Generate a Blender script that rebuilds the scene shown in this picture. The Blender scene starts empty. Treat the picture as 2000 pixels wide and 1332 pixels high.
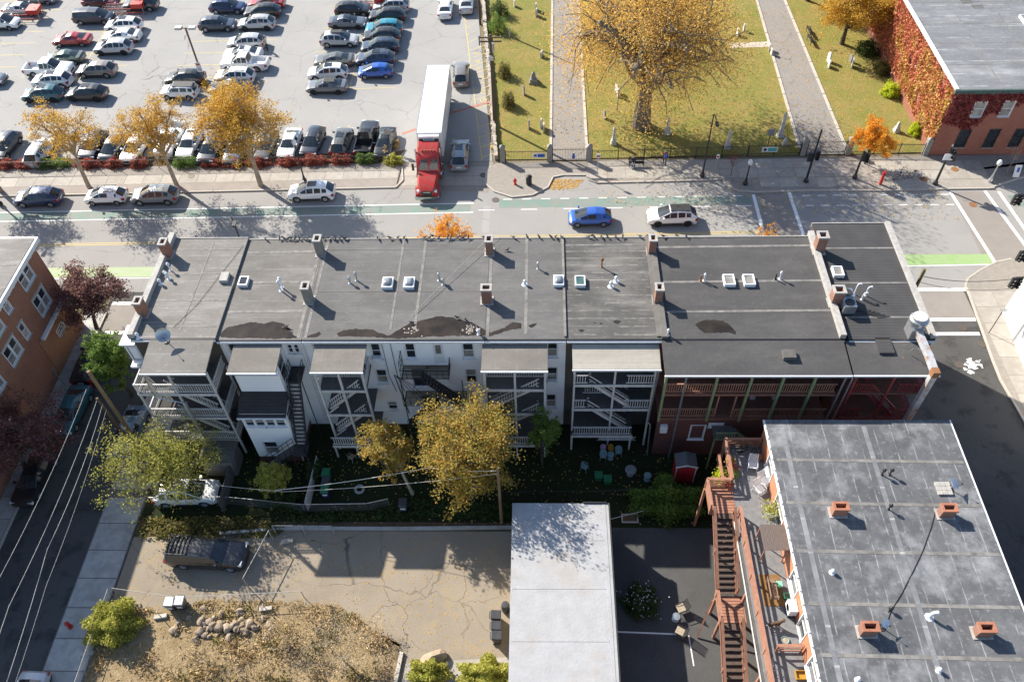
import bpy, bmesh, math, random
import numpy as np
from mathutils import Vector, Matrix
rd = math.radians
random.seed(11)
rng = np.random.default_rng(5)
SC = bpy.context.scene
COL = SC.collection

# ---------------------------------------------------------------- camera, sky, sun, exposure
CAM_H, FPX, PITCH, ROLL, YAW = 53.5, 1600.0, rd(49.9), rd(-2.37), rd(-2.98)
def _cam_rot():
    cp, sp = math.cos(PITCH), math.sin(PITCH); cy, sy = math.cos(YAW), math.sin(YAW); cr, sr = math.cos(ROLL), math.sin(ROLL)
    Y = np.array([[cy, -sy, 0], [sy, cy, 0], [0, 0, 1.]])
    B = np.array([[1, 0, 0], [0, -sp, -cp], [0, cp, -sp]])
    Ro = np.array([[cr, -sr, 0], [sr, cr, 0], [0, 0, 1.]])
    return Ro @ B @ Y
CR = _cam_rot()
def at(px, py, z=0.0):
    """survey helper: the point of the photograph's pixel on the level plane z (2000 px wide photograph)"""
    d = CR.T @ np.array([(px - 1000) / FPX, (py - 666) / FPX, 1.0])
    t = (z - CAM_H) / d[2]
    return float(d[0] * t), float(d[1] * t)
cam = bpy.data.cameras.new('camera'); camo = bpy.data.objects.new('camera', cam); COL.objects.link(camo)
cam.sensor_width = 36; cam.lens = FPX / 2000 * 36; cam.clip_start = 1; cam.clip_end = 2500
mw = Matrix.Identity(4)
for i in range(3):
    mw[i][0] = CR[0][i]; mw[i][1] = -CR[1][i]; mw[i][2] = -CR[2][i]
mw[2][3] = CAM_H
camo.matrix_world = mw
SC.camera = camo
SUN_EL, SUN_AZ = rd(34), rd(140)          # direction towards the sun, azimuth from +x
w = bpy.data.worlds.new('World'); SC.world = w; w.use_nodes = True
nt = w.node_tree
sky = nt.nodes.new('ShaderNodeTexSky'); sky.sky_type = 'NISHITA'; sky.sun_disc = False
sky.sun_elevation = SUN_EL; sky.sun_rotation = rd(90) - SUN_AZ + rd(360)
sky.air_density = 1.0; sky.dust_density = 0.8; sky.ozone_density = 2.0
nt.links.new(sky.outputs[0], nt.nodes['Background'].inputs[0]); nt.nodes['Background'].inputs[1].default_value = 0.1
sl = bpy.data.lights.new('sun', 'SUN'); sl.energy = 5.0; sl.angle = rd(0.53); sl.color = (1.0, 0.935, 0.83)
so = bpy.data.objects.new('sun', sl); COL.objects.link(so)
sd = Vector((math.cos(SUN_EL) * math.cos(SUN_AZ), math.cos(SUN_EL) * math.sin(SUN_AZ), math.sin(SUN_EL)))
so.rotation_euler = sd.to_track_quat('Z', 'Y').to_euler(); so.location = sd * 200
SC.view_settings.view_transform = 'Standard'; SC.view_settings.look = 'None'; SC.view_settings.gamma = 1
SC.view_settings.use_curve_mapping = False; SC.view_settings.exposure = 1.05

# ---------------------------------------------------------------- helpers
WLOC = {}
def link(o, parent=None, world=True):
    COL.objects.link(o)
    if parent is not None:
        o.parent = parent
        if world:
            l = WLOC.get(parent.name)
            if l is not None: o.matrix_parent_inverse = Matrix.Translation(-l)
    return o
def tag(o, label, cat, group=None, kind=None):
    if label: o['label'] = label
    if cat: o['category'] = cat
    if group: o['group'] = group
    if kind: o['kind'] = kind
    return o
def thing(name, label, cat, loc=(0, 0, 0), rotz=0.0, group=None):
    o = bpy.data.objects.new(name, None); COL.objects.link(o)
    o.location = loc; o.rotation_euler = (0, 0, rotz); o.empty_display_size = 0.3
    WLOC[o.name] = Vector(loc)
    return tag(o, label, cat, group)
def copy_tree(o, parent=None):
    c = o.copy(); COL.objects.link(c)
    if parent is not None: c.parent = parent
    for ch in o.children: copy_tree(ch, c)
    return c
class MB:
    def __init__(s): s.v = []; s.f = []; s.m = []; s.mi = 0
    def add(s, vs, fs):
        b = len(s.v); s.v.extend([tuple(p) for p in vs]); s.f.extend([tuple(b + i for i in f) for f in fs]); s.m.extend([s.mi] * len(fs)); return s
    def box(s, x0, x1, y0, y1, z0, z1):
        vs = [(x, y, z) for z in (z0, z1) for (x, y) in ((x0, y0), (x1, y0), (x1, y1), (x0, y1))]
        return s.add(vs, [(3, 2, 1, 0), (4, 5, 6, 7), (0, 1, 5, 4), (1, 2, 6, 5), (2, 3, 7, 6), (3, 0, 4, 7)])
    def fbox(s, F, u0, u1, v0, v1, z0, z1):
        vs = [F(u, v, z) for z in (z0, z1) for (u, v) in ((u0, v0), (u1, v0), (u1, v1), (u0, v1))]
        return s.add(vs, [(3, 2, 1, 0), (4, 5, 6, 7), (0, 1, 5, 4), (1, 2, 6, 5), (2, 3, 7, 6), (3, 0, 4, 7)])
    def beam(s, a, b, w, h=None, up=(0, 0, 1)):
        h = h or w; a = Vector(a); b = Vector(b); d = (b - a).normalized(); up = Vector(up)
        if abs(d.dot(up)) > .98: up = Vector((0, 1, 0))
        x = d.cross(up).normalized(); y = x.cross(d)
        vs = []
        for p in (a, b):
            for sx, sy in ((-1, -1), (1, -1), (1, 1), (-1, 1)): vs.append(p + x * (sx * w / 2) + y * (sy * h / 2))
        return s.add(vs, [(3, 2, 1, 0), (4, 5, 6, 7), (0, 1, 5, 4), (1, 2, 6, 5), (2, 3, 7, 6), (3, 0, 4, 7)])
    def tube(s, pts, r, n=6, cap=True):
        pts = [Vector(p) for p in pts]
        if not hasattr(r, '__len__'): r = [r] * len(pts)
        b = len(s.v); k = len(pts); vs = []
        d0 = (pts[1] - pts[0]).normalized()
        ref = Vector((0, 0, 1)) if abs(d0.z) < .9 else Vector((1, 0, 0))
        x = d0.cross(ref).normalized()
        for i, p in enumerate(pts):
            d = (pts[min(i + 1, k - 1)] - pts[max(i - 1, 0)]).normalized()
            x = (x - d * x.dot(d)).normalized(); y = d.cross(x)
            for j in range(n):
                a = 2 * math.pi * j / n
                vs.append(p + (x * math.cos(a) + y * math.sin(a)) * r[i])
        fs = [(i * n + j, i * n + (j + 1) % n, (i + 1) * n + (j + 1) % n, (i + 1) * n + j) for i in range(k - 1) for j in range(n)]
        if cap: fs += [tuple(range(n - 1, -1, -1)), tuple(range((k - 1) * n, k * n))]
        return s.add(vs, fs)
    def lathe(s, prof, c=(0, 0, 0), n=16, axis='z', cap=True):
        vs = []; k = len(prof)
        for (r, h) in prof:
            for j in range(n):
                a = 2 * math.pi * j / n; p = (r * math.cos(a), r * math.sin(a), h)
                if axis == 'y': p = (p[0], p[2], p[1])
                if axis == 'x': p = (p[2], p[0], p[1])
                vs.append((p[0] + c[0], p[1] + c[1], p[2] + c[2]))
        fs = [(i * n + j, i * n + (j + 1) % n, (i + 1) * n + (j + 1) % n, (i + 1) * n + j) for i in range(k - 1) for j in range(n)]
        if cap: fs += [tuple(range(n - 1, -1, -1)), tuple(range((k - 1) * n, k * n))]
        return s.add(vs, fs)
    def prism(s, poly, z0, z1):
        n = len(poly); vs = [(p[0], p[1], z0) for p in poly] + [(p[0], p[1], z1) for p in poly]
        return s.add(vs, [tuple(range(n - 1, -1, -1)), tuple(range(n, 2 * n))] + [(i, (i + 1) % n, n + (i + 1) % n, n + i) for i in range(n)])
    def sheet(s, poly, z):
        return s.add([(p[0], p[1], z) for p in poly], [tuple(range(len(poly)))])
    def mesh(s, name, mats=None, smooth=False):
        me = bpy.data.meshes.new(name); me.from_pydata(s.v, [], s.f)
        for mt in (mats if isinstance(mats, (list, tuple)) else [mats]):
            if mt is not None: me.materials.append(mt)
        if any(s.m): me.polygons.foreach_set('material_index', s.m)
        if smooth: me.polygons.foreach_set('use_smooth', [True] * len(me.polygons))
        me.update(); return me
    def build(s, name, mats, parent=None, world=True, smooth=False, label=None, kind=None):
        o = bpy.data.objects.new(name, s.mesh(name, mats, smooth)); link(o, parent, world)
        if label: o['label'] = label
        if kind: o['kind'] = kind
        return o
def fix_normals(me):
    bm = bmesh.new(); bm.from_mesh(me); bmesh.ops.recalc_face_normals(bm, faces=bm.faces); bm.to_mesh(me); bm.free()
def inst(name, me, parent=None, loc=(0, 0, 0), rotz=0.0, world=True, scale=None):
    o = bpy.data.objects.new(name, me); link(o, parent, world); o.location = loc; o.rotation_euler = (0, 0, rotz)
    if scale: o.scale = scale
    return o
def struct(name, mb, mat, z=None):
    o = mb.build(name, mat); o['kind'] = 'structure'; return o

# ---------------------------------------------------------------- materials
def nodes_of(name):
    m = bpy.data.materials.new(name); m.use_nodes = True; nt = m.node_tree
    return m, nt, nt.nodes['Principled BSDF']
def N(nt, t, **kw):
    n = nt.nodes.new(t)
    for k, v in kw.items():
        if k.startswith('i_'): n.inputs[k[2:].replace('_', ' ')].default_value = v
        else: setattr(n, k, v)
    return n
def pos(nt, scale=(1, 1, 1), rot=(0, 0, 0), obj=False):
    g = N(nt, 'ShaderNodeTexCoord').outputs['Object'] if obj else N(nt, 'ShaderNodeNewGeometry').outputs['Position']
    mp = N(nt, 'ShaderNodeMapping'); mp.inputs['Scale'].default_value = scale; mp.inputs['Rotation'].default_value = rot
    nt.links.new(g, mp.inputs[0]); return mp.outputs[0]
def noise(nt, vec, scale, detail=4, rough=.6, lo=.35, hi=.65, dist=0):
    n = N(nt, 'ShaderNodeTexNoise'); n.inputs['Scale'].default_value = scale; n.inputs['Detail'].default_value = detail
    n.inputs['Roughness'].default_value = rough; n.inputs['Distortion'].default_value = dist; nt.links.new(vec, n.inputs['Vector'])
    r = N(nt, 'ShaderNodeMapRange'); r.inputs[1].default_value = lo; r.inputs[2].default_value = hi; nt.links.new(n.outputs['Fac'], r.inputs[0]); return r.outputs[0]
def mix(nt, fac, a, b, mode='MIX'):
    m = N(nt, 'ShaderNodeMix', data_type='RGBA', blend_type=mode)
    for sock, v in ((m.inputs[0], fac), (m.inputs[6], a), (m.inputs[7], b)):
        if isinstance(v, (int, float)): sock.default_value = v
        elif isinstance(v, tuple): sock.default_value = (*v[:3], 1)
        else: nt.links.new(v, sock)
    return m.outputs[2]
def mul(nt, a, k):
    m = N(nt, 'ShaderNodeMath', operation='MULTIPLY')
    for sock, v in ((m.inputs[0], a), (m.inputs[1], k)):
        if isinstance(v, (int, float)): sock.default_value = v
        else: nt.links.new(v, sock)
    return m.outputs[0]
def bump(nt, b, h, strength=.4, dist=.02):
    n = N(nt, 'ShaderNodeBump'); n.inputs['Strength'].default_value = strength; n.inputs['Distance'].default_value = dist
    nt.links.new(h, n.inputs['Height']); nt.links.new(n.outputs[0], b.inputs['Normal'])
def setc(b, nt, c, rough=.8, metal=0, spec=.4):
    if isinstance(c, tuple): b.inputs['Base Color'].default_value = (*c[:3], 1)
    else: nt.links.new(c, b.inputs['Base Color'])
    b.inputs['Roughness'].default_value = rough; b.inputs['Metallic'].default_value = metal; b.inputs['Specular IOR Level'].default_value = spec
def mat(name, c1, c2=None, scale=3, rough=.8, metal=0, bmp=0, bsc=None, spec=.4, stretch=(1, 1, 1), c3=None, s3=.4, lo=.35, hi=.65, vary=0, obj=False, a3=.8):
    m, nt, b = nodes_of(name)
    c = c1
    if c2:
        v = pos(nt, stretch, obj=obj); c = mix(nt, noise(nt, v, scale, lo=lo, hi=hi), c1, c2)
        if c3: c = mix(nt, mul(nt, noise(nt, v, s3, 5, lo=.48, hi=.68), a3), c, c3)
    if vary:
        oi = N(nt, 'ShaderNodeObjectInfo'); r = N(nt, 'ShaderNodeMapRange'); r.inputs[3].default_value = 1 - vary; r.inputs[4].default_value = 1 + vary
        nt.links.new(oi.outputs['Random'], r.inputs[0])
        hs = N(nt, 'ShaderNodeHueSaturation'); nt.links.new(r.outputs[0], hs.inputs['Value'])
        if isinstance(c, tuple): hs.inputs['Color'].default_value = (*c, 1)
        else: nt.links.new(c, hs.inputs['Color'])
        c = hs.outputs[0]
    setc(b, nt, c, rough, metal, spec)
    if bmp:
        v = pos(nt, obj=obj); bump(nt, b, noise(nt, v, bsc or scale * 6, 3, lo=.2, hi=.8), bmp)
    return m
def asphalt(name, c1, c2, crack=.6, csc=.16, warm=None, fine=40, rough=.9, patch=None, gr=.5):
    m, nt, b = nodes_of(name); v = pos(nt)
    c = mix(nt, noise(nt, v, .25, 6, lo=.3, hi=.7), c1, c2)
    c = mix(nt, noise(nt, v, fine, 2, lo=.3, hi=.7), c, mix(nt, gr, c, (.5, .49, .46)))
    if patch: c = mix(nt, mul(nt, noise(nt, v, .6, 6, .65, lo=.52, hi=.62), .6), c, patch)
    # wandering crack lines
    nz = N(nt, 'ShaderNodeTexNoise'); nz.inputs['Scale'].default_value = .8; nz.inputs['Detail'].default_value = 5; nt.links.new(v, nz.inputs['Vector'])
    vm = N(nt, 'ShaderNodeVectorMath', operation='MULTIPLY_ADD'); nt.links.new(nz.outputs['Color'], vm.inputs[0]); vm.inputs[1].default_value = (1.6, 1.6, 0); nt.links.new(v, vm.inputs[2])
    vo = N(nt, 'ShaderNodeTexVoronoi', feature='DISTANCE_TO_EDGE'); vo.inputs['Scale'].default_value = csc; nt.links.new(vm.outputs[0], vo.inputs['Vector'])
    r = N(nt, 'ShaderNodeMapRange'); r.inputs[1].default_value = 0; r.inputs[2].default_value = csc * .04; r.inputs[3].default_value = crack; r.inputs[4].default_value = 0
    nt.links.new(vo.outputs['Distance'], r.inputs[0])
    gate = mul(nt, r.outputs[0], noise(nt, v, .12, 3, lo=.4, hi=.6))
    c = mix(nt, gate, c, (.03, .03, .03))
    setc(b, nt, c, rough, spec=.3)
    bump(nt, b, noise(nt, v, 25, 3, lo=.2, hi=.8), .25, .01)
    return m
def brick(name, c1, c2, mortar, sx=4.4, sz=13, rough=.85):
    m, nt, b = nodes_of(name)
    g = N(nt, 'ShaderNodeNewGeometry'); sp = N(nt, 'ShaderNodeSeparateXYZ'); nt.links.new(g.outputs['Position'], sp.inputs[0])
    ad = N(nt, 'ShaderNodeMath', operation='ADD'); nt.links.new(sp.outputs[0], ad.inputs[0]); nt.links.new(sp.outputs[1], ad.inputs[1])
    cb = N(nt, 'ShaderNodeCombineXYZ'); nt.links.new(ad.outputs[0], cb.inputs[0]); nt.links.new(sp.outputs[2], cb.inputs[1])
    br = N(nt, 'ShaderNodeTexBrick'); br.inputs['Scale'].default_value = 1; br.inputs['Brick Width'].default_value = .22; br.inputs['Row Height'].default_value = .075
    br.inputs['Mortar Size'].default_value = .008; br.inputs['Color1'].default_value = (*c1, 1); br.inputs['Color2'].default_value = (*c2, 1); br.inputs['Mortar'].default_value = (*mortar, 1)
    nt.links.new(cb.outputs[0], br.inputs['Vector'])
    v = pos(nt); c = mix(nt, mul(nt, noise(nt, v, .7, 5, lo=.3, hi=.75), .45), br.outputs['Color'], tuple(k * .6 for k in c1))
    setc(b, nt, c, rough, spec=.25); bump(nt, b, br.outputs['Fac'], -.5, .01)
    return m
def siding(name, c1, c2, pitch=.11, rough=.55):
    m, nt, b = nodes_of(name)
    g = N(nt, 'ShaderNodeNewGeometry'); sp = N(nt, 'ShaderNodeSeparateXYZ'); nt.links.new(g.outputs['Position'], sp.inputs[0])
    fr = N(nt, 'ShaderNodeMath', operation='FRACT'); nt.links.new(mul(nt, sp.outputs[2], 1 / pitch), fr.inputs[0])
    v = pos(nt, (1, 1, .25)); c = mix(nt, noise(nt, v, 1.2, 5, lo=.35, hi=.75), c1, c2)
    e = N(nt, 'ShaderNodeMath', operation='LESS_THAN'); nt.links.new(fr.outputs[0], e.inputs[0]); e.inputs[1].default_value = .14
    c = mix(nt, mul(nt, e.outputs[0], .18), c, (.15, .16, .17))
    setc(b, nt, c, rough, spec=.3); bump(nt, b, fr.outputs[0], -.3, .03); return m
def leaf(name, cols, trans=.5, rough=.6):
    m, nt, b = nodes_of(name)
    g = N(nt, 'ShaderNodeNewGeometry'); rp = N(nt, 'ShaderNodeValToRGB'); nt.links.new(g.outputs['Random Per Island'], rp.inputs[0])
    e = rp.color_ramp.elements; rp.color_ramp.interpolation = 'LINEAR'
    while len(e) < len(cols): e.new(.5)
    cols = [tuple(min(.8, k * 1.55) for k in c) for c in cols]
    for i, c in enumerate(cols): e[i].position = i / (len(cols) - 1); e[i].color = (*c, 1)
    v = pos(nt); c = mix(nt, mul(nt, noise(nt, v, .55, 3, lo=.35, hi=.65), .45), rp.outputs[0], cols[0])
    nt.links.new(c, b.inputs['Base Color']); b.inputs['Roughness'].default_value = rough; b.inputs['Specular IOR Level'].default_value = .25
    tr = N(nt, 'ShaderNodeBsdfTranslucent'); nt.links.new(c, tr.inputs[0]); ms = N(nt, 'ShaderNodeMixShader'); ms.inputs[0].default_value = min(.55, trans + .1)
    nt.links.new(b.outputs[0], ms.inputs[1]); nt.links.new(tr.outputs[0], ms.inputs[2]); nt.links.new(ms.outputs[0], nt.nodes['Material Output'].inputs[0]); return m
# ---------------------------------------------------------------- ground materials
A_LOT = asphalt('lot_asphalt', (.21, .205, .20), (.26, .25, .24), crack=.7, csc=.22)
A_STREET = asphalt('street_asphalt', (.175, .166, .156), (.215, .204, .19), crack=.35, csc=.1)
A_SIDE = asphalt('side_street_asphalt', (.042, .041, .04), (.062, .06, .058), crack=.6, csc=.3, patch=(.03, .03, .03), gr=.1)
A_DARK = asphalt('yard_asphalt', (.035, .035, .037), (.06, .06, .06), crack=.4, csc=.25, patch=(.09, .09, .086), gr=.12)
C_LOT = asphalt('worn_concrete', (.17, .128, .08), (.25, .195, .13), crack=.75, csc=.25, patch=(.30, .235, .155), gr=.35)
M_SLAB = mat('sidewalk_concrete', (.30, .275, .24), (.36, .33, .288), 2, vary=.10, bmp=.15, bsc=30, c3=(.29, .26, .22), s3=.7)
M_JOINT = mat('pavement_joint', (.12, .115, .105), (.17, .16, .15), 3)
M_SLAB2 = mat('old_sidewalk_concrete', (.34, .33, .31), (.42, .41, .385), 2, vary=.10, bmp=.2, bsc=30, c3=(.25, .24, .22), s3=.9)
M_WALK = mat('sidewalk_base', (.23, .208, .18), (.28, .25, .215), 3, bmp=.15, bsc=30)
M_BRICKWALK = brick('brick_paving', (.29, .255, .225), (.32, .28, .245), (.26, .235, .21))
M_KERB = mat('granite_kerb', (.36, .33, .28), (.45, .41, .36), 8, bmp=.2)
M_WHITE = mat('road_paint_white', (.72, .72, .70), (.55, .54, .51), 9, rough=.7, lo=.5, hi=.75)
M_YELLOW = mat('road_paint_yellow', (.52, .38, .10), (.40, .33, .18), 7, rough=.7, lo=.45, hi=.7)
M_STALL = mat('stall_paint', (.55, .43, .15), (.36, .32, .22), 1.6, rough=.8, lo=.45, hi=.65)
M_GREEN = mat('bike_lane_teal', (.13, .235, .195), (.205, .225, .20), .8, rough=.8, lo=.3, hi=.6, c3=(.21, .20, .18), s3=1.1)
M_LIME = mat('bike_lane_lime', (.24, .37, .14), (.28, .36, .18), 1.5, rough=.8)
M_PALE = mat('bike_lane_pale', (.30, .38, .20), (.34, .38, .25), 1.5, rough=.8)
M_RED = mat('curb_red_paint', (.45, .12, .09), (.32, .2, .16), 3, rough=.8, lo=.4, hi=.62)
M_ARROW = mat('faded_tan_paint', (.36, .30, .16), (.28, .25, .19), 3)
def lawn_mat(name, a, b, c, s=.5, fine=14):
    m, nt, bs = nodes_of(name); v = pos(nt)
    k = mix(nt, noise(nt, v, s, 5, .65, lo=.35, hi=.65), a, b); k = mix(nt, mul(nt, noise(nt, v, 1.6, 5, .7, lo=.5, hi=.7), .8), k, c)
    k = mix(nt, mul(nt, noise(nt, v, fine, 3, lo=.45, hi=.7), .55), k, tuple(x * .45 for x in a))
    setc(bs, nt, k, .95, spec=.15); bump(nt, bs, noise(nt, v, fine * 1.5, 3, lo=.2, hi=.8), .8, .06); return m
M_LAWN = lawn_mat('park_lawn', (.20, .215, .05), (.29, .235, .08), (.36, .25, .095), .35)
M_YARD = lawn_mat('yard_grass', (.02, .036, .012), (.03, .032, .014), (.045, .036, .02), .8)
M_WEED = lawn_mat('weedy_ground', (.32, .24, .14), (.24, .175, .09), (.42, .32, .20), .9, 7)
M_MULCH = lawn_mat('planting_soil', (.11, .075, .05), (.16, .11, .07), (.2, .13, .06), 1.5)
M_GENERIC = lawn_mat('far_ground', (.2, .17, .1), (.24, .2, .14), (.28, .24, .17))

def P(*pts): return [at(*p) for p in pts]
def rect(x0, x1, y0, y1): return [(x0, y0), (x1, y0), (x1, y1), (x0, y1)]
def curb_y(x): return 65.72 + .0225 * x          # the far kerb of the main street
struct('ground', MB().sheet(rect(-500, 500, -400, 700), -.04), M_GENERIC)
main = struct('main_street', MB().sheet([(-160, 50.9), (160, 50.9), (160, 70), (49, 68.3), (30, 68), (-160, 68)], 0.0), A_STREET)
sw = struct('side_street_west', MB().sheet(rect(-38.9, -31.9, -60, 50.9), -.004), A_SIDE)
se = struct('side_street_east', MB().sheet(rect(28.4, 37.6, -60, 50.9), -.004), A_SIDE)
lot = struct('parking_lot', MB().sheet([(-160, 69.6), (-4.9, 69.6), (-8.2, 104), (-11, 140), (-160, 140)], 0.0), A_LOT)
ne_curb = P((950, 335), (948, 360), (965, 375), (1000, 386), (1040, 382), (1070, 367), (1080, 347), (1100, 343), (1146, 343), (1150, 352), (1165, 358), (1270, 356), (1373, 353.5), (1411, 351), (1418, 364), (1442, 374), (1477, 376.5), (1587, 373), (1720, 373.5), (1858, 370), (1931, 369), (1965, 357), (2000, 346))
north_e = ne_curb + [(60, 70.5), (60, 69.95), (31, 69.6), (-4.6, 69.1)]
struct('north_sidewalk_east', MB().prism(north_e, -.1, .115), M_WALK)
xw = [-140, -100, -56, -28, -14.6]
north_w = [(x, curb_y(x)) for x in xw] + [(-14.4, 68.6), (-15.3, 69.3), (-160, 68.1)]
nws = struct('north_sidewalk_west', MB().prism(north_w, -.1, .115), M_WALK)
apron = struct('driveway_apron', MB().prism([(-14.55, curb_y(-14.5) - .1), (-5.2, 64.55), (-4.75, 69.5), (-14.35, 69.5)], -.1, .016), M_WALK)
struct('south_sidewalk', MB().prism(rect(-31.0, 27.6, 46.8, 50.7), -.1, .115), M_WALK)
k = [(28.4, 50.7 - 1.2)] + [(27.2 + 1.2 * math.cos(rd(a)), 49.5 + 1.2 * math.sin(rd(a))) for a in range(0, 91, 30)]
def kerb(name, pts, w=.16, h=.135, parent=None):
    m = MB()
    for a, b in zip(pts[:-1], pts[1:]):
        m.beam((a[0], a[1], h - .12), (b[0], b[1], h - .12), w, .24)
    o = m.build(name, M_KERB, parent)
    if parent is None: o['kind'] = 'structure'
    return o
kerb('kerb', ne_curb); kerb('kerb', [(x, curb_y(x)) for x in xw] + [(-14.0, 66.5), (-14.3, 68.6)])
kerb('kerb', [(-31.2, 50.75), (27.4, 50.75)])
# west side street pavements
struct('west_pavement', MB().prism(rect(-40.6, -38.75, -40, 48.5), -.1, .11), M_JOINT)
kerb('kerb', [(-38.7, -40), (-38.7, 48.3)])
wp = struct('yard_pavement', MB().prism([(-32.2, 30.4), (-29.3, 30.4), (-29.3, -20), (-32.2, -20)], -.1, .075), M_JOINT)
struct('row_side_pavement', MB().prism([(-32.0, 30.45), (-28.75, 30.45), (-28.75, 47.5), (-32.0, 47.5)], -.1, .11), M_SLAB2)
kerb('kerb', [(-32.05, 30.5), (-32.05, 47.5), (-31.2, 50.7)])
# east side street pavements
e_curb = P((1975, 507), (1945, 513), (1915, 528), (1890, 545), (1885, 560), (1890, 569), (1938, 704), (1954, 744), (2000, 823))
ec = struct('east_pavement', MB().prism(e_curb + [(37.55, 30), (37.6, -30), (75, -30), (75, 54.5)], -.1, .115), M_WALK)
kerb('kerb', e_curb + [(37.55, 30), (37.6, -20)])
struct('corner_pavement', MB().prism([(26.9, 30), (28.3, 30), (28.3, 49.6), (27.4, 50.6), (26.9, 50.6)], -.1, .112), M_WALK)
struct('south_corner_pavement', MB().prism(rect(27.3, 28.3, -20, 29.99), -.1, .112), M_WALK)
kerb('kerb', [(28.35, -20), (28.35, 49.5), (27.4, 50.72)])
# single slabs of the pavements
slab = MB().box(-.92, .92, -.72, .72, 0, .014).mesh('slab', M_SLAB)
i = 0
for x in np.arange(-63, -15.2, 1.9):
    for row in range(2):
        yy = curb_y(x) + 1.35 + .75 + row * 1.52
        if yy > 68.3: continue
        inst('slab', slab, nws, (x, yy, .113), rd(1.29))
nes = bpy.data.objects['north_sidewalk_east']
for x in np.arange(6.0, 45, 1.9):
    for row in range(2):
        yy = 67.15 + row * 1.5 - (.5 if x > 33 else 0)
        inst('slab', slab, nes, (x, yy, .113), rd(.4))
        if x > 23: inst('slab', slab, nes, (x, yy - 1.5, .113), rd(.2))
for x in np.arange(-13.4, -5.4, 1.9):
    for row in range(2): inst('slab', slab, apron, (x, 66.4 + row * 1.55, .012), rd(.6))
s2 = MB().box(-1.36, 1.36, -1.015, 1.015, 0, .012).mesh('slab', M_SLAB2)
for y in np.arange(14, 30.0, 2.1): inst('slab', s2, wp, (-30.75, y, .075), rd(random.uniform(-.4, .4)))
s3 = MB().box(-.84, .84, -.9, .9, 0, .012).mesh('slab', M_SLAB2)
wpv = bpy.data.objects['west_pavement']
for y in np.arange(27, 48.0, 1.85): inst('slab', s3, wpv, (-39.68, y, .11), rd(random.uniform(-.4, .4)))
s4 = MB().box(-.95, .95, -.9, .9, 0, .012).mesh('slab', M_SLAB)
for y in np.arange(31, 50.5, 1.86):
    for q in range(2): inst('slab', s4, ec, (38.75 + q * 1.95, y, .113), 0)
bw = MB().sheet([(x, curb_y(x) + .12) for x in (-60, -14.8)] + [(x, curb_y(x) + 1.3) for x in (-14.8, -60)], .121).build('brick_strip', M_BRICKWALK, nws)

# ---------------------------------------------------------------- painted markings
def strip(parent, a, b, wd, z, mt, name='painted_line'):
    a = Vector((*a, z)); b = Vector((*b, z)); d = (b - a).normalized(); n = Vector((-d.y, d.x, 0)) * wd / 2
    return MB().add([a - n, b - n, b + n, a + n], [(0, 1, 2, 3)]).build(name, mt, parent)
def cy(x): return 58.05 + .0175 * x              # centre line
for o in (-.12, .12):
    strip(main, (-90, cy(-90) + o), (22.0, cy(22) + o), .1, .006, M_YELLOW, 'yellow_line')
strip(main, (-90, 61.3), (-6.5, 62.9), .12, .008, M_WHITE); strip(main, (-90, 59.95), (-6.5, 61.55), .12, .008, M_WHITE)
MB().sheet([(-90, 60.0), (-6.8, 61.6), (-6.8, 62.85), (-90, 61.25)], .004).build('bike_lane_paint', M_GREEN, main)
MB().sheet([(-4.0, 62.15), (20.9, 62.5), (20.9, 63.75), (-4.0, 63.45)], .004).build('bike_lane_paint', M_GREEN, main)
for x in np.arange(-3.6, 20, 1.9): strip(main, (x, 63.5 + .012 * x), (x + .9, 63.5 + .012 * x), .1, .008, M_WHITE, 'lane_dash')
for x in np.arange(-6, 20, 4.2): strip(main, (x, 61.95 + .014 * x), (x + 1.6, 61.95 + .014 * x), .1, .008, M_WHITE, 'lane_dash')
for x in np.arange(26, 40, 1.5):
    strip(main, (x, 63.7), (x + .8, 63.7), .12, .008, M_WHITE, 'lane_dash'); strip(main, (x, 62.2), (x + .8, 62.2), .12, .008, M_WHITE, 'lane_dash')
MB().sheet([(-90, 52.5), (-34.4, 52.85), (-34.4, 54.15), (-90, 53.85)], .004).build('bike_lane_paint', M_PALE, main)
MB().sheet([(33.3, 53.9), (41.4, 54.05), (41.2, 55.3), (33.3, 55.3)], .004).build('bike_lane_paint', M_LIME, main)
strip(main, (-90, 52.45), (-34, 52.7), .12, .008, M_WHITE); strip(main, (33.5, 53.8), (41.2, 53.95), .12, .008, M_WHITE)
MB().sheet([(40.55, 52.4), (45.0, 55.2), (44.1, 64.2), (40.5, 64.1)], .003).build('brick_crossing', M_BRICKWALK, main)
MB().sheet([(21.5, 51), (24.6, 51), (24.6, 64.4), (21.5, 64.4)], .003).build('brick_crossing', M_BRICKWALK, main)
for a, b in (((21.25, 63.9), (21.25, 52)), ((24.8, 64.3), (25.1, 52)), ((40.5, 64.2), (41.5, 52.6)), ((43.9, 64.2), (45.0, 55.5)), ((45.2, 64.1), (45.9, 56))):
    strip(main, a, b, .32, .008, M_WHITE, 'crossing_line')
MB().sheet([(45.9, 61.8), (52, 62), (52, 63.6), (45.8, 63.5)], .004).build('bike_lane_paint', M_GREEN, main)
MB().sheet(rect(28.6, 37.4, 47.3, 50.75), .0045).build('brick_crossing', M_BRICKWALK, se)
for y, a, b in ((50.85, 29, 37.7), (47.3, 28.8, 37.3), (45.7, 33.4, 37.1)): strip(se, (a, y), (b, y), .36, .009, M_WHITE, 'crossing_line')
MB().sheet(rect(-38.6, -32.2, 46.1, 49.4), .0045).build('brick_crossing', M_BRICKWALK, sw)
for y in (49.5, 46.0): strip(sw, (-38.6, y), (-32.2, y), .36, .009, M_WHITE, 'crossing_line')
strip(se, (28.6, 40.0), (28.6, 20), .1, .009, M_YELLOW, 'yellow_line')
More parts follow.
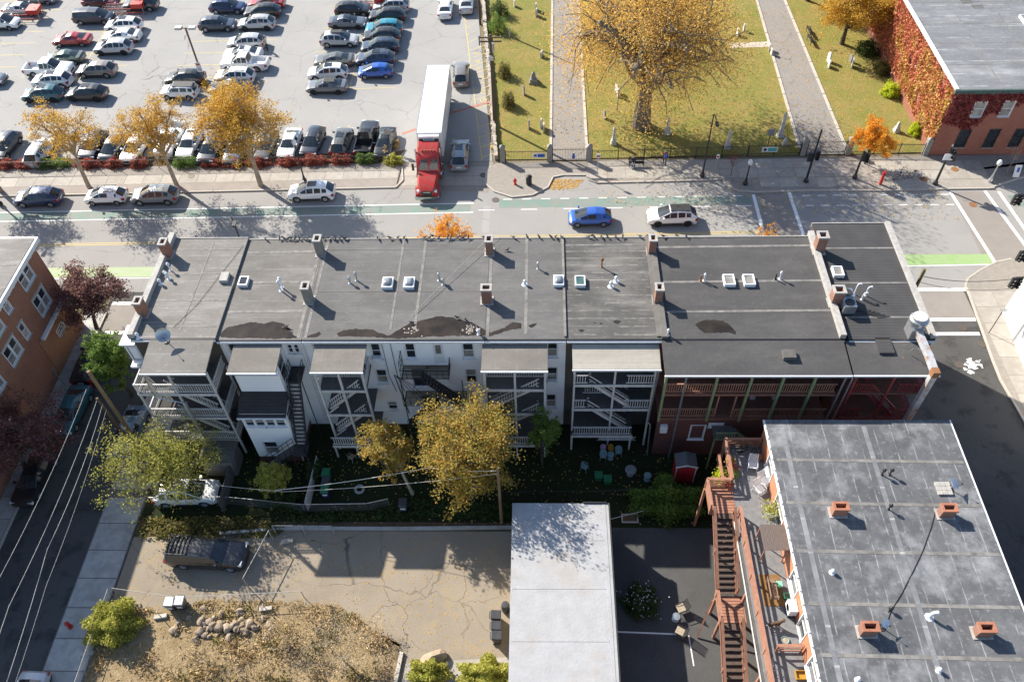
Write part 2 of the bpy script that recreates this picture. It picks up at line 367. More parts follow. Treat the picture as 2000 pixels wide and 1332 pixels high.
for k in range(26):
    a = random.gauss(0, 1); x, y = at(1897 + a * 14, 714 + random.gauss(0, 6)); s = random.uniform(.06, .34) / (1 + abs(a)); MB().sheet([(x + s * random.uniform(.6, 1.5) * math.cos(q), y + s * random.uniform(.4, 1.2) * math.sin(q)) for q in np.linspace(0, 6.28, 11)[:-1]], .0095 + k * .0002).build('paint_spatter', M_WHITE, se)
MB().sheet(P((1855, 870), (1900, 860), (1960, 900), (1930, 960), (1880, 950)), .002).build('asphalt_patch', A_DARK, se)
# tar patch and manhole lids
M_IRON = mat('cast_iron', (.10, .085, .07), (.15, .12, .1), 12, rough=.6, metal=.4)
M_RUSTIRON = mat('rusty_iron', (.28, .13, .05), (.2, .1, .05), 12, rough=.8)
lid = MB().lathe([(.38, 0), (.38, .012), (.34, .016), (.34, .010), (0.02, .010)], n=20)
lidm = lid.mesh('manhole_lid', M_IRON); lidr = lid.mesh('manhole_lid', M_RUSTIRON)
for px, py, me, par, lb in ((968, 391, lidm, main, 0), (1900, 400, lidr, main, 0), (1880, 640, lidm, se, 0), (1918, 672, lidm, se, 0), (1873, 712, lidm, se, 0), (374, 346, lidm, nws, 1), (1864, 333, lidr, nes, 1), (1803, 352, lidr, nes, 1), (944, 343, lidm, apron, 0)):
    x, y = at(px, py); inst('manhole_lid', me, par, (x, y, .127 if lb else .03 if par is apron else .004))
MB().sheet(P((944, 402), (958, 402), (955, 455), (941, 455)), .0035).build('asphalt_patch', A_LOT, main)

# parking stalls of the big lot
cols = (((207, 58), (170, 120)), ((463, 68), (419, 155)), ((715, 47), (680, 186)), ((10, 60), (-40, 120)))
for q, (a, b) in enumerate(cols):
    A = at(*a); B = at(*b); sl_ = (A[0] - B[0]) / (A[1] - B[1])
    X = lambda y: A[0] + sl_ * (y - A[1])
    y0 = 83.3
    strip(lot, (X(y0), y0), (X(118), 118), .11, .005, M_STALL, 'stall_line')
    for y in np.arange(y0, 118, 2.75):
        strip(lot, (X(y) - 5.4, y - .1), (X(y) + 5.4, y + .1), .11, .006, M_STALL, 'stall_line')
for x in np.arange(-62, -16, 2.75): strip(lot, (x, 70.6), (x - .25, 76.2), .11, .006, M_STALL, 'stall_line')
ha = at(906, 22); hb = at(947, 362)
HX = lambda y: ha[0] + (hb[0] - ha[0]) * (y - ha[1]) / (hb[1] - ha[1])
strip(lot, ha, (HX(69.7), 69.7), .11, .005, M_STALL, 'hatch_line')
for y in np.arange(70.2, 104, 1.75):
    wd = 2.2 if y < 92 else 1.2
    strip(lot, (HX(y), y), (HX(y) + wd * .9, y + 1.15), .1, .006, M_STALL, 'hatch_line')
a = at(868, 225); b = at(962, 198)
strip(lot, a, b, .35, .007, M_RED, 'red_line'); strip(lot, at(785, 262), at(812, 253), .35, .007, M_RED, 'red_line')
def letters(txt, parent, px, py, size, mt, z, rz=0.0, up=None):
    cu = bpy.data.curves.new('txt', 'FONT'); cu.body = txt; cu.size = size; cu.align_x = 'CENTER'; cu.align_y = 'CENTER'
    o = bpy.data.objects.new('txt', cu); COL.objects.link(o)
    me = bpy.data.meshes.new_from_object(o.evaluated_get(bpy.context.evaluated_depsgraph_get())); me.materials.append(mt)
    bpy.data.objects.remove(o); bpy.data.curves.remove(cu)
    if parent is None: return me
    x, y = at(px, py); return inst('painted_letter', me, parent, (x, y, z), rz)
for c, px, py in (('P', 932, 104), ('A', 933, 120), ('R', 936, 134), ('K', 939, 149), ('I', 941, 163), ('N', 943, 180), ('G', 945, 197)):
    letters(c, lot, px, py, 1.15, M_STALL, .008, rd(90))
a = MB().add([(-.12, -1, 0), (.12, -1, 0), (.12, .3, 0), (.4, .3, 0), (0, 1.1, 0), (-.4, .3, 0), (-.12, .3, 0)], [(0, 1, 2, 6), (2, 3, 4, 5, 6)]).mesh('painted_arrow', M_ARROW)
x, y = at(870, 305); inst('painted_arrow', a, lot, (x, y, .006), rd(2))

# park: lawn and the two paths with stone edging
lawn = struct('park_lawn', MB().sheet([(-4.7, 69.75), (40.4, 70.3), (40.4, 150), (-10, 150), (-7.4, 104)], .05), M_LAWN)
M_PATH = asphalt('park_path_asphalt', (.13, .113, .10), (.175, .153, .137), crack=.7, csc=.3)
pth1 = P((1080, 290), (1150, 290), (1136, 0)); p1x0, p1x1 = 1.1, 4.9
pa = struct('west_path', MB().sheet([(1.25, 69.6), (5.0, 69.6), (5.2, 140), (2.2, 140)], .06), M_PATH)
pb = struct('east_path', MB().sheet([(27.3, 70.2), (32.0, 70.2), (31.6, 104), (32, 140), (28, 140), (28.2, 104)], .06), M_PATH)
M_STONE = mat('pale_stone_edging', (.50, .46, .40), (.38, .34, .29), 3, bmp=.2)
for pts in (((1.2, 70.3), (1.7, 100), (2.1, 120)), ((5.05, 70.3), (5.15, 100), (5.2, 120)), ((27.25, 71.2), (28.15, 104), (28, 120)), ((32.05, 71.2), (31.65, 104), (32, 120))):
    for (u, v) in zip(pts[:-1], pts[1:]):
        L = Vector(v) - Vector(u); n = int(L.length / 3)
        for j in range(n):
            p = Vector(u) + L * (j / n); q = Vector(u) + L * ((j + .97) / n)
            MB().beam((p.x, p.y, .06), (q.x, q.y, .06), .28, .16).build('edging_stone', M_STONE, pa if p.x < 15 else pb)
MB().sheet(P((1425, 86), (1516, 82), (1516, 92), (1425, 96)), .058).build('stone_crosspath', M_STONE, pb)
# back yards, alley, concrete lot, rough ground, asphalt yard
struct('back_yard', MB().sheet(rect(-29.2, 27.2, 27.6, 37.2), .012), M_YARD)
struct('alley_verge', MB().sheet([(-29.2, 26.7), (-23, 26.9), (-18.6, 27.3), (-1.9, 27.3), (-1.9, 27.9), (-29.2, 27.9)], .02), M_MULCH)
conc = struct('concrete_lot', MB().sheet([(-29.25, 26.6), (-23, 26.8), (-18.6, 27.2), (-1.9, 27.2), (-1.9, 10), (-29.25, 10)], .004), C_LOT)
wd = [(-29.25, 21.6), (-26, 21.3), (-22.5, 21.9), (-19, 22.0), (-15, 21.9), (-12.5, 21.2), (-11, 20.0), (-9.3, 19.3), (-8.8, 18.3), (-9.2, 10), (-29.25, 10)]
wr = []
for (a, b_) in zip(wd, wd[1:] + wd[:1]):
    for q in range(6 if a[1] > 15 and b_[1] > 15 else 1):
        u = q / 6; wr.append((a[0] + (b_[0] - a[0]) * u + random.uniform(-.22, .22) * (u > 0), a[1] + (b_[1] - a[1]) * u + random.uniform(-.25, .25) * (u > 0)))
struct('rough_ground', MB().sheet(wr, .03), M_WEED)
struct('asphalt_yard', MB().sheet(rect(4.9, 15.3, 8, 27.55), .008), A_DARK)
a = P((1195, 1233), (1320, 1238)); ay = bpy.data.objects['asphalt_yard']
strip(ay, a[0], a[1], .1, .014, M_WHITE); strip(ay, at(1345, 1240), at(1355, 1300), .08, .014, M_WHITE)
MB().prism([(-1.98, 10), (-1.2, 10), (-1.2, 27.3), (-1.98, 27.3)], 0, .06).build('concrete_strip', M_SLAB2, conc)
MB().sheet([(-8.7, 17.9), (-2.0, 18.4), (-2.0, 10), (-9.2, 10)], .008).build('concrete_slab', M_SLAB, conc)
for a, b in (((-23, 26.85), (-18.6, 27.3)), ((-18.6, 27.3), (-10, 27.35)), ((-10, 27.35), (-1.9, 27.5))):
    MB().beam((*a, .05), (*b, .05), .22, .3).build('retaining_kerb', M_SLAB2, conc)
# ---------------------------------------------------------------- building materials
def roof_mat(name, c1, c2, c3, sheet=1.0, along='x', seam=(.3, .29, .27), sa=.35, rough=.85, stretch=(.35, 1, 1)):
    m, nt, b = nodes_of(name); v = pos(nt, stretch)
    c = mix(nt, noise(nt, v, .9, 6, .65, lo=.3, hi=.7), c1, c2); c = mix(nt, mul(nt, noise(nt, v, .45, 6, .7, lo=.5, hi=.72), .75), c, c3)
    v2 = pos(nt); c = mix(nt, mul(nt, noise(nt, v2, 55, 2, lo=.5, hi=.8), .25), c, (.4, .39, .37))
    c = mix(nt, mul(nt, noise(nt, v2, .22, 7, .7, lo=.42, hi=.66), .35), c, tuple(k * .62 for k in c1))
    c = mix(nt, mul(nt, noise(nt, v2, 3.2, 6, .75, lo=.56, hi=.74), .4), c, tuple(min(.6, k * 1.5) for k in c3))
    # lap seams of the roll roofing, a little uneven
    g = N(nt, 'ShaderNodeNewGeometry'); sp = N(nt, 'ShaderNodeSeparateXYZ'); nt.links.new(g.outputs['Position'], sp.inputs[0])
    ax = sp.outputs[1] if along == 'x' else sp.outputs[0]
    wob = N(nt, 'ShaderNodeMath', operation='MULTIPLY_ADD'); nt.links.new(noise(nt, v2, .5, 2, lo=0, hi=1), wob.inputs[0]); wob.inputs[1].default_value = .12; nt.links.new(ax, wob.inputs[2])
    fr = N(nt, 'ShaderNodeMath', operation='FRACT'); nt.links.new(mul(nt, wob.outputs[0], 1 / sheet), fr.inputs[0])
    lt = N(nt, 'ShaderNodeMath', operation='LESS_THAN'); nt.links.new(fr.outputs[0], lt.inputs[0]); lt.inputs[1].default_value = .06
    gate = mul(nt, lt.outputs[0], noise(nt, v2, 1.1, 4, lo=.42, hi=.62))
    c = mix(nt, mul(nt, gate, sa), c, seam)
    # fastener dots
    vo = N(nt, 'ShaderNodeTexVoronoi'); vo.inputs['Scale'].default_value = 1.5; vo.inputs['Randomness'].default_value = .45; nt.links.new(v2, vo.inputs['Vector'])
    d = N(nt, 'ShaderNodeMath', operation='LESS_THAN'); nt.links.new(vo.outputs['Distance'], d.inputs[0]); d.inputs[1].default_value = .05
    c = mix(nt, mul(nt, d.outputs[0], .4), c, (.05, .05, .05))
    setc(b, nt, c, rough, spec=.3); bump(nt, b, noise(nt, v2, 2.2, 5, lo=.2, hi=.8), .25, .05); return m
RF_TAN = roof_mat('roof_tan_grey', (.165, .152, .137), (.215, .20, .182), (.30, .283, .26), 1.35, seam=(.42, .40, .37))
RF_BRN = roof_mat('roof_brown_grey', (.125, .116, .106), (.16, .149, .136), (.205, .19, .173), 1.6)
RF_DRK = roof_mat('roof_charcoal', (.098, .095, .092), (.128, .124, .12), (.16, .154, .148), 1.0, seam=(.19, .18, .17), sa=.55)
RF_STR = roof_mat('roof_streaked', (.07, .067, .064), (.105, .10, .094), (.21, .20, .183), .75, seam=(.46, .43, .37), sa=.7, stretch=(.25, 1, 1))
RF_WID = roof_mat('roof_dark_membrane', (.056, .054, .054), (.074, .071, .070), (.10, .096, .093), 3.2, seam=(.09, .085, .08), sa=.3)
RF_POR = roof_mat('porch_roof_grey', (.155, .14, .122), (.195, .177, .155), (.225, .205, .18), 1.5, 'y', seam=(.27, .25, .22))
RF_CREAM = roof_mat('porch_roof_cream', (.36, .33, .28), (.45, .415, .355), (.25, .225, .185), 1.2, seam=(.2, .18, .15), sa=.5, stretch=(.2, 1.6, 1))
RF_BR = roof_mat('roof_blue_grey', (.072, .074, .08), (.14, .143, .15), (.31, .315, .325), 1.1, 'y', seam=(.36, .36, .35), sa=.6, stretch=(.8, .8, 1))
RF_TR = roof_mat('roof_slate_grey', (.14, .145, .155), (.21, .215, .225), (.3, .305, .315), 2.2, seam=(.42, .42, .41), sa=.7, stretch=(.3, 1, 1))
def ridged(name, c1, c2, pitch):
    m, nt, b = nodes_of(name); v = pos(nt); c = mix(nt, noise(nt, v, .8, 5, lo=.3, hi=.7), c1, c2)
    wv = N(nt, 'ShaderNodeTexWave', wave_type='BANDS', bands_direction='Y'); wv.inputs['Scale'].default_value = 1 / pitch / 3.14; nt.links.new(v, wv.inputs['Vector'])
    c = mix(nt, mul(nt, wv.outputs['Fac'], .3), c, tuple(k * .55 for k in c1)); setc(b, nt, c, .8, spec=.25); bump(nt, b, wv.outputs['Fac'], .25, .03); return m
RF_RIB = ridged('roof_ribbed_black', (.052, .051, .052), (.070, .068, .068), .26)
RF_SHG = ridged('shingle_black', (.035, .033, .032), (.055, .05, .048), .22)
W_SID = siding('white_siding', (.87, .88, .89), (.82, .83, .84))
W_GREY = siding('pale_grey_siding', (.62, .63, .64), (.54, .55, .56))
W_SHADE = siding('shade_toned_siding', (.10, .085, .07), (.075, .065, .055))  # deep porch shade painted into the brown wall colour
B_ROW = brick('dark_red_brick', (.13, .045, .038), (.17, .06, .048), (.13, .10, .09))
B_LEFT = brick('left_house_brick', (.30, .115, .065), (.36, .15, .085), (.30, .23, .19))
B_ROUGH = brick('rough_orange_brick', (.34, .135, .06), (.42, .19, .09), (.33, .26, .2))
B_CHIM2 = brick('old_chimney_brick', (.24, .105, .07), (.31, .15, .10), (.28, .235, .2))
B_CHIM = brick('chimney_brick', (.34, .13, .075), (.40, .17, .10), (.35, .28, .23))
B_TR = brick('ivy_house_brick', (.27, .085, .055), (.33, .11, .07), (.28, .2, .16))
M_CHGREY = mat('rendered_chimney', (.20, .18, .155), (.27, .245, .21), 4, bmp=.3)
M_FLASH = mat('pale_flashing', (.30, .285, .265), (.40, .38, .355), 3)
M_SEAM = mat('seam_tape', (.15, .142, .132), (.235, .222, .205), 2.2, c3=(.10, .095, .09), s3=1.2)
M_DKMETAL = mat('dark_metal', (.035, .035, .038), (.055, .053, .05), 6, rough=.5, metal=.3)
M_GALV = mat('galvanised_metal', (.52, .53, .54), (.40, .41, .42), 5, rough=.35, metal=.75)
M_WHITEP = mat('white_paint', (.74, .75, .76), (.64, .65, .66), 4, rough=.5)
M_GREYWOOD = mat('weathered_wood', (.46, .445, .42), (.58, .56, .535), 5, rough=.8, stretch=(1, 1, .2))
M_GREYDARK = mat('grey_floor_boards', (.085, .08, .074), (.115, .108, .10), 4, rough=.85)
M_GREENP = mat('green_post_paint', (.14, .21, .13), (.26, .27, .12), 2.5, rough=.6)
M_RUST = mat('redwood_stain', (.29, .135, .085), (.37, .19, .125), 4, rough=.7, stretch=(1, 1, .3))
M_RUSTDK = mat('red_brown_paint', (.17, .075, .052), (.22, .10, .07), 4, rough=.65)
M_MAROON = mat('maroon_paint', (.22, .035, .035), (.27, .05, .045), 4, rough=.55)
M_DARKIN = mat('dark_doorway', (.03, .028, .026), (.05, .045, .04), 2)
M_SOOT = mat('flue_soot', (.012, .011, .01))
def glass(name, c, rough=.06):
    m, nt, b = nodes_of(name); v = pos(nt); k = mix(nt, noise(nt, v, 1.2, 3, lo=.3, hi=.7), c, tuple(x * .45 for x in c)); setc(b, nt, k, rough, spec=.8); return m
G_DARK = glass('window_glass', (.035, .042, .05)); G_BLIND = glass('window_blind', (.36, .34, .30), .2); G_SKY = glass('skylight_glazing', (.30, .33, .36), .12)
G_TEAL = glass('tinted_skylight', (.07, .14, .125), .1)

def fac(o, u, n):
    o = Vector((*o, 0)); u = Vector((*u, 0)); n = Vector((*n, 0))
    return lambda a, b, z: o + u * a + n * b + Vector((0, 0, z))
def wallholes(mb, F, u0, u1, z0, z1, holes, dep=.16):
    us = sorted({u0, u1} | {h[0] for h in holes} | {h[1] for h in holes}); zs = sorted({z0, z1} | {h[2] for h in holes} | {h[3] for h in holes})
    for a, b in zip(us[:-1], us[1:]):
        for c, d in zip(zs[:-1], zs[1:]):
            mu, mz = (a + b) / 2, (c + d) / 2
            if any(h[0] < mu < h[1] and h[2] < mz < h[3] for h in holes): continue
            mb.add([F(a, 0, c), F(b, 0, c), F(b, 0, d), F(a, 0, d)], [(0, 1, 2, 3)])
    for h in holes:
        a, b, c, d = h
        for q in ([(a, c), (b, c)], [(b, c), (b, d)], [(b, d), (a, d)], [(a, d), (a, c)]):
            mb.add([F(q[0][0], 0, q[0][1]), F(q[1][0], 0, q[1][1]), F(q[1][0], -dep, q[1][1]), F(q[0][0], -dep, q[0][1])], [(0, 1, 2, 3)])
def window(par, F, u0, u1, z0, z1, frame=None, sill=True, glz=None, mull=0, head=None, sillm=None, casing=.07):
    fr = frame or M_WHITEP; m = MB(); c = casing
    for a, b, p, q in ((u0 - c, u1 + c, z1, z1 + c), (u0 - c, u1 + c, z0 - c, z0), (u0 - c, u0, z0, z1), (u1, u1 + c, z0, z1)): m.fbox(F, a, b, .002, .035, p, q)
    t = .05
    for a, b, p, q in ((u0, u1, z1 - t, z1), (u0, u1, z0, z0 + t), (u0, u0 + t, z0 + t, z1 - t), (u1 - t, u1, z0 + t, z1 - t)): m.fbox(F, a, b, -.12, -.02, p, q)
    mz = (z0 + z1) / 2
    m.fbox(F, u0 + t, u1 - t, -.115, -.045, mz - .03, mz + .03)
    if mull: m.fbox(F, (u0 + u1) / 2 - .09, (u0 + u1) / 2 + .09, -.12, .01, z0 + t, z1 - t)
    o = m.build('window', fr, par)
    gl = glz or G_DARK
    gl = gl if isinstance(gl, tuple) else (gl, gl)
    for i, (p, q) in enumerate(((mz + .03, z1 - t), (z0 + t, mz - .03))):
        halves = ((u0 + t, (u0 + u1) / 2 - .09), ((u0 + u1) / 2 + .09, u1 - t)) if mull else ((u0 + t, u1 - t),)
        for a, b in halves: MB().fbox(F, a, b, -.10, -.08, p, q).build('pane', gl[i], o)
    if sill: MB().fbox(F, u0 - c - .05, u1 + c + .05, .003, .12, z0 - c - .06, z0 - c).build('sill', sillm or fr, o)
    if head: MB().fbox(F, u0 - c - .08, u1 + c + .08, .003, .06, z1 + c, z1 + c + .2).build('lintel', head, o)
    return o
def chimney(par, x, y, z, w=.52, d=.7, h=1.3, m=None, cap=None):
    mb = MB(); t = .13
    for a, b, p, q in ((-w / 2, w / 2, -d / 2, -d / 2 + t), (-w / 2, w / 2, d / 2 - t, d / 2), (-w / 2, -w / 2 + t, -d / 2 + t, d / 2 - t), (w / 2 - t, w / 2, -d / 2 + t, d / 2 - t)):
        mb.box(x + a, x + b, y + p, y + q, z - .1, z + h)
    o = mb.build('chimney', m or random.choice((B_CHIM, B_CHIM2)), par)
    c = MB()
    for a, b, p, q in ((-w / 2 - .05, w / 2 + .05, -d / 2 - .05, -d / 2 + .1), (-w / 2 - .05, w / 2 + .05, d / 2 - .1, d / 2 + .05), (-w / 2 - .05, -w / 2 + .1, -d / 2 + .1, d / 2 - .1), (w / 2 - .1, w / 2 + .05, -d / 2 + .1, d / 2 - .1)):
        c.box(x + a, x + b, y + p, y + q, z + h + .002, z + h + .14)
    c.build('chimney_cap', cap or M_FLASH, o)
    MB().box(x - w / 2 + t, x + w / 2 - t, y - d / 2 + t, y + d / 2 - t, z, z + h - .35).build('flue', M_SOOT, o)
    MB().box(x - w / 2 - .12, x + w / 2 + .12, y - d / 2 - .12, y + d / 2 + .12, z - .02, z + .05).build('flashing', M_FLASH, o)
    return o
def vent(par, x, y, z, h=.55, r=.055, m=None, hat=True, curve=False, r2=.13):
    mb = MB(); mb.lathe([(r * 2.6, 0), (r * 1.2, .06), (r, .1), (r, h)], (x, y, z), 10)
    if hat: mb.lathe([(r2, h - .02), (r2, h + .06), (r2 * .6, h + .16), (.02, h + .2)], (x, y, z), 10)
    if curve: mb.tube([(x, y, z + h), (x + .05, y, z + h + .15), (x + .22, y, z + h + .2), (x + .3, y, z + h + .05)], r, 8)
    return mb.build('vent_pipe', m or M_GALV, par, smooth=False)
def skylight(par, x, y, z, w=.7, d=1.0, g=None, dome=True, frame=None):
    m = MB(); h = .28; t = .09
    for a, b, p, q in ((-w / 2, w / 2, -d / 2, -d / 2 + t), (-w / 2, w / 2, d / 2 - t, d / 2), (-w / 2, -w / 2 + t, -d / 2 + t, d / 2 - t), (w / 2 - t, w / 2, -d / 2 + t, d / 2 - t)): m.box(x + a, x + b, y + p, y + q, z, z + h)
    o = m.build('skylight', frame or M_WHITEP, par)
    if dome:
        b = MB(); n = 8; vs = []
        for i in range(n + 1):
            for j in range(n + 1):
                u, v = i / n * 2 - 1, j / n * 2 - 1
                vs.append((x + u * (w / 2 - .07), y + v * (d / 2 - .07), z + h - .02 + .2 * (1 - u ** 4) * (1 - v ** 4)))
        b.add(vs, [(i * (n + 1) + j, (i + 1) * (n + 1) + j, (i + 1) * (n + 1) + j + 1, i * (n + 1) + j + 1) for i in range(n) for j in range(n)])
        b.build('dome', g or G_SKY, o, smooth=True)
    else: MB().box(x - w / 2 + t, x + w / 2 - t, y - d / 2 + t, y + d / 2 - t, z + h - .08, z + h - .05).build('pane', g or G_SKY, o)
    return o
def rstrip(par, a, b, wd, z, m=None, h=.012, name='seam_strip'):
    return MB().beam((*a, z + h / 2), (*b, z + h / 2), wd, h).build(name, (M_SEAM if m in (None, M_FLASH) else m), par)
BAL = {}
def baluster(par, p, h, m, s=.05, axis=None):
    k = (round(h, 2), m.name, s)
    if k not in BAL: BAL[k] = MB().box(-s / 2, s / 2, -s / 2, s / 2, 0, h).mesh('baluster', m)
    return inst('baluster', BAL[k], par, p)
def railing(par, a, b, z, m, h=.95, gap=.15, s=.045, bm=None, slope_to=None, posts=False):
    """rail between a and b (2D) standing on z; slope_to = z at b"""
    z2 = z if slope_to is None else slope_to
    MB().beam((*a, z + h), (*b, z2 + h), .09, .06).build('rail', m, par); MB().beam((*a, z + .12), (*b, z2 + .12), .06, .06).build('rail', m, par)
    L = math.dist(a, b); n = max(1, int(L / gap))
    for i in range(1, n):
        t = i / n; baluster(par, (a[0] + (b[0] - a[0]) * t, a[1] + (b[1] - a[1]) * t, z + (z2 - z) * t + .15), h - .18, bm or m, s)
def flight(par, a, b, wd, m, tm=None, n=None, open_=True, string=.28):
    """stairs from top a to bottom b (3D centre line)"""
    a = Vector(a); b = Vector(b); d = Vector((b.x - a.x, b.y - a.y, 0)); L = d.length; d.normalize(); sx = Vector((-d.y, d.x, 0)) * wd / 2
    n = n or max(3, int((a.z - b.z) / .2))
    for s in (-1, 1): MB().beam(a + sx * s, b + sx * s, .06, string).build('stringer', m, par)
    F = fac((a.x, a.y), (d.x, d.y), (-d.y, d.x)); st = L / n
    me = MB(); me.fbox(fac((0, 0), (d.x, d.y), (-d.y, d.x)), -st * .55, st * .55, -wd / 2 + .035, wd / 2 - .035, -.022, .022); me = me.mesh('tread', tm or m)
    for i in range(n):
        t = (i + .5) / n; p = a + (b - a) * t; inst('tread', me, par, (p.x, p.y, p.z + .08))

# ---------------------------------------------------------------- the terrace of row houses
YF, YR = 46.3, 36.45
def unit(label, x0, x1, zr, wall, roofm, holes=(), yf=YF, fascia=None, gut=True):
    h = thing('row_house', label, 'house', ((x0 + x1) / 2, (YF + YR) / 2, 0), group='terrace of row houses')
    m = MB(); Fr = fac((x0 + .01, YR), (1, 0), (0, -1)); wallholes(m, Fr, 0, x1 - x0 - .02, 0, zr - .2, [(a - x0, b - x0, c, d) for a, b, c, d in holes])
    Fl = fac((x0 + .01, yf), (0, -1), (-1, 0)); wallholes(m, Fl, 0, yf - YR, 0, zr - .2, []); Fg = fac((x1 - .01, YR), (0, 1), (1, 0)); wallholes(m, Fg, 0, yf - YR, 0, zr - .2, [])
    Ff = fac((x1 - .01, yf), (-1, 0), (0, 1)); wallholes(m, Ff, 0, x1 - x0 - .02, 0, zr - .2, []); m.build('wall', wall, h)
    MB().box(x0, x1, YR - .12, yf + .12, zr - .2, zr).build('roof', roofm, h)
    MB().box(x0 + .02, x1 - .02, YR - .2, YR - .1201, zr - .28, zr - .02).build('gutter', M_DKMETAL, h)
    MB().box(x0 + .02, x1 - .02, YR - .30, YR - .2001, zr - .26, zr - .10).build('gutter_lip', M_WHITEP, h)
    MB().box(x0, x1, yf + .1201, yf + .2, zr - .35, zr + .05).build('cornice', fascia or M_FLASH, h)
    return h, Fr
def xz(h0, F, x0, u, **k): window(h0, F, u[0] - x0, u[1] - x0, u[2], u[3], **k)
ZR = 10.5
H = {}
# unit 1
w1 = [(-22.9, -22.62, 8.0, 9.5)]
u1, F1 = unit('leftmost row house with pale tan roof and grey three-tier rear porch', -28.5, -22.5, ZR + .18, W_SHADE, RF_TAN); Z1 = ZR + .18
for y in (45.2, 42.6, 39.9, 37.4): rstrip(u1, (-28.0, y), (-22.7, y), .16, Z1)
for x in (-25.2,): rstrip(u1, (x, 37), (x + .1, 46), .12, Z1 + .003)
MB().box(-28.62, -28.2, YR - .15, 46.7, Z1 - .1, Z1 + .42).build('parapet', M_FLASH, u1)
chimney(u1, -28.2, 44.6, Z1, m=B_LEFT); chimney(u1, -28.2, 38.6, Z1, m=B_LEFT)
for px, py, h, r in ((330, 545, .5, .06), (333, 528, .6, .05), (325, 540, .4, .06), (309, 555, .35, .08), (262, 660, .35, .08)):
    x, y = at(px, py, Z1); vent(u1, max(x, -27.9), y, Z1, h, r, M_WHITEP)
x, y = at(440, 545, Z1); MB().box(x - .3, x + .3, y - .45, y + .45, Z1, Z1 + .3).build('roof_hatch', M_FLASH, u1)
# unit 2
u2, F2 = unit('white sided row house with enclosed two-storey rear bay, second from left', -22.48, -16.52, ZR, W_SID, RF_BRN, [(-21.95, -21.35, 8.2, 9.9), (-17.75, -17.4, 8.9, 9.8), (-17.3, -16.95, 8.9, 9.8)])
for u in ((-21.95, -21.35, 8.2, 9.9), (-17.75, -17.4, 8.9, 9.8), (-17.3, -16.95, 8.9, 9.8)): xz(u2, F2, -22.47, u, casing=.05)
for y in (45.0, 41.8, 38.9): rstrip(u2, (-22.3, y), (-16.8, y + .1), .25, ZR, M_FLASH)
rstrip(u2, (-16.75, YR), (-16.75, 46.6), .22, ZR + .004)
chimney(u2, -16.6, 44.9, ZR, m=M_CHGREY, h=1.45); chimney(u2, -16.6, 40.0, ZR, m=M_CHGREY, h=1.45)
x, y = at(477, 553, ZR); skylight(u2, x, y, ZR, .7, .9, G_DARK, False)
for px, py in ((549, 568), (551, 562)): x, y = at(px, py, ZR); vent(u2, x, y, ZR, .9, .06, M_WHITEP)
# unit 3
w3 = [(-9.42, -8.75, 8.3, 9.9), (-7.5, -6.75, 7.62, 9.85), (-5.38, -4.62, 8.35, 9.9), (-11.85, -11.2, 8.3, 9.9), (-11.9, -11.15, 5.4, 6.95), (-9.3, -8.3, 4.9, 7.0), (-5.35, -4.6, 5.4, 7.0), (-11.6, -10.9, 2.0, 3.0), (-15.9, -15.2, 8.3, 9.9), (-8.9, -8.0, 1.7, 3.8), (-5.35, -4.6, 2.2, 3.9)]
u3, F3 = unit('wide white sided row house with dark roof, black fire escape and slanted-stair porch', -16.5, -3.77, ZR, W_SID, RF_DRK, w3)
for i, u in enumerate(w3):
    if i == 1: continue
    xz(u3, F3, -16.49, u, glz=(G_DARK, G_DARK) if i in (0, 3) else (G_DARK, G_BLIND) if i in (2, 4) else (G_BLIND, G_DARK))
d = MB().fbox(F3, -7.5 + 16.49, -6.75 + 16.49, -.12, -.06, 7.62, 9.85).build('door', M_WHITEP, u3)
MB().fbox(F3, -7.32 + 16.49, -6.93 + 16.49, -.058, -.045, 8.7, 9.65).build('pane', G_BLIND, d)
for x in (-10.4, -8.7): rstrip(u3, (x, 37.2), (x, 46.5), .16 if x < -9 else .2, ZR)
for y in (45.3, 40.9): rstrip(u3, (-16.2, y), (-4, y), .07, ZR + .003, RF_BRN)
rstrip(u3, (-16.25, YR), (-16.25, 46.6), .2, ZR)
for px, py in ((757, 552), (799, 552)): x, y = at(px, py, ZR + .2); skylight(u3, x, y, ZR, .78, 1.05)
for px, py, h in ((684, 553, .5), (697, 548, .7), (858, 548, .6), (866, 556, .45)): x, y = at(px, py, ZR); vent(u3, x, y, ZR, h, .06)
x, y = at(943, 655, ZR); vent(u3, x - .3, y + .1, ZR, .35, .05, M_WHITEP)
# unit 4
w4 = [(.55, 1.25, 8.45, 10.0), (.55, 1.28, 5.6, 7.2), (.52, 1.22, 2.35, 3.95), (-3.4, -2.8, 8.4, 9.9)]
u4, F4 = unit('white sided row house behind the yellow maple with porch under grey roof', -3.75, 1.85, ZR, W_SID, RF_DRK, w4)
for u in w4: xz(u4, F4, -3.74, u, glz=(G_DARK, G_BLIND))
for x in (-.95,): rstrip(u4, (x, 36.8), (x, 46.5), .22, ZR)
rstrip(u4, (-3.6, 36.6), (-3.6, 46.6), .22, ZR); rstrip(u4, (1.78, 36.5), (1.78, 46.6), .16, ZR, None, .12)
chimney(u4, -3.75, 44.9, ZR); chimney(u4, -3.75, 39.9, ZR, w=.7, d=.6)
x, y = at(1091, 548, ZR + .2); skylight(u4, x, y, ZR, .75, 1.0)
for px, py, h, r in ((1051, 525, .5, .05), (1025, 556, .3, .09)): x, y = at(px, py, ZR); vent(u4, x, y, ZR, h, r, M_WHITEP if h < .4 else M_GALV)
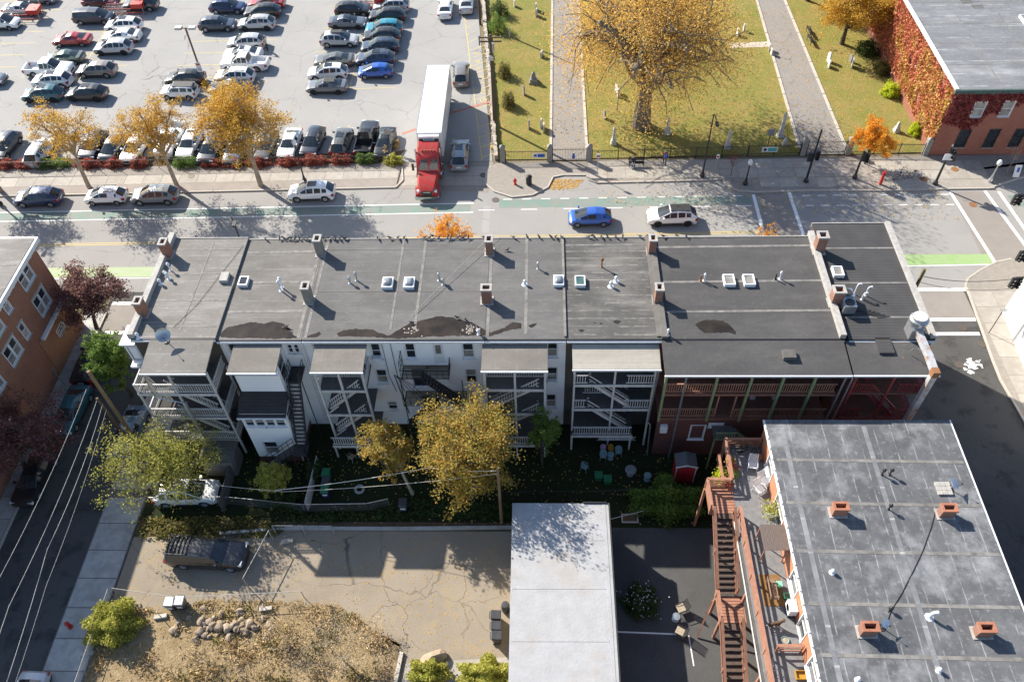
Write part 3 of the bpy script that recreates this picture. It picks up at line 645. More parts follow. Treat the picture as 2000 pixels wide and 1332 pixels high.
# unit 5
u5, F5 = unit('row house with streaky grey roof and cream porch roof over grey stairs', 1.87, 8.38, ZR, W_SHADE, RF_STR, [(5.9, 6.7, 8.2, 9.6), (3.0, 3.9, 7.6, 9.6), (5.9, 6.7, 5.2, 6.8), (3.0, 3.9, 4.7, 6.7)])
for u in ((5.9, 6.7, 8.2, 9.6), (5.9, 6.7, 5.2, 6.8)): xz(u5, F5, 1.88, u)
for u in ((3.0, 3.9, 7.6, 9.6), (3.0, 3.9, 4.7, 6.7)): MB().fbox(F5, u[0] - 1.88, u[1] - 1.88, -.13, -.08, u[2], u[3]).build('door', M_GREYWOOD, u5)
rstrip(u5, (2.0, 45.6), (8.3, 45.7), .12, ZR); rstrip(u5, (8.2, 36.5), (8.2, 46.6), .3, ZR, RF_BRN, .1)
x, y = at(1133, 549, ZR + .2); skylight(u5, x, y, ZR, .75, 1.0, G_TEAL, False)
x, y = at(1175, 522, ZR); vent(u5, x, y, ZR, .75, .05, M_RUSTIRON)
for px, py in ((1203, 550), (1193, 560)): x, y = at(px, py, ZR); vent(u5, x, y, ZR, .35, .09, M_WHITEP)
for px, py, s in ((1205, 629, .25), (1136, 646, .18), (1174, 632, .1), (1162, 631, .08)):
    x, y = at(px, py, ZR); MB().sheet([(x + s * (1 + .3 * math.sin(3 * a)) * math.cos(a), y + s * .7 * math.sin(a), ) for a in np.linspace(0, 6.28, 13)[:-1]], ZR + .005).build('tar_patch', M_SOOT, u5)
# unit 6
w6 = [(12.2, 13.3, 5.2, 7.4), (9.2, 10.1, 1.4, 3.1)]
u6, F6 = unit('wide dark brick row house with two-level rear gallery and green posts', 8.4, 20.7, ZR, B_ROW, RF_WID, w6)
xz(u6, F6, 8.41, w6[1]); MB().fbox(F6, 12.2 - 8.41, 13.3 - 8.41, -.14, -.1, 5.2, 7.4).build('door', M_DARKIN, u6)
for y in (45.35, 41.7, 38.8): rstrip(u6, (8.6, y), (20.5, y + .12), .2, ZR)
for x in (8.55, 20.55): MB().box(x - .2, x + .2, YR - .1, 46.7, ZR - .05, ZR + (.22 if x < 10 else .38)).build('party_parapet', M_FLASH if x > 10 else RF_BRN, u6)
chimney(u6, 8.4, 44.9, ZR); chimney(u6, 8.4, 39.9, ZR); chimney(u6, 20.75, 44.9, ZR, h=1.5, w=.7); chimney(u6, 20.75, 39.6, ZR, h=1.3, w=.75)
for px, py in ((1424, 547), (1463, 547)): x, y = at(px, py, ZR + .2); skylight(u6, x, y, ZR, .8, 1.05, G_BLIND, False)
for px, py, h, m in ((1368, 549, .6, M_RUSTIRON), (1375, 549, .6, M_WHITEP), (1514, 546, .55, M_DKMETAL), (1523, 545, .6, M_WHITEP), (1304, 655, .5, M_WHITEP)):
    x, y = at(px, py, ZR); vent(u6, x, y, ZR, h, .055, m, hat=(m is M_WHITEP), r2=.1)
x, y = at(1540, 695, 10.35); MB().box(x - .42, x + .42, y - .35, y + .35, 10.3, 10.62).build('roof_vent_box', M_GREYDARK, u6)
# unit 7 (corner)
u7, F7 = unit('corner row house with black ribbed roof, exhaust duct and maroon rear stairs', 20.98, 26.75, ZR - .05, B_ROW, RF_RIB, [(22.0, 23.0, 5.2, 7.2), (24.6, 25.5, 8.2, 9.6)], yf=47.8)
Z7 = ZR - .05
MB().fbox(F7, 22 - 20.99, 23 - 20.99, -.14, -.1, 5.2, 7.2).build('door', M_MAROON, u7); xz(u7, F7, 20.99, (24.6, 25.5, 8.2, 9.6), frame=M_MAROON)
for y in (45.2, 41.6, 38.3): rstrip(u7, (21.2, y), (26.4, y), .14, Z7)
MB().box(26.45, 26.83, YR - .1, 47.9, Z7 - .1, Z7 + .22).build('parapet', M_FLASH, u7)
x, y = at(1631, 530, Z7 + .2); skylight(u7, x + .2, y, Z7, .75, .95, G_BLIND, False)
x, y = at(1726, 679, 10.2); MB().box(x - .5, x + .5, y - .65, y + .65, 10.1, 10.45).build('roof_hatch', RF_RIB, u7)
for px, py in ((1648, 578), (1653, 597)):
    x, y = at(px, py, Z7 + .5); x += .15
    o = MB().box(x - .42, x + .42, y - .42, y + .42, Z7 + .12, Z7 + .85).build('air_conditioner', M_GALV, u7)
    MB().lathe([(.34, 0), (.34, .05), (.28, .06), (.05, .03)], (x, y, Z7 + .85), 16).build('fan_guard', M_DKMETAL, o)
    for q in (-.3, .3): MB().box(x - .45, x + .45, y + q - .05, y + q + .05, Z7, Z7 + .12).build('skid', M_GREYDARK, o)
for px, py, h in ((1668, 575, .9), (1683, 585, .5), (1690, 577, .7)):
    x, y = at(px, py, Z7); vent(u7, x, y, Z7, h, .045, M_WHITEP, hat=False, curve=True)
m = MB()
for q in range(5):
    p = [at(1660 + q * 9, 598 + q * 3, Z7)]; p.append((p[0][0] + .5, p[0][1] - .5)); p.append((p[1][0] + .8, p[1][1] + .1))
    m.tube([(a[0], a[1], Z7 + .06) for a in p], .03, 5)
m.build('conduit', M_DKMETAL, u7)
# rooftop exhaust fan and duct
x, y = at(1787, 640, Z7 + .6); dx = 25.55
fan = MB().lathe([(.5, 0), (.5, .25), (.62, .3), (.62, .55), (.5, .62), (.5, .75), (.18, .8)], (x, y, Z7 + .95), 20).build('exhaust_fan', M_GALV, u7, smooth=False)
MB().lathe([(.46, 0), (.46, .06), (.2, .1)], (x, y, Z7 + 1.7), 16).build('fan_lid', M_WHITEP, fan)
MB().box(x - .42, x + .42, y - .55, y + .45, Z7, Z7 + .95).build('fan_base', M_GALV, u7)
M_DUCT = mat('duct_metal_rusty', (.62, .62, .63), (.55, .55, .56), 2, rough=.45, metal=.4, c3=(.42, .2, .05), s3=2.2)
dk = MB(); yb = 33.05
dk.beam((x, y - .3, Z7 + .75), (dx, 34.4, Z7 + .55), .4, .4); dk.beam((dx, 34.5, Z7 + .55), (dx, yb + .25, Z7 + .5), .41, .41); dk.build('exhaust_duct', M_DUCT, u7)
MB().box(dx - .22, dx + .22, yb - .22, yb + .25, Z7 + .2, Z7 + .74).build('duct_elbow', M_RUSTIRON, u7)
MB().box(dx - .2, dx + .2, yb - .18, yb + .18, 3.2, Z7 + .198).build('duct_drop', M_DUCT, u7)
for s in (-.35, .35): MB().tube([(dx + s - .5, 35.2, Z7), (dx + s - .5, 35.0, Z7 + .6), (dx + .2, 35.0, Z7 + .3)], .03, 5).build('duct_strut', M_GALV, u7)
# ---------------------------------------------------------------- rear porches of the terrace
def slab_roof(par, x0, x1, y0, y1, zf, zb, m, t=.12, edge=None, name='porch_roof'):
    o = MB().add([(x0, y0, zf - t), (x1, y0, zf - t), (x1, y1, zb - t), (x0, y1, zb - t), (x0, y0, zf), (x1, y0, zf), (x1, y1, zb), (x0, y1, zb)],
                 [(3, 2, 1, 0), (4, 5, 6, 7), (0, 1, 5, 4), (1, 2, 6, 5), (2, 3, 7, 6), (3, 0, 4, 7)]).build(name, m, par)
    MB().box(x0 - .03, x1 + .03, y0 - .1, y0 - .002, zf - .16, zf - .02).build('gutter', edge or M_WHITEP, par if par.parent is None else par.parent)
    return o
def deckfloor(par, x0, x1, y0, y1, z, m=None, beam=None):
    MB().box(x0, x1, y0, y1, z - .1, z).build('deck_floor', m or M_GREYDARK, par)
    MB().box(x0 - .02, x1 + .02, y0 - .06, y0 - .002, z - .22, z + .02).build('beam', beam or M_GREYWOOD, par)
def post(par, x, y, z0, z1, m, s=.13): MB().box(x - s / 2, x + s / 2, y - s / 2, y + s / 2, z0, z1).build('post', m, par)
def pipe(par, pts, m=None, r=.05, name='downspout'): return MB().tube(pts, r, 6).build(name, m or M_WHITEP, par)
def porch_root(house, name, x0, x1, y0, y1, z, m):   # the topmost floor is the porch's own mesh
    o = MB().box(x0, x1, y0, y1, z - .1, z).build('porch', m, house); return o

# --- unit 1: grey three-tier porch, wider than its roof on the left
x0, x1, yf = -28.25, -22.6, 33.7
p1 = porch_root(u1, 'porch', x0, x1, yf, YR, 7.75, M_GREYDARK)
slab_roof(p1, -27.1, -22.6, 33.55, YR - .13, 10.28, Z1 - .05, RF_TAN)
for z in (4.85, 1.95): deckfloor(p1, x0, x1, yf, YR - .02, z)
MB().box(x0, x1, yf - .06, yf - .002, 7.53, 7.77).build('beam', M_GREYWOOD, p1)
for x in (x0 + .07, x1 - .07): post(p1, x, yf + .07, 0, 8.75 if x < -27 else 10.1, M_GREYWOOD)
post(p1, -25.4, yf + .07, 1.95, 10.1, M_GREYWOOD); post(p1, -27.0, yf + .07, 7.75, 10.1, M_GREYWOOD)
post(p1, x0 + .07, YR - .1, 0, 8.75, M_GREYWOOD); post(p1, x1 - .07, YR - .12, 0, 7.6, M_GREYWOOD)
for z in (7.75, 4.85, 1.95):
    railing(p1, (x0 + .1, yf + .07), (x1 - .1, yf + .07), z, M_GREYWOOD, gap=.17)
    railing(p1, (x1 - .07, yf + .1), (x1 - .07, YR - .1), z, M_GREYWOOD, gap=.17)
    if z > 4: railing(p1, (x0 + .07, yf + .1), (x0 + .07, YR - .1), z, M_GREYWOOD, gap=.17)
for zt in (7.75, 4.85): flight(p1, (-26.2, 34.6, zt), (-23.2, 34.6, zt - 2.85), .85, M_GREYWOOD, M_GREYDARK); railing(p1, (-26.2, 34.15), (-23.2, 34.15), zt, M_GREYWOOD, slope_to=zt - 2.85, gap=.17)
pipe(u1, [(-26.9, 33.5, 10.1), (-26.9, 33.45, 7.7), (-25.0, 33.45, 6.9), (-25.0, 33.4, .1)], M_GALV, .06)
MB().box(-25.2, -22.8, 31.7, 33.4, .02, 1.9).build('shed_roof_box', RF_BRN, u1); MB().box(-25.3, -22.7, 31.6, 33.45, 1.9, 2.0).build('lean_to_roof', RF_DRK, u1)
m = MB(); F = fac((-28.52, 38.0), (0, -1), (-1, 0)); m.fbox(F, 0, 1.5, .0, .9, 7.6, 9.8); m.build('bay', W_SID, u1)
MB().box(-29.6, -28.5, 36.3, 38.2, 9.8, 9.95).build('bay_roof', M_WHITEP, u1); MB().box(-29.7, -28.5, 36.3, 38.2, 7.3, 7.5).build('bay_base', M_WHITEP, u1)
window(u1, fac((-28.4, 36.48), (-1, 0), (0, -1)), .25, .85, 8.1, 9.5)
dish = thing('satellite_dish', 'large grey satellite dish on the tan leftmost porch roof', 'satellite dish', (-25.9, 36.1, 10.6))
def dish_at(t, x, y, z, r=.42, face=(.35, -.6, .72), m=None):
    f = Vector(face).normalized(); ref = f.cross(Vector((0, 0, 1))).normalized(); up = ref.cross(f)
    mb = MB(); vs = []; n = 18; k = 5
    c = Vector((x, y, z + .65))
    for i in range(k + 1):
        for j in range(n):
            a = 2 * math.pi * j / n; q = r * max(i, .05) / k; vs.append(c + (ref * math.cos(a) + up * math.sin(a)) * q + f * (q * q / r * .35 - .05))
    mb.add(vs, [(i * n + j, i * n + (j + 1) % n, (i + 1) * n + (j + 1) % n, (i + 1) * n + j) for i in range(k) for j in range(n)])
    mb.build('reflector', m or M_GALV, t, smooth=True)
    MB().tube([(x, y, z), (x, y, z + .5), c - f * .06], .03, 6).build('mast', M_GALV, t)
    MB().tube([c - up * r * .8, c - up * r * .5 + f * r * 1.1], .015, 5).tube([c - up * r * .5 + f * r * 1.05, c - up * r * .42 + f * r * 1.25], .05, 6).build('feed_arm', M_DKMETAL, t)
    MB().lathe([(.22, 0), (.22, .03), (.05, .04)], (x, y, z), 10).build('foot', M_DKMETAL, t)
dish_at(dish, -25.9, 36.1, 10.62, .5)

# --- unit 2: enclosed bay with small shingle roof
xa, xb = -21.25, -18.1
bay = MB(); Fb = fac((xa, 34.5), (1, 0), (0, -1)); W = xb - xa
hb = [(.15, 1.5, 8.95, 9.65), (1.65, 3.0, 8.95, 9.65)]
wallholes(bay, Fb, 0, W, 6.7, 10.0, hb); Fs = fac((xb, 34.5), (0, 1), (1, 0)); wallholes(bay, Fs, 0, 1.9, 6.2, 10.0, [(.3, 1.6, 7.4, 9.6)]); Fw = fac((xa, YR), (0, -1), (-1, 0)); wallholes(bay, Fw, 0, YR - 34.5, 6.2, 10, [])
Fl = fac((xa - .05, 33.0), (1, 0), (0, -1)); W2 = W + .1
hl = [(.15, 1.55, 4.75, 5.75), (1.65, 3.05, 4.75, 5.75), (.75, 1.75, 1.1, 2.7)]
wallholes(bay, Fl, 0, W2, .7, 6.3, hl); Fls = fac((xb + .05, 33.0), (0, 1), (1, 0)); wallholes(bay, Fls, 0, YR - 33.0, .7, 6.3, [(.25, 2.4, 4.6, 5.9)]); Flw = fac((xa - .05, YR), (0, -1), (-1, 0)); wallholes(bay, Flw, 0, YR - 33.0, .7, 6.3, [])
bay = bay.build('bay', W_SID, u2)
MB().box(xa - .04, xb + .04, 33.01, YR - .02, 0, .698).build('base', B_ROW, u2)
slab_roof(u2, -21.3, -17.95, 33.85, YR - .2, 9.95, 10.15, RF_POR)
MB().add([(xa - .15, 32.75, 6.15), (xb + .15, 32.75, 6.15), (xb + .15, 34.48, 6.95), (xa - .15, 34.48, 6.95), (xa - .15, 32.75, 6.05), (xb + .15, 32.75, 6.05), (xb + .15, 34.48, 6.6), (xa - .15, 34.48, 6.6)], [(0, 1, 2, 3), (7, 6, 5, 4), (4, 5, 1, 0), (5, 6, 2, 1), (6, 7, 3, 2), (7, 4, 0, 3)]).build('shingle_roof', RF_SHG, u2)
MB().box(xa - .17, xb + .17, 32.66, 32.748, 6.02, 6.13).build('gutter', M_WHITEP, u2)
for h, F in ((hb, Fb), (hl, Fl)):
    for q, a in enumerate(h): window(u2, F, *a, frame=M_WHITEP, mull=1 if q < 2 else 0, glz=(G_DARK, G_DARK) if q < 2 else (G_DARK, G_BLIND), casing=.04)
window(u2, Fs, .3, 1.6, 7.4, 9.6, casing=.04); window(u2, Fls, .25, 2.4, 4.6, 5.9, mull=1, casing=.04)
pipe(u2, [(xb + .12, 32.7, 6.1), (xb + .12, 32.9, 5.8), (xb + .12, 32.9, .3)], M_WHITEP)
for x in (-22.35, -16.62, -16.8): pipe(u2, [(x, YR - .06, 10.2), (x, YR - .06, .5)], M_WHITEP, .035, 'conduit')
# black iron fire stair beside the bay
fs = MB().box(-17.95, -16.95, 35.0, 36.4, 7.35, 7.42).build('fire_stair', M_DKMETAL, u2)
def irails(par, a, b, z, z2=None, m=None, h=.95, n=3):
    m = m or M_DKMETAL; z2 = z if z2 is None else z2; q = MB()
    q.beam((*a, z + h), (*b, z2 + h), .035); q.beam((*a, z + h * .5), (*b, z2 + h * .5), .03)
    for i in range(n + 1):
        t = i / n; x, y, zz = a[0] + (b[0] - a[0]) * t, a[1] + (b[1] - a[1]) * t, z + (z2 - z) * t; q.beam((x, y, zz), (x, y, zz + h), .035)
    q.build('rail', m, par)
flight(fs, (-17.45, 35.0, 7.4), (-17.45, 32.6, 3.0), .8, M_DKMETAL, M_GREYDARK, 16, string=.2)
for s in (-.42, .42): irails(fs, (-17.45 + s, 35.0), (-17.45 + s, 32.6), 7.4, 3.0, n=6)
irails(fs, (-17.95, 36.3), (-17.95, 35.0), 7.4); irails(fs, (-16.97, 36.3), (-16.97, 35.0), 7.4)
MB().box(-18.0, -16.9, 31.6, 32.6, 2.93, 3.0).build('landing', M_DKMETAL, fs); irails(fs, (-16.9, 32.6), (-16.9, 31.6), 3.0); irails(fs, (-18, 31.6), (-16.9, 31.6), 3.0)
flight(fs, (-18.0, 32.1, 2.95), (-21.0, 32.1, .1), .8, M_DKMETAL, M_GREYDARK, 14, string=.2)
for s in (-.42, .42): irails(fs, (-18, 32.1 + s), (-21, 32.1 + s), 2.95, .1, n=6)
for x, y in ((-16.95, 31.65), (-17.95, 31.65), (-16.95, 35.05)): MB().beam((x, y, 0), (x, y, 7.3 if y > 34 else 2.9), .06).build('post', M_DKMETAL, fs)

# --- units 3 and 4: porches with latticed slanting stairs
def slant_porch(house, x0, x1, yf, rise_right=True, dx=.9, roof=RF_POR):
    p = porch_root(house, 'porch', x0, x1, yf, YR, 7.6, M_GREYDARK)
    slab_roof(p, x0 - .1, x1 + .1, yf - .15, YR - .22, 9.9, 10.1, roof)
    deckfloor(p, x0, x1, yf, YR - .02, 4.7); MB().box(x0, x1, yf - .06, yf - .002, 7.38, 7.62).build('beam', M_GREYWOOD, p)
    xm = (x0 + x1) / 2
    for x in (x0 + .07, xm, x1 - .07): post(p, x, yf + .07, 0 if x != xm else 1.6, 9.75, M_GREYWOOD, .15)
    railing(p, (x0, YR - 1.2), (x1, YR - 1.2), 7.6, M_GREYWOOD, gap=.17); railing(p, (x1 - .07, yf + .1), (x1 - .07, YR - .1), 7.6, M_GREYWOOD, gap=.17); railing(p, (x0 + .07, yf + .1), (x0 + .07, YR - .1), 7.6, M_GREYWOOD, gap=.17)
    for zt in (7.55, 4.65):
        flight(p, (x1 - .5, yf + .7, zt), (x0 + .3, yf + .7, zt - 2.6), .8, M_GREYWOOD, M_GREYDARK)
        railing(p, (x1 - .5, yf + .22), (x0 + .3, yf + .22), zt, M_GREYWOOD, slope_to=zt - 2.6, gap=.17)
        MB().beam((x1 - .5, yf + .22, zt + .5), (x0 + .3, yf + .22, zt - 2.1), .04, .05).build('rail', M_GREYWOOD, p)
        MB().beam((x0 + .1, yf + .1, zt - 2.9), (x0 + 1.0, yf + .1, zt - 2.0), .08).build('brace', M_GREYWOOD, p)
    deckfloor(p, x0, x1, yf - .8, YR - .02, 1.75); railing(p, (x0, yf - .75), (x1, yf - .75), 1.75, M_GREYWOOD, gap=.17)
    for x in (x0 + .07, xm, x1 - .07): post(p, x, yf - .7, 0, 1.65, M_GREYWOOD, .12)
    return p
p3 = slant_porch(u3, -15.5, -12.1, 34.1)
p4 = slant_porch(u4, -3.85, .45, 34.2)
def grate(x0, x1, y0, y1, z):
    m = MB()
    for y in np.arange(y0, y1, .11): m.box(x0, x1, y, y + .035, z, z + .05)
    for x in (x0, (x0 + x1) / 2, x1 - .06): m.box(x, x + .06, y0, y1, z - .06, z - .002)
    return m
# black fire escape on unit 3
fe = grate(-9.8, -6.4, 35.2, YR - .02, 7.42).build('fire_escape', M_DKMETAL, u3)
irails(fe, (-9.8, 35.2), (-6.4, 35.2), 7.45, n=8); irails(fe, (-9.8, 35.2), (-9.8, 36.4), 7.45, h=1.7); irails(fe, (-6.4, 35.2), (-6.4, 36.4), 7.45)
flight(fe, (-8.4, 35.5, 7.4), (-5.8, 35.5, 4.4), .7, M_DKMETAL, M_DKMETAL, 13, string=.15); irails(fe, (-8.4, 35.15), (-5.8, 35.15), 7.4, 4.4, n=6)
grate(-10, -5.4, 35.1, YR - .02, 4.32).build('landing', M_DKMETAL, fe); irails(fe, (-10, 35.1), (-5.4, 35.1), 4.35, n=9)
flight(fe, (-7.4, 35.5, 4.3), (-10, 35.5, 1.4), .7, M_DKMETAL, M_DKMETAL, 13, string=.15); irails(fe, (-7.4, 35.15), (-10, 35.15), 4.3, 1.4, n=6)
for x in (-9.9, -5.5): MB().beam((x, 35.15, 0), (x, 35.15, 7.4), .06).build('post', M_DKMETAL, fe)
for x in (-11.0, -10.4): pipe(u3, [(x, YR - .05, 10.2), (x + .02, YR - .05, 6.2), (x + .3, YR - .05, 4.4)], M_DKMETAL, .02, 'service_cable')
for k in range(3): pipe(u3, [(-10.5, YR - .06, 6.3), (-10.0 + k * .3, YR - .1, 5.2), (-9.4 + k * .5, YR - .08, 4.0 - k * .4)], M_DKMETAL, .018, 'service_cable')
pipe(u3, [(-10.6, YR - .06, 6.4), (-10.1, YR - .06, 1.5)], M_DKMETAL, .03, 'conduit')
acm = MB().box(0, .6, -.35, 0, 0, .4).mesh('window_air_conditioner', M_WHITEP)
for par, x, z in ((u3, -11.8, 8.25), (u4, .6, 5.55)): inst('window_air_conditioner', acm, par, (x, YR - .02, z))

# --- unit 5: grey porch, stairs running down to the right
x0, x1, yf = 2.35, 8.0, 34.5
p5 = porch_root(u5, 'porch', x0, x1, yf, YR, 7.75, M_GREYDARK)
slab_roof(p5, 2.25, 8.2, 34.3, YR - .25, 9.75, 10.1, RF_CREAM)
deckfloor(p5, x0, x1, yf, YR - .02, 4.85); deckfloor(p5, x0, x1 - 1.1, yf - .4, YR - .02, 2.0); MB().box(x0, x1, yf - .06, yf - .002, 7.53, 7.77).build('beam', M_GREYWOOD, p5)
for x in (x0 + .07, 5.2, x1 - .07): post(p5, x, yf + .07, 0, 9.7, M_GREYWOOD)
for x in (x0 + .07, x1 - 1.2): post(p5, x, yf - .33, 0, 2.0, M_GREYWOOD)
for z in (7.75, 4.85):
    railing(p5, (x0 + .1, yf + .07), (x0 + 1.0, yf + .07), z, M_GREYWOOD, gap=.17); railing(p5, (x1 - 2.0, yf + .07), (x1 - .1, yf + .07), z, M_GREYWOOD, gap=.17)
    railing(p5, (x0 + .8, YR - .6), (x0 + 3.8, YR - .6), z, M_GREYWOOD, gap=.17)
    for s in (0, .85): flight(p5, (x0 + 1.1, yf + .55 + s * .9, z), (x1 - 1.6, yf + .55 + s * .9, z - 2.85), .7, M_GREYWOOD, M_GREYDARK)
    MB().beam((x0 + 1.1, yf + .12, z + .85), (x1 - 1.6, yf + .12, z - 2.0), .07).build('rail', M_GREYWOOD, p5); MB().beam((x0 + 1.1, yf + .12, z + .45), (x1 - 1.6, yf + .12, z - 2.4), .05).build('rail', M_GREYWOOD, p5)
railing(p5, (x0 + .1, yf - .33), (x1 - 1.2, yf - .33), 2.0, M_GREYWOOD, gap=.17)
lat = MB()
for i in range(16):
    a = 4.3 + i * .16; lat.beam((a, yf - .36, 1.75), (a + .5, yf - .36, 1.25), .025); lat.beam((a + .5, yf - .36, 1.75), (a, yf - .36, 1.25), .025)
lat.build('lattice', M_WHITEP, p5)
pipe(u5, [(8.05, 34.2, 9.6), (7.9, 34.2, 3.6), (8.1, 34.1, 3.4), (8.15, 33.6, .1)], M_GALV, .06)

# --- unit 6: two-level brick gallery with green posts
x0, x1, yf = 8.45, 20.2, 33.65
p6 = porch_root(u6, 'porch', x0, x1, yf, YR, 7.85, M_RUSTDK)
slab_roof(p6, 8.35, 20.6, 33.45, YR - .2, 10.2, 10.44, RF_WID)
deckfloor(p6, x0, x1, yf, YR - .02, 4.95, M_RUSTDK, M_RUSTDK); MB().box(x0, x1, yf - .06, yf - .002, 7.63, 7.87).build('beam', M_RUSTDK, p6)
for x in (8.5, 11.9, 14.2, 16.3, 18.4): post(p6, x, yf - .02, 4.6, 10.05, M_GREENP, .16)
for x in (12.8, 14.0): post(p6, x - .4, yf + .12, 4.95, 7.63, M_RUST, .1)
for z in (7.85, 4.95):
    if z > 6: railing(p6, (x0 + .1, yf + .1), (x1 - .1, yf + .1), z, M_RUST, gap=.16)
    else: railing(p6, (x0 + .1, yf + .1), (12.4, yf + .1), z, M_RUST, gap=.16); railing(p6, (13.6, yf + .1), (x1 - .1, yf + .1), z, M_RUST, gap=.16)
pipe(u6, [(9.75, 33.35, 10.0), (9.75, 33.35, .1)], M_GALV, .07); pipe(u6, [(20.2, 33.35, 10.0), (20.2, 33.4, 1)], M_GALV, .07); pipe(u6, [(20.62, 33.3, 10.0), (20.62, 33.35, 1)], M_GALV, .06)
MB().box(8.5, 20.2, yf + .1, yf + .35, 0, 4.84).build('ground_floor_wall', B_ROW, u6)
Fp = fac((8.5, yf + .1), (1, 0), (0, -1)); window(u6, fac((8.5, yf + .07), (1, 0), (0, -1)), 2.5, 3.5, 2.2, 3.9); MB().fbox(Fp, 3.7, 4.8, .003, .02, 3.5, 4.2).build('wall_panel', M_WHITEP, u6); MB().fbox(Fp, .25, .75, .003, .25, 3.2, 4.0).build('meter_box', M_WHITEP, u6)
gs = MB().box(12.4, 13.9, 32.4, yf - .01, 3.9, 3.97).build('garden_stair', M_GREYDARK, u6)
railing(gs, (12.4, 32.4), (13.9, 32.4), 3.95, M_GREENP, gap=.16); flight(gs, (13.9, 32.9, 3.95), (17.2, 32.9, .2), .9, M_GREENP, M_GREYDARK); railing(gs, (13.9, 32.4), (17.2, 32.4), 3.95, M_GREENP, slope_to=.2, gap=.16)
for x in (12.45, 13.85): post(gs, x, 32.45, 0, 3.9, M_GREENP, .1)
for x, z in ((15.2, 5.0), (16.8, 5.0)): MB().box(x, x + .35, 35.2, 35.6, z, z + .6).build('porch_box', M_GREYWOOD, u6)
MB().box(15.4, 17.2, 36.0, 36.42, 4.96, 6.6).build('porch_cupboard', M_RUST, u6)
# --- unit 7: maroon porch and stairs
x0, x1, yf = 21.0, 26.0, 33.7
p7 = porch_root(u7, 'porch', x0, x1, yf, YR, 7.8, M_RUSTDK)
slab_roof(p7, 20.75, 26.3, 33.5, YR - .2, 10.15, 10.35, RF_WID)
deckfloor(p7, x0, x1, yf, YR - .02, 4.9, M_RUSTDK, M_MAROON)
for x in (21.1, 23.6, 25.9): post(p7, x, yf, 0, 10.0, M_MAROON, .15)
for z in (7.8, 4.9): railing(p7, (21.1, yf + .1), (22.6, yf + .1), z, M_MAROON, gap=.16); railing(p7, (24.2, yf + .1), (25.9, yf + .1), z, M_MAROON, gap=.16); railing(p7, (25.95, yf + .1), (25.95, 36.3), z, M_MAROON, gap=.16)
flight(p7, (22.4, 34.3, 7.8), (24.9, 34.3, 4.9), .9, M_MAROON, M_FLASH); railing(p7, (22.4, 33.85), (24.9, 33.85), 7.8, M_MAROON, slope_to=4.9, gap=.16)
flight(p7, (22.4, 35.3, 7.8), (24.9, 35.3, 10.0), .9, M_MAROON, M_FLASH); railing(p7, (22.4, 34.85), (24.3, 34.85), 8.2, M_MAROON, slope_to=9.3, gap=.2)
flight(p7, (24.9, 34.3, 4.9), (22.0, 34.3, 1.2), .9, M_MAROON, M_FLASH)

# ---------------------------------------------------------------- puddles on the roofs
M_PUD = mat('rain_puddle', (.022, .017, .012), (.045, .034, .024), 1.0, rough=.16, spec=.4)
def puddle(label, pts, z=ZR):
    q0 = [at(px, py, z + .005) for px, py in pts]; q = []
    for a, b in zip(q0, q0[1:] + q0[:1]):
        k = max(1, int(math.dist(a, b) / .18))
        for i in range(k): u = i / k; q.append((a[0] + (b[0] - a[0]) * u + random.uniform(-.06, .06), a[1] + (b[1] - a[1]) * u + random.uniform(-.05, .05)))
    o = MB().sheet(q, z + .006).build('puddle', M_PUD); return tag(o, label, 'puddle', 'rain puddles on the flat roofs')
puddle('brown puddle along the rear edge of the second roof from left', [(432, 659), (428, 655), (442, 640), (470, 634), (490, 628), (515, 632), (535, 627), (556, 633), (566, 642), (572, 653), (583, 660), (560, 661), (500, 661)])
puddle('small brown puddle beside the grey chimney near the rear roof edge', [(597, 658), (610, 653), (622, 648), (628, 653), (620, 658), (605, 659)])
puddle('large brown puddle with white droppings at the middle of the terrace roof', [(662, 657), (658, 652), (672, 645), (695, 642), (728, 644), (745, 652), (760, 655), (785, 640), (800, 631), (825, 625), (850, 618), (880, 619), (905, 627), (925, 630), (940, 640), (958, 650), (985, 640), (1000, 629), (1018, 632), (1020, 641), (1000, 643), (975, 651), (955, 656), (930, 655), (850, 657), (780, 661), (720, 658)])
puddle('tiny dark puddle right of the brick chimney on the dark roof', [(1030, 636), (1040, 632), (1049, 631), (1046, 637), (1036, 640)])
puddle('brown oval puddle on the wide dark roof', [(1358, 633), (1370, 626), (1390, 624), (1412, 626), (1425, 635), (1436, 645), (1438, 653), (1420, 649), (1395, 650), (1375, 650), (1365, 642)])
# white droppings in the big puddle
dr = MB()
for i in range(90):
    cx, cy_ = random.choice(((807, 645), (915, 645), (920, 640))); px, py = random.gauss(cx, 9), random.gauss(cy_, 4); x, y = at(px, py, ZR); s = random.uniform(.02, .05); dr.sheet([(x - s, y - s), (x + s, y - s * .6), (x + s * .5, y + s), (x - s, y + s * .7)], ZR + .012)
o = dr.build('bird_droppings', M_STONE); tag(o, 'white bird droppings scattered over the big roof puddle', 'droppings', None, 'stuff')
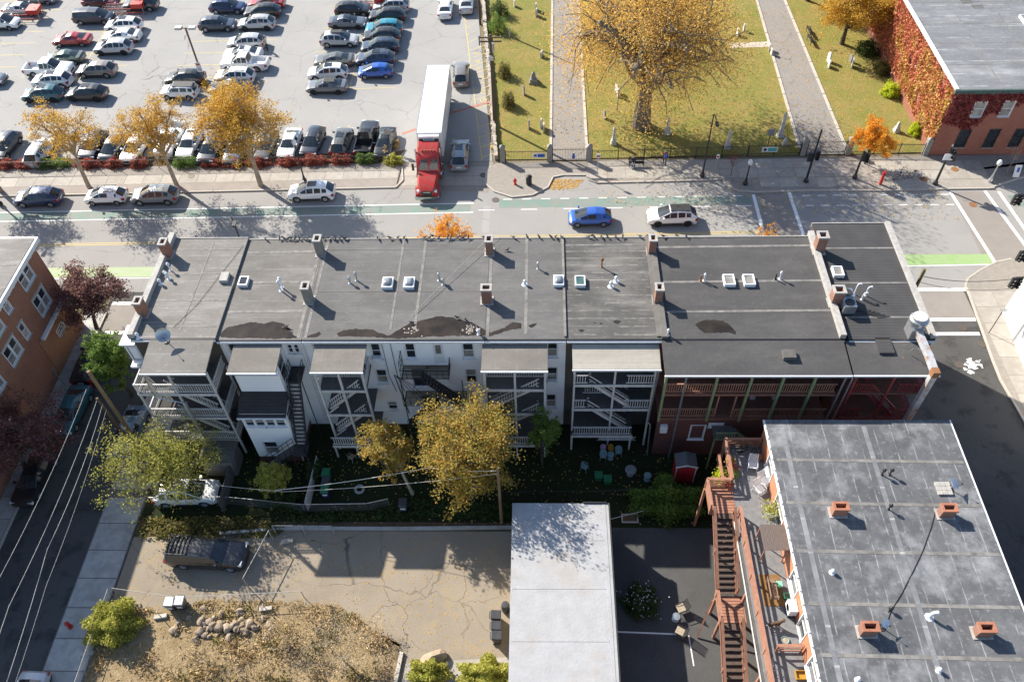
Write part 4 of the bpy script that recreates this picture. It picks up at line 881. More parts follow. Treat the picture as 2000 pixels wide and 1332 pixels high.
# ---------------------------------------------------------------- brick house at left
lh = thing('brick_house', 'red brick house with white cornice at the left edge of the photo', 'house', (-45, 40, 0))
XL, YN, ZL = -40.2, 46.9, 10.0
FL = fac((XL, YN), (0, -1), (1, 0)); U = lambda y: YN - y
wl = [(U(45.25), U(43.5), 7.95, 9.5), (U(45.2), U(43.4), 5.05, 6.75), (U(41.35), U(40.7), 8.35, 9.65), (U(41.3), U(40.65), 5.45, 6.8), (U(39.75), U(38.0), 5.35, 6.95), (U(39.7), U(38.0), 8.1, 9.6), (U(44.8), U(43.65), 2.3, 2.9), (U(36.5), U(35.2), 5.35, 6.95)]
m = MB(); wallholes(m, FL, 0, YN - 20, 4.12, ZL - .75, [w for w in wl if w[2] > 4]); m.add([(XL - 14, YN, 0), (XL, YN, 0), (XL, YN, ZL - .75), (XL - 14, YN, ZL - .75)], [(0, 1, 2, 3)]); m.build('wall', B_LEFT, lh)
m = MB(); F2_ = fac((XL + .04, YN), (0, -1), (1, 0)); wallholes(m, F2_, 0, U(41.4), 0, 4.11, [wl[6]]); m.build('lower_wall', B_ROUGH, lh); m = MB(); wallholes(m, FL, U(41.4), YN - 20, 0, 4.118, []); m.build('base_wall', B_LEFT, lh)
for i, w_ in enumerate(wl):
    dbl = w_[1] - w_[0] > 1.2 and w_[2] > 3
    window(lh, FL if i != 6 else F2_, *w_, mull=1 if dbl else 0, glz=(G_DARK, G_BLIND), head=M_FLASH if i != 6 else None, sillm=M_FLASH)
MB().fbox(FL, U(46.8), U(41.8), .045, .3, 3.9, 4.16).build('ledge', M_WHITEP, lh)
MB().box(XL - 14, XL + .04, 20, YN + .05, ZL - .75, ZL - .3).build('frieze', M_WHITEP, lh)
MB().box(XL - 14, XL + .42, 20, YN + .5, ZL - .299, ZL + .06).build('cornice', M_WHITEP, lh)
MB().box(XL - 14, XL + .22, 20, YN + .3, ZL + .061, ZL + .10).build('roof', RF_TAN, lh)
bk = MB().box(0, .28, -.06, .06, ZL - .5, ZL - .31).mesh('bracket', M_WHITEP)
for y in np.arange(36, 46.9, .8): inst('bracket', bk, lh, (XL + .041, y, 0))
for y in (44.2, 40.6): rstrip(lh, (XL - 12, y), (XL, y), .14, ZL + .1)
# ---------------------------------------------------------------- ivy covered building top right
tr = thing('brick_building', 'red brick building covered in autumn ivy at the top right corner', 'building', (47, 78, 0))
XT, YT, ZT = 40.1, 69.85, 7.75
FT = fac((XT, YT), (1, 0), (0, -1))
wt = [(2.35, 3.4, 4.7, 6.35), (5.1, 6.1, 4.7, 6.4), (7.9, 8.9, 4.7, 6.4), (2.15, 3.2, 1.1, 3.1), (5.05, 6.05, 1.05, 3.15), (7.6, 8.6, 1.05, 3.15), (10.6, 11.6, 1.05, 3.15), (10.6, 11.6, 4.7, 6.4)]
m = MB(); wallholes(m, FT, 0, 26, 0, ZT - .2, wt); Fw_ = fac((XT, 110), (0, -1), (-1, 0)); wallholes(m, Fw_, 0, 110 - YT, 0, ZT - .2, [(30.6, 31.8, 4.6, 6.3), (20, 21.2, 4.6, 6.3)]); m.build('wall', B_TR, tr)
for i, w_ in enumerate(wt): window(tr, FT, *w_, frame=M_DKMETAL if i > 2 and i < 7 else M_WHITEP, glz=(G_BLIND, G_BLIND) if i < 3 else (G_DARK, G_DARK), sillm=M_FLASH)
for w_ in ((30.6, 31.8, 4.6, 6.3), (20, 21.2, 4.6, 6.3)): window(tr, Fw_, *w_)
MB().box(XT - .1, 67, YT - .1, 110, ZT - .2, ZT).build('roof', RF_TR, tr)
MB().box(XT - .25, XT + .12, YT - .12, 110, ZT + .001, ZT + .16).build('coping', M_WHITEP, tr)
MB().box(XT - .25, 67, YT - .32, YT - .121, ZT - .3, ZT + .1).build('gutter', mat('verdigris_gutter', (.05, .085, .08), (.07, .1, .09), 3), tr)
for y in (74.2, 78.2, 82, 86.5): rstrip(tr, (XT + .4, y), (62, y + .1), .12, ZT)
for x in (44.5, 49): rstrip(tr, (x, 70), (x, 100), .1, ZT + .004)
for px, py in ((1888, 4), (1910, 14)): x, y = at(px, py, ZT); MB().sheet(rect(x - .6, x + .6, y - .4, y + .4), ZT + .006).build('roof_patch', RF_DRK, tr)
x, y = at(1995, 42, ZT); skylight(tr, x + .6, y, ZT, 1.2, 1.8, G_SKY, False)
# ---------------------------------------------------------------- white building at right edge
wb = thing('white_building', 'white rendered corner building cut by the right edge of the photo', 'building', (46, 42, 0))
a = Vector((39.75, 48.0)); b = Vector((38.7, 34.0)); ud = (b - a).normalized(); FW = fac(a, ud, (ud.y, -ud.x))
M_REND = mat('white_render', (.78, .775, .76), (.72, .715, .70), 2, rough=.6)
ww = [(1.9, 2.6, 4.6, 5.6), (5.2, 6.0, 4.0, 5.4), (4.9, 5.8, 1.2, 2.6), (9, 10, 4, 5.4)]
m = MB(); wallholes(m, FW, 0, (b - a).length, 0, 8.5, ww); m.add([(a.x, a.y, 0), (60, 52, 0), (60, 52, 8.5), (a.x, a.y, 8.5)], [(3, 2, 1, 0)]); m.build('wall', M_REND, wb)
for w_ in ww: window(wb, FW, *w_, frame=M_FLASH, glz=(G_BLIND, G_DARK))
MB().prism([(a.x - .1, a.y + .1), (b.x - .1, b.y), (60, 34), (60, 52.1)], 8.501, 8.7).build('roof', RF_TR, wb)
pipe(wb, [FW(3.2, .08, 8.4), FW(3.2, .08, .2)], M_GALV, .05)
# ---------------------------------------------------------------- low building with white coated roof
lw = thing('white_roofed_garage', 'low flat building with a white coated roof in front of the terrace', 'building', (1.4, 20, 0))
M_WROOF = None
def wroof():
    m, nt, b = nodes_of('white_roof_coating'); v = pos(nt)
    c = mix(nt, noise(nt, v, 1.2, 6, .6, lo=.3, hi=.7), (.38, .38, .385), (.32, .32, .322)); c = mix(nt, mul(nt, noise(nt, v, .4, 6, .65, lo=.53, hi=.68), .6), c, (.33, .295, .255))
    c = mix(nt, mul(nt, noise(nt, v, 14, 4, .7, lo=.55, hi=.75), .5), c, (.3, .29, .28)); setc(b, nt, c, .75, spec=.25); bump(nt, b, noise(nt, v, 5, 5, .7, lo=.2, hi=.8), .28, .05); return m
M_WROOF = wroof(); M_BLOCK = mat('tan_block_wall', (.36, .31, .23), (.42, .37, .28), 3, bmp=.2)
xa_, xb_ = -1.85, 4.62
MB().box(xa_ + .05, xb_ - .05, 6, 27.2, 0, 3.78).build('wall', M_BLOCK, lw)
MB().box(xa_, xb_, 5.9, 27.3, 3.781, 4.0).build('roof', M_WROOF, lw)
MB().box(xb_ + .001, xb_ + .09, 5.9, 27.32, 3.76, 4.06).build('edge_trim', M_DKMETAL, lw)
for y in (24.6, 21.3, 18.0): rstrip(lw, (xa_ + .1, y), (xb_ - .45, y + .04), .12, 4.0, M_WROOF, .015, 'roof_lap')
rstrip(lw, (xb_ - .3, 6), (xb_ - .3, 27.2), .22, 4.0, M_WROOF, .02, 'roof_lap')
MB().box(2.9, 4.5, 27.301, 27.36, 3.7, 4.12).build('edge_trim', M_DKMETAL, lw)
# ---------------------------------------------------------------- building bottom right with timber deck
br = thing('deck_building', 'flat roofed brick building with redwood deck and stairs, bottom right', 'building', (21, 20, 0))
XB, X2, YB, ZB, ZD = 15.15, 27.0, 31.4, 7.85, 5.3
B_BR = siding('tan_clapboard', (.50, .22, .12), (.44, .19, .105), .14)
FB = fac((XB, YB), (0, -1), (-1, 0)); V = lambda y: YB - y
wbk = [(V(29.3), V(28.0), 5.75, 7.15), (V(26.4), V(24.6), 5.35, 7.2), (V(21.3), V(20.1), 5.7, 7.2), (V(18.6), V(17.6), 5.35, 7.2), (V(16.2), V(15.0), 5.6, 7.2)]
m = MB(); wallholes(m, FB, 0, 24, 0, ZB - .15, wbk); m.add([(XB, YB, 0), (X2, YB, 0), (X2, YB, ZB - .15), (XB, YB, ZB - .15)], [(0, 1, 2, 3)]); m.add([(X2 - .01, YB, 0), (X2 - .01, 7, 0), (X2 - .01, 7, ZB - .15), (X2 - .01, YB, ZB - .15)], [(0, 1, 2, 3)]); m.build('wall', B_BR, br)
for w_ in wbk: window(br, FB, *w_, glz=(G_BLIND, G_DARK))
MB().box(XB - .12, X2 + .12, 7, YB + .1, ZB - .15, ZB).build('roof', RF_BR, br)
MB().box(XB - .24, XB - .1201, 7, YB + .1, ZB - .14, ZB - .02).build('gutter', M_WHITEP, br); MB().box(X2 + .1201, X2 + .22, 7, YB + .1, ZB - .18, ZB + .0).build('gutter', M_WHITEP, br)
gb = MB().box(-.03, .03, -.02, .02, -.02, .03).mesh('gutter_bracket', M_DKMETAL)
for y in np.arange(10, 31, .8): inst('gutter_bracket', gb, br, (XB - .18, y, ZB))
for y in (28.4, 25.3, 22.1, 18.9, 16.0): rstrip(br, (XB + .1, y), (X2, y - .15), .22, ZB, None)
for x in (XB + .9, 21.4): rstrip(br, (x, 8), (x, 31), .3, ZB + .004, RF_TR)
for px, py in ((1641, 992), (1852, 995), (1698, 1226), (1925, 1228)):
    x, y = at(px, py, ZB + .6); chimney(br, x, y, ZB, w=.85, d=.5, h=.75, cap=B_CHIM)
for px, py, h in ((1722, 927, .55), (1737, 927, .55), (1735, 995, .5), (1737, 1192, .3)): x, y = at(px, py, ZB); vent(br, x, y, ZB, h, .05, M_DKMETAL)
for px, py in ((1625, 1118), (1675, 1328), (1833, 1310)): x, y = at(px, py, ZB); vent(br, x, y, ZB, .2, .07, M_WHITEP)
x, y = at(1815, 1205, ZB); vent(br, x, y, ZB, .5, .1, M_WHITEP, hat=False, curve=True)
d2 = thing('satellite_dish', 'white satellite dish on a block-weighted mount on the blue-grey roof', 'satellite dish', (*at(1855, 960, ZB), ZB)); xx, yy = at(1855, 955, ZB); dish_at(d2, xx, yy, ZB, .38, (.6, -.2, .75), M_WHITEP)
for dx_ in (-.45, -.15, .15):
    for dy_ in (-.3, 0, .3): MB().box(xx + dx_ - .4, xx + dx_ - .12, yy + dy_ - .14, yy + dy_ + .14, ZB, ZB + .14).build('ballast_block', M_FLASH, d2)
d3 = thing('satellite_dish', 'small satellite dish beside the lower chimney of the blue-grey roof', 'satellite dish', (*at(1720, 1222, ZB), ZB)); xx, yy = at(1722, 1225, ZB); dish_at(d3, xx, yy, ZB, .26, (.3, -.5, .8), M_WHITEP)
cab = [at(px, py, ZB) for px, py in ((1828, 992), (1818, 1030), (1802, 1075), (1783, 1115), (1760, 1160), (1740, 1192), (1732, 1215))]
MB().tube([(x, y, ZB + .03) for x, y in cab], .02, 5).build('roof_cable', M_DKMETAL, br)
# deck
M_DECKF = mat('grey_deck_boards', (.15, .15, .155), (.20, .20, .20), 3, rough=.8, stretch=(1, 1, 1))
dk = MB().box(12.75, XB - .02, 6, 31.1, ZD - .14, ZD).build('deck', M_DECKF, br)
MB().box(11.0, 12.749, 25.9, 27.9, ZD - .14, ZD - .003).build('deck_board_area', M_RUST, dk)
bd = MB().box(-.86, .86, -.085, .085, 0, .02).mesh('deck_board', M_RUST)
for y in np.arange(26.0, 27.9, .2): inst('deck_board', bd, dk, (11.88, y, ZD))
def hrail(par, a, b, z, z2=None, m=None, n=4, h=1.0, cap=True, ps=1.6):
    m = m or M_RUST; z2 = z if z2 is None else z2
    for i in range(n): q = .15 + i * (h - .2) / (n - 1) if n > 1 else h / 2; MB().beam((*a, z + q), (*b, z2 + q), .04, .13).build('rail', m, par)
    MB().beam((*a, z + h), (*b, z2 + h), .17, .045).build('rail_cap', m, par)
    L = math.dist(a, b); k = max(1, round(L / ps))
    for i in range(k + 1): t = i / k; x, y, zz = a[0] + (b[0] - a[0]) * t, a[1] + (b[1] - a[1]) * t, z + (z2 - z) * t; MB().box(x - .05, x + .05, y - .05, y + .05, zz - .1, zz + h - .03).build('post', m, par)
hrail(dk, (12.6, 31.0), (XB - .1, 31.0), ZD); hrail(dk, (12.65, 30.95), (12.65, 27.95), ZD); hrail(dk, (12.6, 27.9), (11.0, 27.9), ZD); hrail(dk, (11.0, 27.85), (11.0, 25.95), ZD)
hrail(dk, (12.82, 25.9), (12.95, 8), ZD, ps=2.2)
MB().box(12.55, 12.74, 8, 25.6, ZD - .2, ZD - .1).build('fascia', M_GREYDARK, dk); MB().box(12.5, 12.549, 8, 25.6, ZD - .2, ZD - .06).build('gutter', M_GREYWOOD, dk)
M_TREAD = mat('dark_stair_tread', (.075, .05, .04), (.11, .075, .055), 5)
flight(dk, (11.85, 25.85, ZD), (11.85, 21.5, 2.75), 1.2, M_RUST, M_TREAD, 14)
for x in (11.2, 12.5): hrail(dk, (x, 25.85), (x, 21.5), ZD, 2.75, n=2, ps=2.2)
MB().box(11.2, 12.9, 19.7, 21.45, 2.55, 2.72).build('landing', M_RUST, dk); hrail(dk, (11.2, 21.4), (11.2, 19.75), 2.72, n=3)
for y in np.arange(19.8, 21.4, .2): MB().box(11.3, 12.8, y - .085, y + .085, 2.722, 2.745).build('deck_board', M_RUST, dk)
flight(dk, (11.85, 19.65, 2.7), (11.85, 14.6, .15), 1.2, M_RUST, M_TREAD, 14)
for x in (11.2, 12.5): hrail(dk, (x, 19.65), (x, 14.6), 2.7, .15, n=2, ps=2.2)
for x, y in ((11.0, 27.8), (12.65, 30.9), (12.7, 25.9), (12.8, 21), (12.8, 16), (11.25, 21.4), (11.25, 19.8)): MB().box(x - .08, x + .08, y - .08, y + .08, 0, (ZD if y > 22 or x > 12.7 else 2.6) - .15).build('post', M_RUST, dk)
MB().beam((11.0, 21.2, 2.6), (10.2, 19.8, .1), .1).build('brace', M_RUST, dk)
hrail(dk, (13.6, 17.05), (15.0, 17.05), ZD, n=3)
hrail(dk, (12.2, 30.3), (12.2, 28.2), ZD - .5, n=2, h=.7)
# timber frame at the foot of the stairs
lb = thing('timber_pen', 'pale timber framed pen beside the foot of the red stairs', 'pen', (10.3, 15.6, 0))
for a, b in (((9.2, 16.3), (11.1, 16.3)), ((9.2, 16.3), (9.2, 13.5)), ((11.1, 16.3), (11.1, 13.5))): MB().beam((*a, .75), (*b, .75), .28, .1).build('rail', M_STONE, lb); MB().box(a[0] - .06, a[0] + .06, a[1] - .06, a[1] + .06, 0, .7).build('post', M_STONE, lb)
for x in np.arange(9.5, 11.0, .35): MB().beam((x, 16.1, .3), (x, 13.5, .3), .08).build('slat', M_STONE, lb)
# ---------------------------------------------------------------- vehicles
def paint_mat():
    m, nt, b = nodes_of('car_paint'); oi = N(nt, 'ShaderNodeObjectInfo'); v = pos(nt)
    c = mix(nt, mul(nt, noise(nt, v, 3, 4, lo=.45, hi=.75), .05), oi.outputs['Color'], (.25, .23, .2))
    nt.links.new(c, b.inputs['Base Color']); b.inputs['Roughness'].default_value = .3; b.inputs['Coat Weight'].default_value = .7; b.inputs['Coat Roughness'].default_value = .06; b.inputs['Metallic'].default_value = .15; return m
M_PAINT = paint_mat()
M_CGLASS = glass('car_glass', (.025, .035, .042), .05)
M_TYRE = mat('tyre_rubber', (.02, .02, .02), (.03, .03, .03), 8, rough=.85)
M_RIM = mat('alloy_rim', (.55, .55, .56), (.45, .45, .46), 6, rough=.3, metal=.8)
M_RIMB = mat('black_rim', (.04, .04, .042), (.06, .06, .06), 6, rough=.4, metal=.3)
M_TRIM = mat('black_plastic_trim', (.025, .025, .026), (.035, .035, .035), 6, rough=.6)
M_LAMP = mat('headlamp_lens', (.75, .77, .8), (.6, .62, .65), 6, rough=.1, spec=.8)
M_TAIL = mat('tail_lamp_red', (.35, .015, .012), (.25, .01, .01), 6, rough=.15, spec=.8)
M_PLATE = mat('number_plate', (.7, .7, .68), (.6, .6, .6), 6)
M_CHROME = mat('chrome', (.7, .7, .7), (.6, .6, .6), 6, rough=.12, metal=1)

def lerp(xs, ys):
    return lambda x: float(np.interp(x, xs, ys))
CARS = {
 # L, W, H, belt, wheel r, wheelbase, hood z profile (x from rear 0 to front 1), cabin stations
 'sedan': dict(L=4.75, W=1.84, H=1.45, r=.33, top=([0, .03, .16, .30, .72, .95, 1], [.86, 1.0, 1.05, .97, .96, .80, .62]), cab=(.13, .27, .56, .74), hw=.60),
 'suv': dict(L=4.65, W=1.88, H=1.67, r=.37, top=([0, .03, .2, .3, .6, .74, .95, 1], [.93, 1.07, 1.09, 1.06, 1.01, 1.03, .88, .68]), cab=(.012, .135, .57, .775), hw=.60),
 'hatch': dict(L=4.1, W=1.74, H=1.53, r=.32, top=([0, .03, .2, .3, .75, .95, 1], [.9, 1.0, 1.02, .98, .98, .82, .64]), cab=(.012, .15, .57, .84), hw=.55),
 'minivan': dict(L=5.1, W=1.98, H=1.75, r=.35, top=([0, .03, .2, .3, .78, .95, 1], [.98, 1.08, 1.08, 1.07, 1.05, .9, .7]), cab=(.01, .07, .66, .85), hw=.70),
 'box': dict(L=4.2, W=1.8, H=1.62, r=.34, top=([0, .03, .2, .3, .75, .96, 1], [.95, 1.05, 1.05, 1.04, 1.03, .93, .72]), cab=(.01, .05, .63, .77), hw=.66),
 'pickup': dict(L=5.7, W=1.98, H=1.88, r=.40, top=([0, .03, .2, .3, .75, .96, 1], [1.08, 1.12, 1.12, 1.12, 1.16, 1.06, .85]), cab=(.37, .405, .60, .735), hw=.70, bed=(.03, .36)),
 'capped': dict(L=5.6, W=1.95, H=1.82, r=.40, top=([0, .03, .2, .3, .75, .96, 1], [1.08, 1.12, 1.12, 1.12, 1.14, 1.05, .85]), cab=(.03, .05, .62, .75), hw=.74),
}
CAR_MESH = {}
def car_meshes(t):
    if t in CAR_MESH: return CAR_MESH[t]
    c = CARS[t]; L, W, Hh, r = c['L'], c['W'], c['H'], c['r']; out = {}
    zt = lerp(*c['top']); xr, xf = .19, .80                                  # axle fractions
    if t == 'minivan': xr, xf = .2, .81
    if t in ('pickup', 'capped'): xr, xf = .22, .82
    fr = sorted(set([0, .006, .03, .07, .3, .4, .5, .6, .7, .93, .97, .994, 1.0] + [xa + q * r / L for xa in (xr, xf) for q in (-1.28, -1.2, -.85, -.45, 0, .45, .85, 1.2, 1.28)] + ([.03, .031, .359, .36] if 'bed' in c else [])))
    def hw(f):
        e = min(f, 1 - f); k = 1 - max(0, (.10 - e) / .10) ** 2.2 * (.20 if f > .5 else .13); return W / 2 * k
    def zb(f):
        z = .24 if .05 < f < .95 else .32
        for xa in (xr, xf):
            d = abs(f - xa) * L / r
            if d < 1.22: z = max(z, r + r * 1.16 * math.sqrt(max(0, 1 - (d / 1.22) ** 2)) * 1.0)
        return z
    mb = MB(); rows = []
    for f in fr:
        x = (f - .5) * L; h, b, z = hw(f), zb(f), zt(f); sh = .06 + .04 * (1 - min(f, 1 - f) * 2)
        bed = 'bed' in c and c['bed'][0] + .0005 < f < c['bed'][1] - .0005
        inn = W / 2 - .12
        pts = [(0, min(b, .3)), (h * .80, min(b + 0.0, .9)), (h * .97, b), (h, max(b + .02, z * .5)), (h * .985, z - sh * 1.6), (h * .93, z - .015)]
        if bed: pts += [(inn, z - .01), (inn - .02, z - .5), (0, z - .5)]
        else: pts += [(h * .84, z + .005), (h * .5, z + .03), (0, z + .04)]
        rows.append([(x, y, q) for y, q in pts])
    n = len(rows[0]); full = [[(x, y, z) for x, y, z in rw] + [(x, -y, z) for x, y, z in rw[-2:0:-1]] for rw in rows]; k = len(full[0])
    vs = [p for rw in full for p in rw]
    fs = [(i * k + j, i * k + (j + 1) % k, (i + 1) * k + (j + 1) % k, (i + 1) * k + j) for i in range(len(full) - 1) for j in range(k)]
    fs += [tuple(range(k)), tuple(range((len(full) - 1) * k, len(full) * k))[::-1]]
    mb.add(vs, fs)
    # greenhouse
    c0, c1, c2, c3 = c['cab']; hr = c['hw']; belt = zt(.5)
    st = [c0, c1]
    pill = []
    span = c2 - c1
    cuts = {'sedan': (.06, .50, .56), 'hatch': (.10, .52, .58), 'suv': (.22, .28, .60, .66), 'minivan': (.24, .28, .60, .64), 'box': (.20, .26, .58, .64), 'pickup': (.48, .56), 'capped': (.36, .44, .70, .76)}[t]
    inner = [c1 + span * q for q in cuts]
    st += inner + [c2 - .012, c2, c3]
    def sect(f, i):
        x = (f - .5) * L; top = Hh
        if f in (c0, c3):
            hb = min(hw(f), W / 2) * .90; z = zt(f) + .01
            return [(x, hb, z), (x, hb - .01, z + .012), (x, hb - .05, z + .02), (x, hb - .12, z + .03), (x + (.05 if f == c3 else -.03), hb * .6, z + .03), (x + (.09 if f == c3 else -.05), 0, z + .035)]
        q = (f - c1) / span; z = top - .30 * max(0, q - .5) ** 2 - (.55 if t == 'sedan' else .42 if t in ('suv', 'hatch') else .15) * max(0, .55 - q) ** 2
        hb = W / 2 * .93
        return [(x, hb, zt(f) - .005), (x, hb - .015, zt(f) + .06), (x, hr + .025, z - .12), (x, hr - .03, z - .045), (x, hr * .62, z), (x, 0, z + .02)]
    S = [sect(f, i) for i, f in enumerate(st)]
    G = {'w': MB(), 'r': MB(), 'sl': MB(), 'sr': MB()}; parts_s = []
    pillars = set()
    if t == 'sedan' or t == 'hatch': pillars = {0, 2}
    else: pillars = {2, 4}
    if t == 'pickup': pillars = {2}
    rp = MB()                                                               # roof panel colour region
    for i in range(len(st) - 1):
        A, B = S[i], S[i + 1]; front = i == len(st) - 2; rear = i == 0
        for j in range(5):
            for sgn in (1, -1):
                q = [(x, y * sgn, z) for x, y, z in (A[j], B[j], B[j + 1], A[j + 1])]
                if sgn < 0: q = q[::-1]
                tgt = mb
                if front and j in (3, 4): tgt = G['w']
                elif rear and j in (3, 4): tgt = G['r']
                elif j == 1 and not rear and i != len(st) - 3 and (i - 1) not in [p - 1 for p in pillars]:
                    tgt = ('s', sgn, i)
                if isinstance(tgt, tuple):
                    gl = MB().add(q, [(0, 1, 2, 3)]); parts_s.append(gl)
                else: tgt.add(q, [(0, 1, 2, 3)])
    me = mb.mesh('body', [M_PAINT, M_TRIM]); fix_normals(me)
    me.polygons.foreach_set('use_smooth', [True] * len(me.polygons))
    # black sills and bumpers' lower faces
    for p in me.polygons:
        if p.center.z < .40 and abs(p.center.y) > W * .3: p.material_index = 1
        if p.center.z < .32: p.material_index = 1
    try: me.set_sharp_from_angle(angle=rd(32))
    except Exception: pass
    out['body'] = me
    def fin(b, nm):
        q = b.mesh(nm, M_CGLASS); fix_normals(q); return q
    out['windshield'] = fin(G['w'], 'windshield'); out['rear_window'] = fin(G['r'], 'rear_window'); out['side'] = [fin(g, 'side_window') for g in parts_s]
    wm = MB().lathe([(r * .62, -.10), (r * .94, -.11), (r, -.07), (r, .07), (r * .94, .11), (r * .62, .10)], (0, 0, 0), 18, 'y', cap=False)
    out['wheel'] = wm.mesh('wheel', M_TYRE)
    rm = MB().lathe([(r * .64, -.09), (r * .60, -.04), (.02, -.04)], (0, 0, 0), 14, 'y', cap=False).lathe([(r * .64, .09), (r * .60, .04), (.02, .04)], (0, 0, 0), 14, 'y', cap=False)
    for a in range(5):
        A = a * 2 * math.pi / 5
        for s in (-1, 1): rm.beam((math.cos(A) * .05, s * .07, math.sin(A) * .05), (math.cos(A) * r * .6, s * .085, math.sin(A) * r * .6), .05, .03)
    out['rim'] = rm.mesh('rim', M_RIM); out['rimb'] = rm.mesh('rim', M_RIMB)
    out['axles'] = [((f - .5) * L, s * (W / 2 - .11), r) for f in (xr, xf) for s in (-1, 1)]
    zl = zt(.965) - .10
    hl = MB(); hl.box(L * .5 - .30, L * .5 - .10, 0, .40, zl - .07, zl + .09); out['headlight'] = hl.mesh('headlight', M_LAMP); out['hl'] = [(0, W / 2 * .52, 0), (0, -W / 2 * .52 - .40, 0)]
    ztl = zt(.02) - (.12 if t != 'pickup' else .2)
    tl = MB().box(-L * .5 - .012, -L * .5 + .22, 0, .26, ztl - (.10 if t == 'sedan' else .22), ztl + .06); out['taillight'] = tl.mesh('taillight', M_TAIL); out['tl'] = [(0, W / 2 * .95 - .26, 0), (0, -W / 2 * .95, 0)]
    mr = MB().box(-.08, .08, 0, .22, -.08, .08); out['mirror'] = mr.mesh('mirror', M_PAINT); mx = (c3 - .5) * L - .35
    out['mr'] = [(mx, W / 2 * .93, belt + .12), (mx, -W / 2 * .93 - .22, belt + .12)]
    gr = MB().box(L * .5 - .06, L * .5 + .012, -.45, .45, .42, .66); out['grille'] = gr.mesh('grille', M_TRIM)
    pl = MB().box(-L * .5 - .02, -L * .5 - .002, -.26, .26, .60, .76); out['plate'] = pl.mesh('number_plate', M_PLATE)
    rl = MB().beam((L * (c1 - .5) + .15, 0, Hh + .05), (L * (c2 - .5) - .2, 0, Hh + .03), .045)
    for q in (c1 + .06, c2 - .08): rl.box((q - .5) * L - .04, (q - .5) * L + .04, -.02, .02, Hh - .04, Hh + .04)
    out['rail'] = rl.mesh('roof_rail', M_TRIM); out['hr'] = hr
    sr = MB().box((c1 - .5) * L + span * L * .50, (c2 - .5) * L - .12, -hr * .62, hr * .62, Hh - .02, Hh + .024); out['sunroof'] = sr.mesh('sunroof', M_CGLASS)
    br_ = MB().box((c1 - .5) * L + .05, (c2 - .5) * L - .1, -hr * .80, hr * .80, Hh - .06, Hh + .027); out['blackroof'] = br_.mesh('roof_panel', M_TRIM)
    CAR_MESH[t] = out; return out
COLS = dict(white=(.78, .78, .77), silver=(.46, .47, .48), grey=(.12, .14, .165), dark=(.026, .034, .05), black=(.018, .019, .021), blue=(.02, .10, .42), navy=(.015, .035, .11), teal=(.015, .10, .13), green=(.035, .075, .06), red=(.36, .025, .03), maroon=(.11, .012, .02), taupe=(.22, .20, .175), bluegrey=(.10, .16, .22), cyan=(.02, .22, .30))
def car(t, col, x, y, heading, label, cat='car', group=None, rails=False, sun=False, black=False, rimb=False, extra=None, name=None, z=0.0):
    M = car_meshes(t); root = thing(name or {'pickup': 'pickup_truck', 'capped': 'pickup_truck', 'minivan': 'minivan', 'suv': 'suv', 'sedan': 'sedan', 'hatch': 'hatchback', 'box': 'suv'}[t], label, cat, (x, y, z), rd(heading), group)
    c = (*(COLS[col] if isinstance(col, str) else col), 1)
    def add(n, me, loc=(0, 0, 0), par=None): o = inst(n, me, par or root, loc, 0, world=False); o.color = c; return o
    add('body', M['body']); add('windshield', M['windshield']); add('rear_window', M['rear_window'])
    for g in M['side']: add('side_window', g)
    for a in M['axles']: wl_ = add('wheel', M['wheel'], a); add('rim', M['rimb' if rimb else 'rim'], (0, 0, 0), wl_)
    for a in M['hl']: add('headlight', M['headlight'], a)
    for a in M['tl']: add('taillight', M['taillight'], a)
    for a in M['mr']: add('mirror', M['mirror'], a)
    add('grille', M['grille']); add('number_plate', M['plate'])
    if rails:
        for s in (-1, 1): add('roof_rail', M['rail'], (0, s * (M['hr'] - .06), 0))
    if black: add('roof_panel', M['blackroof'])
    elif sun: add('sunroof', M['sunroof'])
    if extra: extra(root, M, add)
    return root
GL = 'cars parked in the big lot'
def lotcar(t, col, px, py, hd, label, **k):
    x, y = at(px, py, .72); return car(t, col, x, y, hd + random.uniform(-2, 2), label, {'pickup': 'pickup truck', 'minivan': 'minivan'}.get(t, 'car'), GL, **k)
LL = 180
# left columns of the lot
lotcar('sedan', 'silver', 42, 17, 0, 'silver sedan half hidden by red trolley rail, top left of lot')
lotcar('sedan', 'grey', 74, -4, 0, 'grey car cut by the top edge above the silver sedan')
lotcar('sedan', 'grey', -28, 152, 0, 'dark car cut by left edge with its shadow showing')
lotcar('suv', 'maroon', 197, 2, 0, 'dark red car beside the trolley shelter at top of lot')
lotcar('suv', 'dark', 274, 8, 180, 'dark car right of the red trolley shelter')
lotcar('minivan', 'dark', 183, 33, 0, 'black minivan in front of the trolley shelter')
lotcar('suv', 'white', 241, 49, LL, 'white car just right of and below the black minivan', sun=True)
lotcar('sedan', 'white', 237, 69, LL, 'white car between another white car and a silver one, left lot')
lotcar('suv', 'silver', 221, 92, LL, 'silver crossover at the lower end of the white pair, left lot', rimb=True)
lotcar('sedan', 'red', 140, 76, LL, 'bright red sedan parked alone on the left of lot')
lotcar('sedan', 'green', 125, 111, LL, 'dark green sedan behind the white pickup')
lotcar('pickup', 'white', 95, 134, 0, 'white pickup with open black bed in left of lot')
lotcar('suv', 'white', 101, 156, LL, 'white crossover between the white pickup and the teal car', sun=True)
lotcar('suv', 'teal', 83, 183, LL, 'teal crossover with dark roof at the front of left column', sun=True, rimb=True)
lotcar('suv', 'taupe', 188, 136, LL, 'grey-beige SUV behind the black SUV in the left column')
lotcar('suv', 'black', 169, 181, LL, 'black SUV at the front of the left column beside teal crossover', sun=True, rimb=True)
